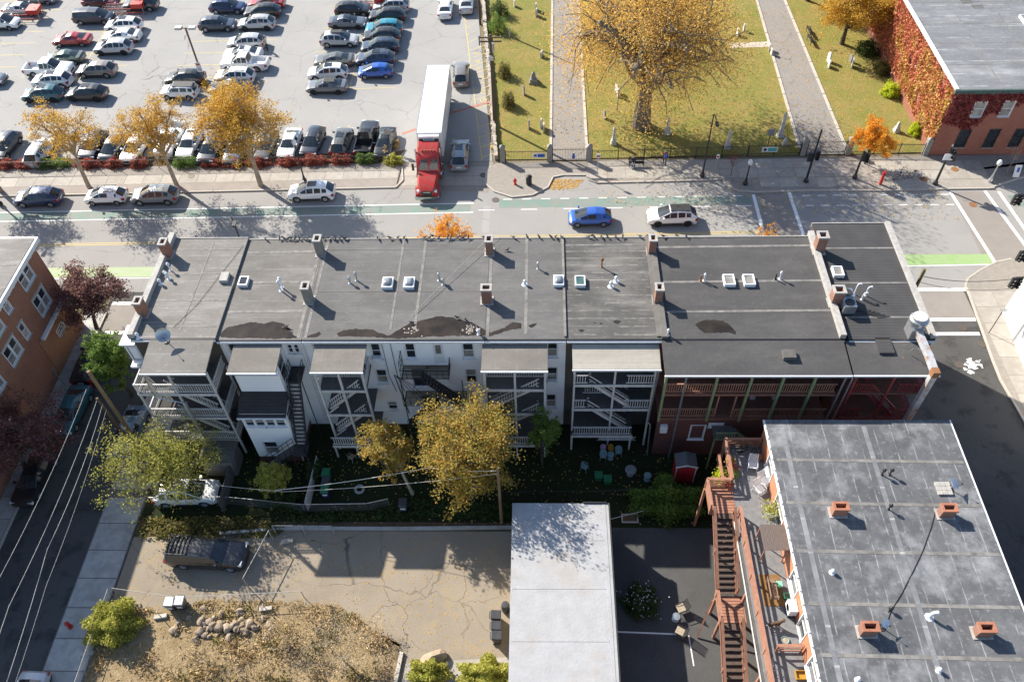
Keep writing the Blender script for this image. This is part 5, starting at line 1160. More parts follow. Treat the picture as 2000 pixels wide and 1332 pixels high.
# middle column
lotcar('suv', 'navy', 445, 13, 0, 'navy SUV at the top of the middle column')
lotcar('suv', (.05, .065, .09), 425, 47, 0, 'slate blue SUV second from the top of the middle column')
lotcar('sedan', 'red', 521, 4, LL, 'red car at the very top beside the navy SUV')
lotcar('suv', 'black', 512, 22, LL, 'black SUV with roof rails above the silver SUV, middle column', rails=True)
lotcar('suv', 'silver', 501, 45, LL, 'silver SUV with dark roof rails in the middle column', rails=True, rimb=True)
lotcar('suv', 'silver', 481, 82, LL, 'pale silver crossover beside the standing person')
lotcar('sedan', 'white', 474, 104, LL, 'white sedan between the silver crossover and a white pickup', sun=True)
lotcar('pickup', 'white', 478, 123, LL, 'white crew cab pickup with dark bed in the middle column')
lotcar('suv', 'white', 458, 148, LL, 'white SUV with roof rails in front of the white pickup', rails=True)
lotcar('sedan', 'dark', 447, 170, LL, 'dark sedan half under the big yellow street tree')
lotcar('suv', 'black', 361, 152, LL, 'black SUV beside the lot lamp post')
lotcar('box', 'white', 350, 178, LL, 'boxy white hatchback with black roof beside the lamp post', black=True)
# right column
lotcar('suv', 'black', 690, 18, 0, 'black SUV at the top of the right column beside the trolleys')
lotcar('sedan', 'grey', 679, 42, 0, 'grey sedan facing right, second in the right column', sun=True, rimb=True)
def box_on_roof(root, M, add):
    me = MB().box(-.9, .5, -.35, .35, 1.76, 1.80).mesh('roof_rack', M_TRIM); add('roof_rack', me)
lotcar('suv', 'silver', 663, 77, 0, 'silver SUV with roof rack facing right in the right column', extra=box_on_roof)
lotcar('sedan', (.11, .115, .11), 652, 116, LL, 'dark grey sedan above the white SUV in the right column')
lotcar('suv', 'white', 640, 141, LL, 'white SUV between two grey sedans in the right column', sun=True)
lotcar('sedan', (.13, .14, .155), 638, 167, LL, 'smooth grey sedan with glass roof at the front of right column', black=True, rimb=True)
lotcar('suv', 'silver', 764, 11, LL, 'silver SUV at the top of the rightmost lot column')
lotcar('suv', 'black', 756, 30, LL, 'black SUV below the silver one at top of the rightmost lot column', rails=True)
lotcar('suv', 'cyan', 750, 54, LL, 'turquoise crossover in the rightmost lot column')
lotcar('suv', 'black', 745, 70, LL, 'black SUV directly in front of the turquoise crossover', rails=True)
lotcar('suv', (.03, .05, .085), 742, 90, LL, 'slate SUV with roof rails in the rightmost lot column, second behind blue hatchback', rails=True)
lotcar('suv', (.05, .07, .11), 733, 114, LL, 'dark grey crossover directly behind the bright blue hatchback', rails=True, sun=True)
lotcar('hatch', 'blue', 733, 138, LL, 'bright blue hatchback at the front of the rightmost lot column')
# access lane
lotcar('sedan', 'white', 870, 14, 92, 'white sedan in the access lane at the top')
lotcar('sedan', 'silver', 911, 4, 92, 'silver car at the top edge by the hatched lane')
lotcar('suv', (.20, .19, .18), 900, 143, 92, 'grey-brown SUV driving up the access lane')
lotcar('suv', (.26, .30, .34), 898, 300, 92, 'blue-grey SUV in the shadow of the lorry', sun=True)
# front row along the hedge
FR = [('suv', 'dark', 8, 285, 268, 'dark SUV at the left end of the hedge row'), ('suv', 'silver', 78, 295, 88, 'pale SUV with red tail lamps backed to the hedge'), ('suv', 'dark', 182, 283, 268, 'dark SUV under the leftmost full yellow tree'),
      ('hatch', 'dark', 219, 288, 268, 'small dark car right of the leftmost yellow tree'), ('suv', 'white', 264, 288, 268, 'white car under the second yellow tree by the hedge'), ('pickup', 'white', 334, 272, 268, 'white pickup nosing to the hedge near the second street tree'),
      ('sedan', 'white', 370, 279, 268, 'white sedan left of the dense yellow street tree'), ('suv', 'dark', 413, 290, 268, 'dark car under the left of the dense yellow tree'), ('sedan', 'bluegrey', 461, 290, 268, 'blue-grey car under the dense yellow tree'),
      ('sedan', (.09, .095, .1), 518, 283, 268, 'charcoal sedan beside the trunk of the dense yellow tree'), ('sedan', 'white', 566, 279, 268, 'white sedan with black windscreen in the hedge row beside a dark SUV'), ('suv', 'dark', 611, 276, 268, 'dark blue-black SUV right of the white sedan by the hedge'),
      ('suv', (.10, .105, .10), 667, 275, 88, 'dark olive-grey SUV with sunroof left of the black pickup'), ('pickup', 'black', 716, 269, 88, 'black pickup with roof bars near the island shrubs'), ('sedan', 'black', 752, 277, 268, 'black car at the right end of the hedge row')]
for t, c, px, py, hd, lb in FR:
    x, y = at(px, py, .75); car(t, c, x, min(y, 74.3), hd + random.uniform(-3, 0), lb, 'pickup truck' if t == 'pickup' else 'car', 'cars parked along the hedge', sun='sunroof' in lb)
# cars on the streets
GS = 'cars on the main street'
for t, c, px, py, lb, k in (('suv', 'navy', 74, 384, 'navy SUV parked at the kerb, leftmost on the main street', dict(rails=True)), ('hatch', 'white', 206, 381, 'white hatchback with roof bars parked between two SUVs', dict(rails=True)), ('suv', (.22, .24, .245), 302, 380, 'silver-grey SUV parked in front of the second street tree', dict()),
                            ('suv', 'white', 608, 373, 'white SUV with sunroof parked right of the dense yellow tree', dict(sun=True)), ('hatch', 'blue', 1152, 422, 'blue hatchback driving on the main street', dict()), ('suv', 'white', 1312, 420, 'white SUV with black roof driving behind the blue hatchback', dict(black=True, rimb=True))):
    x, y = at(px, py, .75); car(t, c, x, y, 180 + 1.2, lb, 'car', GS, **k)
GW = 'cars on the west side street'
for t, c, px, py, hd, lb in (('suv', 'black', 178, 705, 88, 'black SUV parked beside the brick house under the purple tree'), ('sedan', 'teal', 138, 800, 268, 'dark teal car parked on the left of the shaded side street'), ('sedan', 'black', 66, 930, 268, 'black sedan parked lowest on the shaded side street'),
                             ('sedan', 'bluegrey', 252, 842, 268, 'blue-grey car parked beside the grey porch behind the utility pole'), ('sedan', 'silver', 40, 1388, 268, 'silver car cut by the bottom left edge')):
    x, y = at(px, py, .75); car(t, c, x, y, hd, lb, 'car', GW)
x, y = at(365, 960, .75); car('suv', 'white', x, y, 2, 'white SUV hidden under the yellow-green tree beside the fence', 'car')
def cap_rack(root, M, add):
    for q in range(6): add('rack_bar', MB().box(-2.5 + q * .28, -2.42 + q * .28, -.72, .72, 1.84, 1.89).mesh('rack_bar', M_TRIM))
    for s in (-.7, .7): add('rack_rail', MB().box(-2.55, -1.0, s - .03, s + .03, 1.85, 1.92).mesh('rack_rail', M_TRIM))
x, y = at(405, 1080, .8); car('capped', (.022, .022, .024), x, y, -3, 'black pickup with a capped bed and roof rack on the concrete lot', 'pickup truck', extra=cap_rack)
# white service van cut by the left edge
x, y = at(8, 40, 1.0); van = car('minivan', 'white', x - .8, y, 0, 'white utility van cut by the left edge near the top', 'van', GL, name='van')

# ---------------------------------------------------------------- lorry: red tractor and white refrigerated trailer
tk = thing('lorry', 'red lorry tractor with white box trailer leaving the parking lot', 'lorry', (-11.1, 73, 0))
X0, X1 = -12.4, -9.85; YA, YZ = 69.0, 81.4
M_TRW = mat('trailer_white', (.72, .72, .72), (.62, .62, .62), 1.2, rough=.45, c3=(.5, .48, .45), s3=.7)
M_TRED = mat('tractor_red', (.36, .02, .018), (.30, .03, .025), 3, rough=.3, spec=.5, c3=(.22, .07, .05), s3=2)
MB().box(X0, X1, YA, YZ, 1.15, 4.05).build('trailer_box', M_TRW, tk)
MB().box(X0 + .5, X1 - .5, YA, YZ - .2, .85, 1.14).build('chassis', M_TRIM, tk)
for i in range(9): MB().box(X0 - .012, X1 + .012, YA + .7 + i * 1.35, YA + .74 + i * 1.35, 1.3, 4.062).build('panel_rib', M_TRW, tk)
for s in (X0, X1): MB().box(s - .03, s + .03, YA, YZ, 1.15, 1.3).build('side_rail', M_GALV, tk); MB().box(s - .03, s + .03, YA, YZ, 3.98, 4.07).build('top_rail', M_GALV, tk)
for s in (0, 1): MB().box(X0 + .06 + s * 1.26, X0 + 1.26 + s * 1.26, YZ + .002, YZ + .04, 1.25, 3.95).build('rear_door', M_GALV, tk)
for s in (X0 + .1, X1 - .6): MB().box(s, s + .5, YZ - .25, YZ - .23, .15, .85).build('mud_flap', M_TRIM, tk)
rv = MB().box(X0 + .25, X1 - .25, YA - .5, YA - .002, 2.3, 3.95).build('reefer_unit', M_TRW, tk)
for s in (0, 1): MB().box(X0 + .3 + s * 1.55, X0 + .7 + s * 1.55, YA - .56, YA - .501, 2.7, 3.7).build('vent_grille', M_TRIM, rv)
MB().box(-11.28, -11.0, YA - .53, YA - .501, 3.05, 3.35).build('logo', mat('orange_logo', (.6, .12, .03)), rv); MB().box(-11.6, -10.7, YA - .53, YA - .501, 3.6, 3.68).build('name_strip', mat('blue_lettering', (.06, .1, .3)), rv)
wt_ = MB().lathe([(.3, -.14), (.48, -.15), (.52, -.1), (.52, .1), (.48, .15), (.3, .14)], n=18, axis='x', cap=False).mesh('wheel', M_TYRE); wr_ = MB().lathe([(.32, -.1), (.3, -.02), (.02, -.02)], n=12, axis='x', cap=False).lathe([(.32, .1), (.3, .02), (.02, .02)], n=12, axis='x', cap=False).mesh('rim', M_RIM)
for y in (80.0, 78.7, 68.2, 67.0, 63.9):
    for x in (X0 + .25, X1 - .25): o = inst('wheel', wt_, tk, (x + (0.15 if y < 65 and x < -11 else 0), y, .52)); inst('rim', wr_, o, (0, 0, 0))
MB().box(X0 + .7, X1 - .7, 63.3, 69, .6, .95).build('chassis', M_TRIM, tk)
def loft(secs, name, m, par, smooth=True):
    b = MB(); k = len(secs[0]); b.add([p for s in secs for p in s], [(i * k + j, i * k + (j + 1) % k, (i + 1) * k + (j + 1) % k, (i + 1) * k + j) for i in range(len(secs) - 1) for j in range(k)] + [tuple(range(k))[::-1], tuple(range((len(secs) - 1) * k, len(secs) * k))])
    o = b.build(name, m, par); fix_normals(o.data)
    if smooth:
        o.data.polygons.foreach_set('use_smooth', [True] * len(o.data.polygons)); o.data.set_sharp_from_angle(angle=rd(35))
    return o
cx = -11.12
def sec(y, hw_, z0, z1, c=.18): return [(cx - hw_, y, z0), (cx + hw_, y, z0), (cx + hw_, y, z1 - c), (cx + hw_ - c, y, z1), (cx - hw_ + c, y, z1), (cx - hw_, y, z1 - c)]
loft([sec(68.3, 1.15, .9, 3.55), sec(66.9, 1.15, .9, 3.5), sec(66.2, 1.15, .9, 3.1), sec(65.6, 1.15, .9, 1.98)], 'cab', M_TRED, tk)
loft([sec(65.62, 1.05, .8, 1.95), sec(64.4, 1.0, .8, 1.8), sec(63.6, .9, .75, 1.6), sec(63.2, .72, .75, 1.35)], 'bonnet', M_TRED, tk)
ws = MB()
for s0, s1 in ((-1.0, -.02), (.02, 1.0)): ws.add([(cx + s0, 65.66, 2.08), (cx + s1, 65.60, 2.08), (cx + s1, 66.10, 2.98), (cx + s0, 66.16, 2.98)], [(0, 1, 2, 3)])
ws.build('windshield', M_CGLASS, tk)
for s in (-1, 1): MB().add([(cx + s * 1.158, 66.0, 2.05), (cx + s * 1.158, 66.9, 2.05), (cx + s * 1.158, 66.9, 2.9), (cx + s * 1.158, 66.35, 2.9)], [(0, 1, 2, 3)]).build('side_window', M_CGLASS, tk)
gr = MB().box(cx - .5, cx + .5, 63.12, 63.19, .8, 1.3).build('grille', M_TRIM, tk); MB().box(cx - .35, cx + .35, 63.09, 63.118, 1.2, 1.27).build('badge', M_CHROME, gr)
MB().beam((cx - 1.2, 63.15, .55), (cx + 1.2, 63.15, .55), .3, .35).build('bumper', M_CHROME, tk)
for s in (-1, 1):
    MB().box(cx + s * .82 - .18, cx + s * .82 + .18, 63.3, 63.55, 1.05, 1.28).build('headlight', M_LAMP, tk)
    loft([[(cx + s * .75, 64.7, .5), (cx + s * 1.22, 64.7, .5), (cx + s * 1.22, 64.7, .8), (cx + s * .75, 64.7, .9)], [(cx + s * .75, 63.95, .9), (cx + s * 1.22, 63.95, .9), (cx + s * 1.22, 63.95, 1.18), (cx + s * .75, 63.95, 1.3)], [(cx + s * .75, 63.25, .55), (cx + s * 1.15, 63.25, .55), (cx + s * 1.15, 63.25, .85), (cx + s * .75, 63.25, .95)]], 'mudguard', M_TRED, tk)
    MB().tube([(cx + s * 1.22, 66.8, .9), (cx + s * 1.22, 66.8, 3.7)], .08, 8).build('exhaust_stack', M_CHROME, tk)
    MB().beam((cx + s * 1.15, 66.0, 2.2), (cx + s * 1.5, 65.8, 2.2), .05).box(cx + s * 1.5 - .11, cx + s * 1.5 + .11, 65.7, 65.82, 1.9, 2.7).build('mirror', M_TRIM, tk)
    MB().tube([(cx + s * 1.1, 67.5, .75), (cx + s * 1.1, 66.2, .75)], .3, 12).build('fuel_tank', M_CHROME, tk)
for x in (-.6, -.3, 0, .3, .6): MB().box(cx + x - .06, cx + x + .06, 66.75, 66.9, 3.48, 3.58).build('roof_marker_lamp', M_RUSTIRON, tk)
# ---------------------------------------------------------------- trees and plants
BARK = mat('grey_bark', (.20, .165, .13), (.13, .105, .08), 6, rough=.95, bmp=.5, stretch=(1, 1, .3))
BARK_PALE = mat('pale_bark', (.42, .35, .26), (.27, .22, .165), 5, rough=.9, bmp=.4, stretch=(1, 1, .4))
BARK_DARK = mat('dark_bark', (.10, .08, .065), (.06, .05, .04), 6, rough=.95, bmp=.5, stretch=(1, 1, .3))
LF_YEL = leaf('leaf_golden', [(.30, .17, .025), (.42, .25, .03), (.50, .32, .05), (.34, .24, .05)])
LF_BEECH = leaf('leaf_tawny', [(.40, .24, .06), (.50, .31, .07), (.56, .38, .10), (.52, .30, .07), (.46, .32, .12)], .45)
LF_MAPLE = leaf('leaf_maple', [(.15, .16, .03), (.42, .20, .04), (.36, .27, .06), (.44, .25, .05), (.22, .24, .06), (.40, .29, .08)])
LF_YG = leaf('leaf_yellow_green', [(.20, .22, .04), (.30, .30, .06), (.40, .36, .09), (.26, .22, .05), (.14, .17, .04)])
LF_LIME = leaf('leaf_lime', [(.30, .36, .02), (.42, .46, .03), (.38, .38, .03), (.24, .32, .03)])
LF_GREEN = leaf('leaf_green', [(.07, .13, .025), (.12, .19, .035), (.17, .23, .05), (.10, .15, .035)])
LF_DKGREEN = leaf('leaf_dark_green', [(.03, .055, .018), (.05, .08, .025), (.08, .10, .03), (.045, .065, .02)])
LF_PURPLE = leaf('leaf_purple', [(.075, .03, .032), (.14, .055, .052), (.24, .11, .09), (.11, .045, .045), (.08, .07, .03)], .25)
LF_ORANGE = leaf('leaf_orange', [(.45, .16, .015), (.55, .25, .02), (.60, .33, .04), (.50, .20, .02)])
LF_RED = leaf('leaf_red', [(.24, .05, .045), (.32, .07, .065), (.30, .14, .08), (.15, .08, .04)])
LF_OLIVE = leaf('leaf_olive', [(.10, .10, .03), (.17, .15, .045), (.20, .17, .06), (.13, .12, .04)])
LF_IVY = leaf('leaf_ivy_red', [(.30, .075, .045), (.38, .14, .07), (.40, .22, .10), (.34, .10, .055), (.27, .10, .05)], .15)
LF_IVYY = leaf('leaf_ivy_yellow', [(.33, .22, .05), (.40, .29, .08), (.38, .20, .06), (.27, .22, .06)], .15)
LF_IVYDK = leaf('leaf_ivy_crimson', [(.17, .02, .025), (.22, .035, .035), (.2, .06, .045), (.14, .03, .03)], .15)
LF_STRAW = leaf('leaf_straw', [(.30, .21, .10), (.40, .29, .15), (.22, .15, .07), (.19, .15, .06)], .1)
def leaf_mesh(name, pts, size, m, rg, up=.55, elong=1.5):
    n = len(pts); nr = rg.normal(size=(n, 3)); nr[:, 2] = np.abs(nr[:, 2]) + up; nr /= np.linalg.norm(nr, axis=1)[:, None]
    t = rg.normal(size=(n, 3)); t -= (t * nr).sum(1)[:, None] * nr; t /= np.linalg.norm(t, axis=1)[:, None]; b = np.cross(nr, t)
    s = (size * rg.uniform(.6, 1.35, n))[:, None]
    v = np.stack([pts - t * s * elong / 2, pts + b * s * .5 - t * s * .08, pts + t * s * elong / 2, pts - b * s * .5 - t * s * .08], 1).reshape(-1, 3)
    me = bpy.data.meshes.new(name); me.vertices.add(4 * n); me.vertices.foreach_set('co', v.astype(np.float32).ravel()); me.loops.add(4 * n); me.loops.foreach_set('vertex_index', np.arange(4 * n, dtype=np.int32))
    me.polygons.add(n); me.polygons.foreach_set('loop_start', np.arange(0, 4 * n, 4, dtype=np.int32)); me.update(calc_edges=True); me.materials.append(m); return me
def tree(name, label, xy, h, rad, base, tr, lm, nleaf, ls, bark=None, seed=1, limbs=7, sub=6, twig=5, lean=(0, 0), flat=.8, sig=.21, cat='tree', group=None, z0=0.0, droop=0.0, fork=None, bare=0.0, squash=(1, 1), up=.55, tw=1.0, lr=1.0):
    rg = np.random.default_rng(seed); o = thing(name, label, cat, (xy[0], xy[1], z0), 0, group)
    mb = MB(); fk = fork if fork is not None else base; tips = []; nodes = []
    top = np.array([lean[0], lean[1], h]); cen = np.array([lean[0] * .8, lean[1] * .8, (base + h) / 2]); R = np.array([rad * squash[0], rad * squash[1], (h - base) / 2])
    kx, ky = rg.normal(0, .06 * h, 2) * .3
    tp = [np.array([0, 0, 0.]), np.array([kx * .4 + lean[0] * .15, ky * .4 + lean[1] * .15, fk * .55]), np.array([kx + lean[0] * .3, ky + lean[1] * .3, fk])]
    mb.tube([Vector(p) for p in tp], [tr * 1.25, tr, tr * .85], 8)
    def bend(a, b, n, w):
        ps = [a]; d = b - a; L = np.linalg.norm(d)
        for i in range(1, n): t = i / n; ps.append(a + d * t + rg.normal(0, w * L, 3) + np.array([0, 0, .10 * L * math.sin(t * 3.14)]) * (1 if droop == 0 else 1.3))
        ps.append(b); return ps
    for i in range(limbs):
        az = i * 2.4 + rg.uniform(-.4, .4); q = (i + .5) / limbs; el = -0.25 + 1.15 * q + rg.uniform(-.12, .12) if i < limbs - 1 else 1.4
        dv = np.array([math.cos(az) * math.cos(el), math.sin(az) * math.cos(el), math.sin(el)]) * rg.uniform(.62, .82)
        end = cen + dv * R; st = tp[2] if fk >= base * .7 or i % 2 else tp[2]
        start = tp[2] + np.array([0, 0, (i / limbs) * (h - fk) * .15]) if i else tp[2]
        lp = bend(start, end, 5, .05); r0 = tr * rg.uniform(.42, .6) * lr ** .5
        mb.tube([Vector(p) for p in lp], list(np.linspace(r0, r0 * .28 * lr, len(lp))), 6)
        for j in range(sub):
            t = rg.uniform(.35, 1.0); kk = min(int(t * 5), 4); s = lp[kk] + (lp[kk + 1] - lp[kk]) * (t * 5 - kk)
            out = rg.normal(size=3); out /= np.linalg.norm(out); tgt = cen + (dv * .75 + out * rg.uniform(.35, .62)) * R
            dd = (tgt - cen) / R; nn = np.linalg.norm(dd)
            if nn > .95: tgt = cen + dd / nn * .95 * R
            tgt[2] -= droop * max(0, np.hypot(*(tgt - cen)[:2]) / rad) ** 2 * (h - base) * .4
            sp = bend(s, tgt, 3, .06); r1 = r0 * .32 * (tw ** .5)
            mb.tube([Vector(p) for p in sp], list(np.linspace(r1, r1 * .35, len(sp))), 5)
            for k in range(twig):
                t2 = rg.uniform(.3, 1.0); kq = min(int(t2 * 3), 2); s2 = sp[kq] + (sp[kq + 1] - sp[kq]) * (t2 * 3 - kq)
                e2 = s2 + rg.normal(size=3) * rad * .16 + (tgt - s2) * .4; e2[2] -= droop * rad * .08
                mb.tube([Vector(s2), Vector((s2 + e2) / 2 + rg.normal(size=3) * .05 * rad), Vector(e2)], [r1 * .38 * tw, r1 * .26 * tw, r1 * .12 * tw], 3, cap=False)
                if rg.uniform() > bare: tips.append(e2); tips.append((s2 + e2) / 2)
    zmin = min(v[2] for v in mb.v)
    mb.build('trunk', bark or BARK, o, world=False)
    nleaf = int(nleaf * 2.8); ls *= .60
    tips = np.array(tips); wgt = rg.uniform(.1, 1.0, len(tips)) ** 2.2 + .03; idx = rg.choice(len(tips), nleaf, p=wgt / wgt.sum())
    pts = tips[idx] + rg.normal(size=(nleaf, 3)) * sig * rad / 3.2 * np.array([1, 1, .75])
    if droop: pts[:, 2] -= np.abs(rg.normal(size=nleaf)) * droop * .5
    pts = pts[pts[:, 2] > .15]
    inst('crown', leaf_mesh('crown', pts, ls, lm, rg, up), o, world=False)
    return o
def bush(name, label, xy, rx, ry, h, lm, n, ls, seed=1, cat='bush', group=None, z0=0.0, shell=.55, core=True, stems=10, up=.3):
    rg = np.random.default_rng(seed); o = thing(name, label, cat, (xy[0], xy[1], z0), 0, group)
    n = int(n * 1.8); ls *= .74
    d = rg.normal(size=(n, 3)); d[:, 2] = np.abs(d[:, 2]); d /= np.linalg.norm(d, axis=1)[:, None]
    nz = 1 + .16 * np.sin(d[:, 0] * 7 + seed) + .14 * np.sin(d[:, 1] * 8 + d[:, 2] * 5 + seed * 2) + rg.normal(0, .05, n)
    rr = rg.uniform(shell ** 3, 1, n) ** (1 / 3) * nz
    pts = d * rr[:, None] * np.array([rx, ry, h * .95]) + np.array([0, 0, .08])
    inst('foliage', leaf_mesh('foliage', pts, ls, lm, rg, up), o, world=False)
    mb = MB()
    for i in range(stems):
        a = rg.uniform(0, 6.28); e = rg.uniform(.3, .9); mb.tube([(0, 0, 0), (math.cos(a) * rx * .3 * e, math.sin(a) * ry * .3 * e, h * .4), (math.cos(a) * rx * .8 * e, math.sin(a) * ry * .8 * e, h * (.95 - .3 * e))], [.03, .02, .008], 4, False)
    mb.build('stems', BARK_DARK, o, world=False); return o

# street trees along the north pavement
GT = 'golden street trees on the north pavement'
tree('street_tree', 'sparse golden street tree second from left on the pavement', at(175, 368), 9.2, 3.7, 3.6, .19, LF_YEL, 2600, .17, BARK_PALE, 21, 7, 6, 5, group=GT, lr=1.7, bare=.2, lean=(-.2, .6))
tree('street_tree', 'golden street tree with one bare side, left of the dense one', at(347, 366), 9.6, 3.8, 3.8, .2, LF_YEL, 3600, .17, BARK_PALE, 25, 8, 6, 5, group=GT, lr=1.7, bare=.25, lean=(-.6, .8))
tree('street_tree', 'dense golden street tree over the middle of the hedge row', at(510, 364), 10.8, 4.6, 3.6, .24, LF_YEL, 9000, .18, BARK_PALE, 33, 9, 8, 6, group=GT, lr=1.7, lean=(-.4, .8))
tree('street_tree', 'golden street tree cut by the left edge', at(4, 376), 8.8, 3.6, 3.8, .2, LF_YEL, 2200, .17, BARK_PALE, 41, 7, 6, 5, group=GT, lr=1.7, bare=.2, lean=(-1.2, .5))
# the great spreading tree of the park
tree('spreading_tree', 'huge spreading tawny tree in the middle of the park', at(1252, 248), 19.0, 10.4, .7, .85, LF_BEECH, 20000, .20, BARK, 57, 18, 12, 6, fork=4.0, sig=.26, droop=.26, bare=.04, tw=.3, lr=1.5, lean=(0, 1.2))
tree('orange_tree', 'orange-yellow tree beside the ivy building at the top', (36.4, 91.5), 8.5, 5.0, 1.0, .25, LF_YEL, 9000, .2, BARK_DARK, 61, 9, 7, 6, fork=2)
tree('orange_tree', 'brownish gold tree behind the first one at the top edge', (34.5, 102), 9.5, 4.2, 1.5, .25, LF_BEECH, 5000, .2, BARK_DARK, 62, 9, 7, 6, fork=2)
tree('young_maple', 'small bright orange tree on the pavement by the park fence', at(1688, 322), 5.2, 2.2, 1.1, .08, LF_ORANGE, 4600, .15, BARK_DARK, 64, 8, 6, 5, fork=1.2)
tree('thin_sapling', 'leafless sapling on the pavement before the ivy building', at(1965, 338), 3.8, .9, 1.5, .035, LF_IVYDK, 60, .1, BARK_PALE, 66, 6, 4, 4)
tree('thin_sapling', 'small bare sapling in a tree pit near the bench', at(1427, 345), 3.0, .9, 1.2, .03, LF_IVYDK, 80, .1, BARK_DARK, 67, 6, 4, 4)
tree('front_tree', 'orange tree crown showing above the middle of the terrace roof edge', (-7.6, 49.0), 10.9, 2.0, 5, .14, LF_ORANGE, 1700, .15, BARK_DARK, 68, 9, 6, 5, squash=(1.1, .7))
tree('front_tree', 'rusty tree top just showing above the wide dark roof edge', (18.6, 49.2), 9.55, 1.2, 5, .1, LF_ORANGE, 500, .12, BARK_DARK, 69, 8, 5, 5)
# round bushes in front of the ivy wall
for nm, lb, px, py, rx, h, lm, sd in (('round_bush', 'bright lime round bush below the ivy wall', 1736, 186, .95, 1.5, LF_LIME, 3), ('round_bush', 'yellow round bush at the corner of the ivy wall', 1786, 262, .75, 1.3, LF_LIME, 4), ('round_bush', 'olive round bush above the lime one', 1722, 142, 1.05, 1.5, LF_OLIVE, 5), ('dark_shrub', 'dark green shrub in the shade of the orange tree', 1692, 105, 1.3, 1.6, LF_DKGREEN, 6)):
    bush(nm, lb, at(px, py), rx, rx, h, lm, 1700, .13, sd)
for lb, px, py, rx, h, sd in (('dark conifer shrub at top of the park wall', 975, 30, 1.1, 2.0, 8), ('leafy green shrub below the top conifer by the wall', 972, 62, 1.2, 2.2, 9), ('grey-green cone shrub beside the long utility pole', 985, 150, .85, 1.7, 10), ('grey-green cone shrub lowest along the park wall', 993, 208, .85, 1.8, 11)):
    bush('wall_shrub', lb, at(px, py), rx, rx, h, LF_GREEN if sd == 9 else LF_OLIVE if sd > 9 else LF_DKGREEN, 1500, .12, sd, group='shrubs along the park wall')
# hedge along the lot: soil strip, green hedges and red shrubs
struct('hedge_bed', MB().prism([(-75, 68.35), (-15.4, 69.35), (-14.3, 71.6), (-15.6, 71.2), (-75, 70.2)], 0, .06), M_MULCH)
hx = [(100, 321, 'g', 2.3), (45, 326, 'r', 1.2), (5, 326, 'r', 1.2), (172, 318, 'r', 1.4), (222, 317, 'r', 1.1), (268, 318, 'r', 1.1), (360, 318, 'g', 1.6), (412, 318, 'r', 1.2), (455, 316, 'r', 1.5), (505, 315, 'r', 1.3), (565, 314, 'r', 1.3), (612, 312, 'r', 1.6), (665, 310, 'r', 1.4), (715, 309, 'g', 1.3)]
HL = ['clipped green hedge under the leftmost full golden tree', 'red shrub left of the leftmost green hedge', 'red shrub cut by the left edge', 'red shrub right of the leftmost green hedge', 'small red shrub before the small dark car', 'red shrub before the white car under the second golden tree', 'clipped green hedge near the second golden tree trunk', 'red shrub just right of the middle green hedge', 'red shrub before the blue-grey car', 'red shrub at the foot of the dense golden tree', 'red shrub before the white sedan in the hedge row', 'red shrub before the dark blue-black SUV', 'red shrub before the dark olive-grey SUV', 'green shrub at the right end of the hedge bed']
for i, (px, py, k, rx) in enumerate(hx):
    x, y = at(px, py, .5); y = min(max(y, 69.3), 70.0)
    bush('green_hedge' if k == 'g' else 'red_shrub', HL[i], (x, y), rx, .75, 1.0 if k == 'g' else .85, LF_GREEN if k == 'g' else LF_RED, 1300, .13, 80 + i, group='shrubs in the hedge bed')
for i, (px, py, lb) in enumerate(((752, 305, 'straw ornamental grass nearest the hedge end'), (768, 318, 'yellow shrub by the driveway corner'), (764, 286, 'straw ornamental grass by the lot sign'))): bush('ornamental_grass', lb, at(px, py), .9, .9, .9, LF_STRAW if i != 1 else LF_YG, 1200, .14, 120 + i)
# west street trees
tree('purple_tree', 'purple leaved tree at the corner of the brick house', (-38.9, 46.4), 6.9, 3.2, 1.9, .16, LF_PURPLE, 6500, .16, BARK_DARK, 71, 9, 8, 6, fork=1.9, lean=(1.3, .1))
tree('purple_tree', 'purple leaved tree cut by the left edge over the side street', (-39.3, 32.0), 6.8, 3.4, 1.8, .16, LF_PURPLE, 6500, .16, BARK_DARK, 72, 9, 8, 6, fork=1.9, lean=(1.3, 1.0))
tree('green_tree', 'slender green tree against the left end of the terrace', at(258, 772), 8.4, 1.6, .8, .12, LF_GREEN, 5200, .17, BARK_DARK, 73, 9, 7, 6, fork=1.6, squash=(1, 1.3))
# back yard trees
tree('yard_tree', 'spreading yellow-green tree above the white car beside the side street', (-27.4, 29.7), 7.0, 4.0, 1.2, .16, LF_YG, 3800, .16, BARK_DARK, 74, 11, 8, 6, fork=1.4, lean=(.5, .4), squash=(1.15, .9), bare=.42)
tree('yard_tree', 'small pale yellow-green tree before the enclosed bay', (-19.3, 30.0), 4.0, 1.3, .6, .07, LF_YG, 2300, .15, BARK_DARK, 75, 8, 6, 5, fork=.8)
tree('yard_tree', 'upright yellow tree with leaning pale trunk, left of the big maple', at(806, 965), 8.3, 1.85, 1.9, .12, LF_MAPLE, 3000, .16, BARK_PALE, 76, 9, 7, 6, fork=2.2, lean=(-1.6, .9))
tree('maple', 'large orange and yellow maple hiding the middle porch', (-5.0, 29.9), 10.6, 3.7, 1.2, .22, LF_MAPLE, 8000, .17, BARK_DARK, 77, 14, 9, 6, fork=2.2, lean=(.1, .8), bare=.15)
tree('green_tree', 'thin green tree tucked behind the right of the maple', (.2, 32.8), 6.8, 1.3, 1.5, .08, LF_GREEN, 2000, .15, BARK_DARK, 78, 8, 6, 5, fork=1.5)
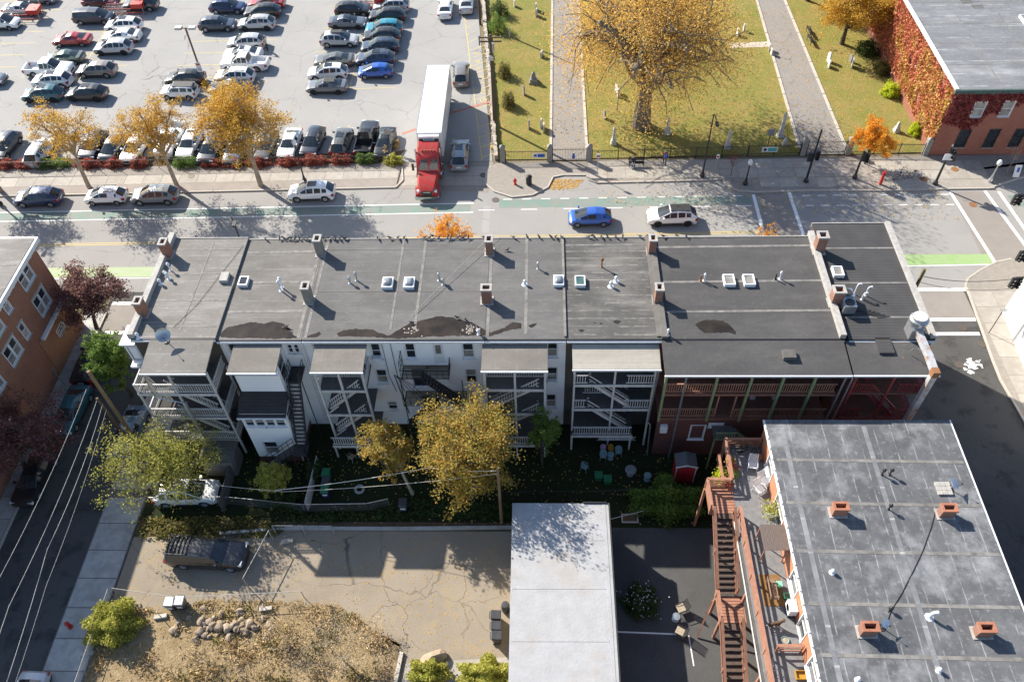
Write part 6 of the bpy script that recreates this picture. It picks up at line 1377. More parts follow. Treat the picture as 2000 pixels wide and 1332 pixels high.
bush('yard_shrub', 'dark green leafy shrub beside the asphalt yard', at(1300, 985), 2.4, 1.7, 2.2, LF_GREEN, 5200, .16, 90); bush('flowering_shrub', 'dark shrub speckled with white flowers on the asphalt yard', at(1250, 1180), 1.2, 1.2, 1.2, LF_DKGREEN, 2000, .12, 91)
xf_, yf_ = at(1250, 1180); fl = leaf_mesh('flowers', np.random.default_rng(3).normal(size=(110, 3)) * np.array([.55, .55, .2]) + np.array([xf_, yf_, 1.05]), .07, mat('white_petal', (.7, .66, .68)), np.random.default_rng(4)); fl_o = inst('flowers', fl, [o for o in COL.objects if o.name.startswith('flowering_shrub')][0]); 
bush('yard_shrub', 'green shrub at the foot of the small yellow-green tree', at(560, 985), 1.0, .8, 1.0, LF_DKGREEN, 1200, .14, 92); bush('yard_shrub', 'dark vine shrub on the fence beside the white siding bay', at(620, 930), .7, 1.0, 1.6, LF_DKGREEN, 1300, .14, 93)
bush('roadside_bush', 'yellow-green bush behind the pavement at bottom left', at(228, 1225), 1.75, 1.5, 1.9, LF_YG, 4800, .15, 94, up=.5); bush('corner_bush', 'green bush cut by the bottom edge left of the white roof', at(838, 1320), 1.2, 1.0, 1.5, LF_YG, 2400, .15, 95); bush('corner_bush', 'yellow-green bush cut by the bottom edge beside the white roof', at(955, 1322), 1.7, 1.1, 1.8, LF_YG, 3600, .15, 96)
tree('bare_sapling', 'bare branching sapling in the weeds at the bottom', at(672, 1290), 4.2, 2.6, .8, .06, LF_STRAW, 700, .09, BARK_PALE, 79, 9, 7, 5, fork=.7, bare=.3)
tree('bare_sapling', 'thin bare sapling left of the other in the weeds', at(560, 1250), 2.6, 1.5, .5, .035, LF_STRAW, 400, .09, BARK_PALE, 82, 7, 5, 5, fork=.5, bare=.3)
# ivy over the top right building
def ivy(name, label, F, u0, u1, z1, n, lm, seed, dens=None, par=None, prox=.25):
    rg = np.random.default_rng(seed); u = rg.uniform(u0, u1, n); z = rg.uniform(.1, 1, n) ** .8 * z1
    f = np.sin(u * 1.7 + seed) * .5 + np.sin(u * .6 + z * 1.1) * .5 + np.sin(z * 2.1 + u * .9) * .4
    keep = np.array([dens(a, b, c) for a, b, c in zip(u, z, f)]); u, z = u[keep], z[keep]
    v = np.abs(rg.normal(.10, .09, len(u))) + .04 + prox * np.clip(np.sin(u * 2.3) * np.sin(z * 1.7 + u), 0, 1)
    pts = np.array([F(a, b, c) for a, b, c in zip(u, v, z)])
    o = inst(name, leaf_mesh(name, pts, .16, lm, rg, .1), par); o['label'] = label; return o
FI = fac((XT, 110), (0, -1), (-1, 0))
# u runs from the far end (0) to the street corner (40.15)
ivy('ivy', 'red ivy over the upper west wall', FI, 0, 40.1, 7.7, 26000, LF_IVY, 5, lambda u, z, f: f + (z - 4) * .10 + (34 - u) * .06 > -.75, tr)
ivy('ivy', 'yellow ivy over the corner of the west wall', FI, 16, 40.1, 7.5, 16000, LF_IVYY, 9, lambda u, z, f: f + (u - 30) * .1 - abs(z - 3.2) * .14 > -.25, tr)
ivy('ivy', 'crimson ivy on the upper street wall', FT, 0, 10, 7.6, 6000, LF_IVYDK, 13, lambda u, z, f: (z > 3.6 + u * .1 + f * .8) and not any(a - .1 < u < b + .1 and c - .1 < z < d + .1 for a, b, c, d in wt) and u < 5.2 + (z - 5) * 1.4, tr, .06)
# rough grass, weeds, fallen leaves
def scatter(name, label, cat, poly, n, size, m, seed, z=.05, up=.2, hgt=.0, parent=None, clump=0, elong=1.5):
    rg = np.random.default_rng(seed); P_ = np.array(poly); lo, hi = P_.min(0), P_.max(0); pts = rg.uniform(lo, hi, (n * 3, 2))
    if clump: c = rg.uniform(lo, hi, (clump, 2)); pts = c[rg.integers(0, clump, n * 3)] + rg.normal(0, .42, (n * 3, 2)) * rg.uniform(.4, 1.5, (n * 3, 1))
    ins = np.zeros(len(pts), bool); j = len(P_) - 1
    for i in range(len(P_)):
        a, b = P_[i], P_[j]; cr = ((a[1] > pts[:, 1]) != (b[1] > pts[:, 1])) & (pts[:, 0] < (b[0] - a[0]) * (pts[:, 1] - a[1]) / (b[1] - a[1] + 1e-9) + a[0]); ins ^= cr; j = i
    pts = pts[ins][:n]; q = np.column_stack([pts, z + rg.uniform(0, 1, len(pts)) ** 2 * hgt])
    o = inst(name, leaf_mesh(name, q, size, m, rg, up, elong)); return tag(o, label, cat, None, 'stuff')
scatter('weeds', 'dry weeds covering the rough ground at the bottom', 'weeds', wd, 11000, .07, LF_STRAW, 31, .04, .0, .26, clump=120, elong=4)
scatter('weeds', 'low green weeds among the dry ones at the bottom', 'weeds', wd, 4500, .09, LF_OLIVE, 32, .04, .0, .25, clump=40, elong=1.6)
scatter('fallen_leaves', 'brown leaves scattered over the park lawn', 'leaves', [(-4, 70.5), (39.5, 70.8), (39.5, 100), (-6.5, 100)], 12000, .11, LF_BEECH, 33, .065, 3)
scatter('fallen_leaves', 'leaves littering the shaded back yards', 'leaves', rect(-28.8, 14.5, 27.8, 34), 900, .10, LF_BEECH, 34, .03, 3)
scatter('fallen_leaves', 'drift of leaves against the driveway kerb', 'leaves', P((1080, 350), (1140, 352), (1125, 368), (1080, 372), (1070, 365)), 420, .13, LF_BEECH, 35, .015, 3)
scatter('ground_cover', 'green ground cover along the alley', 'ground cover', P((790, 975), (980, 990), (1000, 1015), (860, 1012), (800, 1005)), 2600, .15, LF_DKGREEN, 36, .03, .5, .25)
scatter('ground_cover', 'weedy growth on the bank above the concrete lot', 'ground cover', P((270, 1010), (500, 1010), (560, 1030), (540, 1050), (270, 1055)), 2600, .14, LF_OLIVE, 37, .03, .3, .3, clump=60)
scatter('ground_cover', 'dark growth along the alley fence', 'ground cover', P((560, 1000), (1000, 985), (1000, 1005), (560, 1025)), 2200, .14, LF_DKGREEN, 38, .03, .3, .3, clump=60)

scatter('dead_brush', 'tangle of brown dead brush on the weedy ground', 'brush', wd, 2600, .045, mat('dead_stem', (.22, .165, .115), (.34, .265, .18), 3), 39, .05, .0, .5, clump=30, elong=9)
scatter('drifted_leaves', 'scattered leaves on the concrete lot', 'leaves', rect(-28.5, -3, 18.5, 26.8), 900, .09, LF_BEECH, 40, .012, 3)
scatter('drifted_leaves', 'leaves blown over the street and pavement by the park', 'leaves', [(6, 62), (40, 60), (40, 69), (6, 69)], 900, .10, LF_BEECH, 43, .13, 3)
for i, (px, py, lb) in enumerate(((610, 1215, 'bare shrub stems at the upper edge of the weeds'), (740, 1240, 'bare shrub stems right of the sapling'), (400, 1290, 'bare shrub stems below the rubble pile'), (520, 1320, 'bare shrub stems at the bottom of the weeds'))):
    tree('bare_shrub', lb, at(px, py), 1.6, 1.2, .2, .025, LF_STRAW, 160, .09, BARK_PALE, 130 + i, 8, 5, 4, fork=.15, bare=.3, cat='shrub')
# ---------------------------------------------------------------- street furniture, park fittings, people
M_BLACK = mat('black_paint', (.02, .02, .022), (.03, .03, .03), 6, rough=.45)
M_BROWN = mat('brown_paint', (.14, .085, .055), (.18, .11, .07), 5, rough=.6)
M_POLE = mat('pole_wood', (.25, .17, .09), (.17, .12, .065), 5, rough=.9, bmp=.4, stretch=(3, 3, .2))
M_POLEDK = mat('dark_pole_wood', (.13, .085, .055), (.09, .06, .04), 5, rough=.9, stretch=(3, 3, .2))
M_YEL = mat('yellow_concrete', (.60, .36, .03), (.5, .3, .04), 4); M_REDP = mat('hydrant_red', (.5, .03, .025), (.42, .04, .03), 4, rough=.5)
M_SIGN = mat('white_sign', (.72, .72, .72), (.66, .66, .66), 3, rough=.5); M_BLUE = mat('sign_blue', (.04, .10, .35)); M_TEALS = mat('sign_teal', (.08, .38, .36)); M_WIRE = mat('service_wire', (.62, .58, .5), (.5, .46, .4), 4); M_WIREDK = mat('dark_wire', (.04, .04, .04))
M_GREENP2 = mat('green_plastic', (.015, .16, .07), (.02, .13, .06), 4, rough=.4); M_GPL = mat('grey_teal_plastic', (.20, .30, .30), (.16, .25, .26), 4, rough=.4); M_DKPL = mat('dark_bin_plastic', (.04, .043, .05), (.06, .06, .065), 4, rough=.4)
M_GRAVE = mat('gravestone', (.58, .56, .52), (.42, .40, .37), 5, bmp=.3); M_GRAVED = mat('dark_gravestone', (.20, .19, .18), (.27, .26, .24), 5, bmp=.3); M_STONEW = mat('field_stone', (.42, .37, .30), (.30, .26, .21), 3, vary=.2, bmp=.4)
def lamp_lot():
    x, y = at(402, 168); t = thing('lot_lamp', 'brown twin-head lamp post on a yellow base in the parking lot', 'lamp post', (x, y, 0))
    MB().lathe([(.32, 0), (.32, .75), (.28, .8)], (x, y, 0), 14).build('base', M_YEL, t); MB().box(x - .08, x + .08, y - .08, y + .08, .8, 7.3).build('pole', M_BROWN, t)
    for s in (-1, 1): MB().beam((x, y, 7.2), (x + s * .5, y, 7.25), .08).build('arm', M_BROWN, t); MB().box(x + s * .5 - .1 if s > 0 else x - 1.15, x + 1.15 if s > 0 else x - .4, y - .28, y + .28, 7.15, 7.4).build('lamp_head', M_GALV, t)
    sg = MB().box(x - .3, x + .3, y - .14, y - .11, 1.9, 3.1).build('sign', M_SIGN, t); tx = letters('25', None, 0, 0, .5, M_BLACK, 0); o = inst('sign_text', tx, sg, (x, y - .145, 2.2)); o.rotation_euler = (rd(90), 0, 0); MB().box(x - .2, x + .2, y - .146, y - .142, 2.75, 2.95).build('sign_band', M_REDP, sg)
lamp_lot()
def post_lamp(label, px, py, h, globe=True, cat='street lamp', arm=0, m=None, xy=None, lx=0):
    x, y = xy or at(px, py); t = thing('street_lamp', label, cat, (x, y, 0)); z0 = .12; m = m or M_BLACK
    MB().lathe([(.24, 0), (.24, .25), (.14, .45), (.10, .8)], (x, y, z0), 10).build('base', m, t); MB().lathe([(.085, .7), (.06, h)], (x, y, z0), 8).build('pole', m, t)
    if globe: MB().lathe([(.10, 0), (.2, .12), (.24, .35), (.16, .55), (.05, .65)], (x, y, z0 + h), 12).build('globe', M_SIGN, t, smooth=True)
    if arm: MB().tube([(x, y, z0 + h), (x + lx * .5, y - arm * .5, z0 + h + .3), (x + lx, y - arm, z0 + h + .25)], .05, 6).build('arm', m, t); MB().box(x + lx - .15, x + lx + .15, y - arm - .6, y - arm, z0 + h + .15, z0 + h + .3).build('lamp_head', m, t)
    return t
post_lamp('black lamp with white globe beside the parked white SUV', 596, 357, 4.6); post_lamp('tall black street lamp by the park fence near the bench', 1371, 347, 7.4, False, arm=1.6); post_lamp('black street lamp rising above the tan leftmost roof', 0, 0, 9.6, False, xy=(-25.0, 50.1), arm=.9, lx=.6); post_lamp('thin black pole lamp at the left edge of the main street', 0, 0, 6, False, xy=at(3, 402), arm=.8)
post_lamp('short pole with pale ball lamp on the corner pavement', 1932, 357, 2.0, True, m=M_GALV); post_lamp('black short lamp post beside the tree pit', 1455, 362, 2.4, True)
def utility(label, x, y, h, r=.15, arms=(), m=None, lean=(0, 0), extra=None):
    t = thing('utility_pole', label, 'utility pole', (x, y, 0)); m = m or M_POLE
    MB().lathe([(r, 0), (r * .72, h)], (0, 0, 0), 10).build('pole', m, t, world=False)
    for z, L, dy in arms:
        a = MB().beam((-L, dy, z), (L, dy, z), .1, .12).build('crossarm', M_POLEDK, t, world=False)
        for q in (-.9, -.4, .4, .9): MB().lathe([(.05, 0), (.06, .08), (.03, .16)], (L * q, dy, z + .06), 8).build('insulator', M_GALV, a, world=False)
    if extra: extra(t)
    t.rotation_euler = (lean[1], lean[0], 0); return t
x, y = at(966, 245)
def transf(t): MB().lathe([(.24, 0), (.26, .1), (.26, .8), (.18, .95)], (.1, .35, 8.6), 12).build('transformer', M_GALV, t, world=False); MB().beam((-1.1, -.1, 9.6), (-1.1, -.1, 10.6), .12).build('bracket', M_BROWN, t, world=False); MB().box(-.25, .25, -.35, -.2, 8.0, 8.5).build('cable_box', M_GALV, t, world=False)
utility('dark utility pole with crossarms beside the park wall', x, y, 10.7, .17, ((10.3, 1.15, .12), (10.0, 1.15, -.12)), M_POLEDK, extra=transf)
x, y = at(938, 48); utility('brown utility pole at the top edge by the access lane', x, y, 10, .16, (), M_POLEDK)
utility('golden brown leaning utility pole before the grey porch', -30.7, 33.7, 10.3, .17, (), M_POLE); utility('weathered short pole stub tied to the leaning utility pole', -30.9, 33.4, 7.6, .13, (), M_POLEDK, lean=(-.03, 0))
utility('slim utility pole in the alley beside the big maple', *at(980, 1022), 7.6, .12, (), M_POLE); utility('mossy utility pole behind the corner roof', 27.75, 42.5, 10.9, .16, (), mat('mossy_pole', (.2, .16, .06), (.13, .11, .05), 4))
def wire(label, pts, r=.018, m=None, sag=.5, n=10, name='overhead_wire'):
    P_ = []
    for a, b in zip(pts[:-1], pts[1:]):
        for i in range(n): t = i / n; P_.append((a[0] + (b[0] - a[0]) * t, a[1] + (b[1] - a[1]) * t, a[2] + (b[2] - a[2]) * t - sag * 4 * t * (1 - t)))
    P_.append(pts[-1]); o = MB().tube(P_, r, 4).build(name, m or M_WIRE); return tag(o, label, 'wire', 'overhead wires')
wire('leftmost pale wire over the shaded side street', [(-31.6, 33.6, 8.4), (-31.4, 18, 9.2), (-30.5, 0, 9.5)], .02, sag=.4); wire('second pale wire over the shaded side street', [(-31.2, 33.5, 7.4), (-30.4, 18, 8.6), (-29.5, 0, 9)], .02, sag=.4)
wire('third pale wire over the side street kerb', [(-31.0, 33.4, 6.9), (-30.2, 22, 7.6), (-28.6, 5, 8.2)], .02, sag=.4); wire('thin rightmost wire over the side street pavement', [(-30.9, 33.3, 6.4), (-29.8, 20, 6.9), (-28.6, 5, 7.6)], .012, sag=.3)
wire('thick pale cable from the fence to the big maple', [(-18.5, 28.6, 3.3), (-7.5, 29.2, 5.4), (-2.7, 27.9, 7.2)], .03, sag=.25); wire('thin pale cable below the thick one in the back yards', [(-30.5, 30.5, 2.6), (-18, 28.6, 3.1), (-2.75, 27.9, 6.8)], .018, sag=.3)
wire('dark cable from the mossy pole to the white building', [(27.8, 42.5, 10.2), (39.3, 46.2, 6.6)], .03, M_WIREDK, .7); wire('lower dark cable from the mossy pole to the white building', [(27.8, 42.5, 9.6), (39.3, 45.6, 6.1)], .02, M_WIREDK, .8); wire('dark cable crossing the dark roofs from the front edge', [(-3.4, 46.8, 10.9), (-9.0, 38.5, 10.62)], .015, M_WIRE, 0, name='roof_cable'); wire('dark cable lying across the tan leftmost roof', [(-22.7, 45.6, 10.72), (-24.6, 39.5, 10.72), (-25.7, 37.3, 10.72)], .014, M_WIREDK, 0, name='roof_cable')
# signals
def signal_head(t, x, y, z, face=-1, n=3, m=None):
    s = MB().box(x - .17, x + .17, y - .12, y + .12, z, z + .33 * n).build('signal_head', m or M_BLACK, t)
    for i in range(n):
        MB().lathe([(.12, 0), (.12, .2), (.105, .2), (.105, .0)], (0, 0, 0), 10, 'y').build('visor', M_BLACK, s).location = (x, y + face * .3 if face < 0 else y + .12, z + .16 + i * .33)
        MB().lathe([(.10, 0), (.10, .02)], (0, 0, 0), 10, 'y').build('lens', (M_DARKIN, M_DARKIN, M_RUSTIRON)[i % 3], s).location = (x, y + face * .14, z + .16 + i * .33)
def signal(label, px, py, h, heads, m=None, sign=False):
    x, y = at(px, py); t = thing('traffic_signal', label, 'traffic light', (x, y, 0)); MB().lathe([(.26, .1), (.24, .4), (.12, .6), (.085, h)], (x, y, 0), 10).build('pole', m or M_BLACK, t)
    for dx, z, f in heads: MB().beam((x, y, z + .5), (x + dx, y, z + .5), .06).build('bracket', M_BLACK, t); signal_head(t, x + dx, y - .05, z, f)
    if sign: MB().box(x - .45, x + .45, y - .2, y - .16, 3.2, 3.9).build('sign', M_SIGN, t)
    MB().lathe([(.04, 0), (.09, .1), (.04, .28), (.01, .35)], (x, y, h), 8).build('finial', M_GALV, t); return t
signal('black traffic signal pole in front of the park gate', 1573, 357, 6.3, ((.35, 2.9, -1), (-.35, 2.7, 1)), sign=False); signal('low traffic signal beside the small orange tree', 1668, 350, 3.4, ((.5, 2.2, -1), (.1, 2.3, 1))); signal('traffic signal with white street sign at the corner', 1825, 362, 4.6, ((.3, 3.4, -1), (.6, 3.0, 1)), sign=True)
for lb, px, py, zz in (('hanging traffic signal highest at the right edge', 1982, 390, 5.2), ('hanging traffic signal at the right edge above the pavement corner', 1992, 500, 5.0), ('hanging traffic signal lowest at the right edge beside white wall', 1978, 552, 5.0)):
    x, y = at(px, py, zz + .5); t = thing('traffic_signal', lb, 'traffic light', (x + 1.5, y, 0)); MB().beam((x, y, zz + 1.05), (x + 3.5, y, zz + 1.3), .1).build('mast_arm', M_BLACK, t); MB().lathe([(.14, 0), (.1, zz + 1.4)], (x + 3.5, y, .1), 8).build('pole', M_BLACK, t); signal_head(t, x, y, zz); signal_head(t, x + .42, y, zz)
# signs
def sign(label, px, py, h, w=.45, ht=.6, m=None, pole=None, band=None, cat='sign', z0=.12):
    x, y = at(px, py); t = thing('street_sign', label, cat, (x, y, 0)); MB().tube([(x, y, z0), (x, y, h)], .035, 6).build('pole', pole or M_GALV, t); b = MB().box(x - w / 2, x + w / 2, y - .06, y - .035, h - ht, h).build('board', m or M_SIGN, t)
    if band: MB().box(x - w / 2 + .04, x + w / 2 - .04, y - .07, y - .061, h - ht * .75, h - ht * .35).build('lettering', band, b)
sign('bus stop sign pole at the kerb before the park gate', 1166, 346, 2.9, .45, .5, band=M_REDP); sign('narrow parking sign near the tall park lamp', 1394, 347, 2.9, .32, .5, band=M_REDP); sign('grey information board on black post inside the park', 1498, 290, 2.4, .75, .8, M_GALV, M_BLACK); sign('white sign on post at the lot entrance island', 762, 290, 2.5, .7, .7, M_GALV, M_BLACK, cat='sign'); sign('small sign leaning over the left pavement by the brick house', 128, 755, 2.4, .3, .45, M_GALV)
sign('white street sign bracket on the east pavement', 1930, 652, 3.2, .6, .35, M_GALV, M_DKMETAL)
x, y = at(1988, 335, .8); t = thing('a_board_sign', 'white tilted sign board with dark figure at right edge pavement', 'sign', (x, y, .12)); MB().add([(x - .3, y - .1, .15), (x + .35, y - .1, .15), (x + .35, y + .3, 1.35), (x - .3, y + .3, 1.35)], [(0, 1, 2, 3)]).build('board', M_SIGN, t); MB().add([(x - .05, y + .05, .65), (x + .2, y + .05, .65), (x + .2, y + .2, 1.1), (x - .05, y + .2, 1.1)], [(0, 1, 2, 3)]).build('print', M_BLUE, t); MB().beam((x, y + .6, .12), (x, y + .3, 1.3), .05).build('strut', M_BLACK, t)
# park iron fence with stone piers
def iron_fence(label, x0, x1, yy, h=1.25, sp=.16, y2=None, gate=False, base=.12):
    y2 = yy if y2 is None else y2; t = thing('iron_gate' if gate else 'iron_fence', label, 'gate' if gate else 'fence', (x0, yy, 0)); F = lambda u: (x0 + (x1 - x0) * u, yy + (y2 - yy) * u)
    for z in (base + .15, base + h - .12): MB().beam((*F(0), z), (*F(1), z), .04).build('rail', M_BLACK, t)
    m = MB(); n = int(abs(x1 - x0) / sp)
    for i in range(1, n): a = F(i / n); m.beam((*a, base), (*a, base + h + .08), .022)
    o = m.build('pickets', M_BLACK, t); o['kind'] = 'stuff'
    k = max(1, int(abs(x1 - x0) / 2.4))
    for i in range(k + 1): a = F(i / k); MB().box(a[0] - .04, a[0] + .04, a[1] - .04, a[1] + .04, 0, base + h + .12).build('post', M_BLACK, t)
def pier(label, x, y, h=1.9, s=.5):
    t = thing('gate_pier', label, 'gate pier', (x, y, 0)); MB().box(x - s / 2, x + s / 2, y - s / 2, y + s / 2, 0, h).build('shaft', M_GRAVED, t); MB().add([(x - s * .58, y - s * .58, h), (x + s * .58, y - s * .58, h), (x + s * .58, y + s * .58, h), (x - s * .58, y + s * .58, h), (x, y, h + .3)], [(3, 2, 1, 0), (0, 1, 4), (1, 2, 4), (2, 3, 4), (3, 0, 4)]).build('cap', M_GRAVED, t)
YFN = 69.45
iron_fence('black iron fence left of the park gate', -3.5, .85, YFN); iron_fence('black double gate of the park path', 1.4, 4.9, YFN, 1.5, gate=True); iron_fence('long black iron fence between the two park gates', 5.5, 27.0, YFN, y2=70.2); iron_fence('black gate across the wide park path', 27.7, 31.6, 70.25, 1.5, gate=True); iron_fence('black iron fence from wide path to the ivy building', 32.2, 39.5, 70.25, y2=70.0)
for lb, x, y in (('left stone pier of the park gate', 1.1, YFN), ('right stone pier of the park gate', 5.2, YFN), ('left stone pier of the wide path', 27.3, 70.2), ('right stone pier of the wide path', 31.95, 70.25), ('stone pier at the corner of the ivy building', 39.75, 70.0), ('stone pier at the end of the park wall', -3.8, YFN)): pier(lb, x, y)
for lb, px, py, w_, c in (('blue banner hung on the iron fence', 1053, 303, 1.3, M_BLUE), ('teal and white banner on the long iron fence', 1505, 299, 1.6, M_TEALS), ('blue notice on the park gate', 1120, 300, .3, M_BLUE)):
    x, y = at(px, py, .8); y = YFN - .09 if x < 10 else 70.0; t = thing('fence_banner', lb, 'banner', (x, y, .5)); MB().box(x - w_ / 2, x + w_ / 2, y - .02, y, .55, 1.15).build('cloth', M_SIGN, t); MB().box(x - w_ * .12 if w_ > .5 else x - .1, x + w_ * .45 if w_ > .5 else x + .1, y - .026, y - .021, .65, 1.05).build('print', c, t); MB().lathe([(.17, 0), (.17, .005)], (0, 0, 0), 16, 'y').build('emblem', M_BLACK if c is M_TEALS else c, t).location = (x - w_ * .3, y - .026, .85) if w_ > .5 else (x, y - .03, .6)
# stone wall along the park's left side
w_ = thing('stone_wall', 'low field stone wall between the access lane and the park', 'wall', (-5, 80, 0)); rg = np.random.default_rng(2)
stm = [None] * 4
for q in range(4):
    m = MB(); v = rg.uniform(.8, 1.1, (8,)); m.add([(sx * .28 * v[i], sy * .2 * v[i], sz * .16 * v[i]) for i, (sx, sy, sz) in enumerate([(a, b, c) for c in (-1, 1) for a, b in ((-1, -1), (1, -1), (1, 1), (-1, 1))])], [(3, 2, 1, 0), (4, 5, 6, 7), (0, 1, 5, 4), (1, 2, 6, 5), (2, 3, 7, 6), (3, 0, 4, 7)]); stm[q] = m.mesh('stone', M_STONEW)
for i, yy in enumerate(np.arange(70, 104, .42)):
    X = -4.55 - (yy - 70) * .083
    for z in (.15, .48): o = inst('stone', stm[(i * 3 + int(z * 10)) % 4], w_, (X + rg.uniform(-.06, .06), yy, z), rd(95 + rg.uniform(-12, 12)))
# chain link fences
def chain(label, pts, h=1.15, m=None, z0=0.0, sp=2.2, mesh=True, name='chain_link_fence', cat='fence', cell=.2, r=.025):
    t = thing(name, label, cat, (*pts[0], z0)); m = m or M_GALV; w3 = MB()
    for a, b in zip(pts[:-1], pts[1:]):
        L = math.dist(a, b); MB().tube([(*a, z0 + h), (*b, z0 + h)], r, 6).build('top_rail', m, t); k = max(1, round(L / sp))
        for i in range(k + 1): u = i / k; MB().tube([(a[0] + (b[0] - a[0]) * u, a[1] + (b[1] - a[1]) * u, z0), (a[0] + (b[0] - a[0]) * u, a[1] + (b[1] - a[1]) * u, z0 + h + .03)], r * 1.2, 6).build('post', m, t)
        if mesh:
            n = int(L / cell); d = ((b[0] - a[0]) / L, (b[1] - a[1]) / L)
            for i in range(-int(h / cell), n):
                for s in (1, -1):
                    u0, u1, za, zc = i * cell, i * cell + h, (0, h)[s < 0], (h, 0)[s < 0]
                    if u0 < 0: za += s * -u0; u0 = 0
                    if u1 > L: zc -= s * (u1 - L); u1 = L
                    w3.beam((a[0] + d[0] * u0, a[1] + d[1] * u0, z0 + za), (a[0] + d[0] * u1, a[1] + d[1] * u1, z0 + zc), .007)
    if mesh: o = w3.build('wire_mesh', m, t); o['kind'] = 'stuff'
    return t
chain('chain link fence in front of the hedge along the pavement', [(-64, 68.35), (-40, 68.75), (-15.6, 69.1)], 1.15, M_DKMETAL, .1)
chain('chain link fence along the alley behind the yards', [(-28.5, 29.2), (-23.0, 29.3), (-17.2, 28.7)], 1.1, cell=.16); chain('galvanised fence panels at the end of the middle yard', [(-17.1, 28.7), (-12.5, 28.8), (-11.0, 29.2)], 1.1, cell=.16); chain('chain link fence behind the white roofed garage', [(-2.4, 29.8), (4.2, 29.9), (8.4, 30.2)], 1.1, M_DKMETAL); chain('low pipe fence beside the alley shrub', [(4.9, 27.7), (7.4, 28.4)], 1.0, mesh=False)
chain('open white pipe gate leaning into the concrete lot', [(-19.0, 26.4), (-20.0, 22.9)], 1.5, M_FLASH, mesh=False, name='pipe_gate', cat='gate', sp=9, r=.03); chain('open pipe gate along the alley kerb', [(-18.9, 26.9), (-14.7, 26.9)], 1.3, M_FLASH, mesh=False, name='pipe_gate', cat='gate', r=.03); chain('pipe rail fence along the top of the weedy ground', [(-28.9, 22.3), (-24.3, 21.7), (-16, 22.2)], 1.1, M_FLASH, mesh=False, sp=3.6); chain('white pipe fence beside the bottom left pavement', [(-29.2, 22.2), (-29.25, 12)], 1.1, M_FLASH, cell=.2)
wf = thing('board_fence', 'weathered board fence between the bay and the middle yard', 'fence', (-17, 30.5, 0))
bm_ = MB().box(-.02, .02, -.08, .08, 0, 1.35).mesh('board', M_GREYWOOD)
for yy in np.arange(28.8, 32.6, .18): inst('board', bm_, wf, (-16.9 + (yy - 28.8) * .04, yy, .03), rd(rng.uniform(-2, 2)))
for z in (.35, 1.1): MB().beam((-16.95, 28.8, z), (-16.8, 32.6, z), .05, .08).build('rail', M_GREYWOOD, wf)
wf = thing('board_fence', 'dark leaning board fence beside the white car', 'fence', (-23.5, 31, 0))
bm_ = MB().box(-.02, .02, -.08, .08, 0, 1.5).mesh('board', M_GREYDARK)
for yy in np.arange(28.6, 33.2, .18): inst('board', bm_, wf, (-23.1, yy, .03), rd(rng.uniform(-3, 3)))
for z in (.4, 1.2): MB().beam((-23.07, 28.6, z), (-23.07, 33.2, z), .05, .08).build('rail', M_GREYDARK, wf)
# hydrants, bins, bollard, pay station, benches, bikes
def hydrant(label, px, py):
    x, y = at(px, py); t = thing('fire_hydrant', label, 'hydrant', (x, y, .1)); MB().lathe([(.17, 0), (.17, .06), (.12, .08), (.12, .5), (.16, .54), (.15, .62), (.06, .74), (.03, .8)], (x, y, .1), 12).build('barrel', M_REDP, t)
    for s in (-1, 1): MB().tube([(x, y, .52), (x + s * .2, y, .52)], .06, 8).build('outlet', M_REDP, t)
hydrant('red fire hydrant on the rounded pavement corner', 1006, 362); hydrant('red fire hydrant on the bottom left pavement', 139, 1225)
x, y = at(1033, 362); t = thing('litter_bin', 'black litter bin beside the hydrant on the rounded corner', 'litter bin', (x, y, .12)); MB().lathe([(.24, 0), (.3, .1), (.3, .85), (.33, .9)], (x, y, .12), 14).build('body', M_BLACK, t); MB().lathe([(.34, 0), (.34, .05), (.15, .2), (.05, .22)], (x, y, 1.05), 14).build('lid', M_BLACK, t)
x, y = at(963, 290); t = thing('bollard_sign', 'white marker post on a yellow concrete foot by the stone wall', 'marker post', (x, y, 0)); MB().lathe([(.25, 0), (.25, .25), (.15, .35)], (x, y, 0), 10).build('foot', M_YEL, t); MB().box(x - .05, x + .05, y - .03, y + .03, .35, 1.6).build('post', M_SIGN, t)
x, y = at(1718, 362); t = thing('pay_station', 'red post beside the parked bicycles', 'post', (x, y, .1)); MB().box(x - .12, x + .12, y - .1, y + .1, .1, 1.5).build('body', M_REDP, t); MB().box(x - .16, x + .16, y - .13, y + .13, 1.501, 1.62).build('cap', M_REDP, t)
def bench(label, x, y, rz=0, m=None, ends=None, z=.12, L=1.6):
    t = thing('bench', label, 'bench', (x, y, z), rz); m = m or M_BLACK; ends = ends or M_BLACK
    for i in range(4): MB().box(-L / 2, L / 2, -.22 + i * .12, -.13 + i * .12, .43, .46).build('seat_slat', m, t, world=False)
    for i in range(3): MB().box(-L / 2, L / 2, .25 + i * .03, .28 + i * .03, .52 + i * .13, .62 + i * .13).build('back_slat', m, t, world=False)
    for s in (-1, 1): MB().beam((s * L * .44, -.2, 0), (s * L * .44, -.2, .45), .05).beam((s * L * .44, .22, 0), (s * L * .44, .33, .9), .05).beam((s * L * .44, -.22, .64), (s * L * .44, .3, .66), .05).beam((s * L * .44, -.2, .45), (s * L * .44, -.2, .64), .04).build('bench_end', ends, t, world=False)
xb, yb_ = at(1243, 320, .4); bench('black bench at the iron fence with a person sitting', xb, yb_); x, y = at(1583, 85); bench('black double bench beside the wide park path', x, y, rd(95), z=.06); bench('second black bench beside the wide park path', x + .3, y + 1.9, rd(95), z=.06)
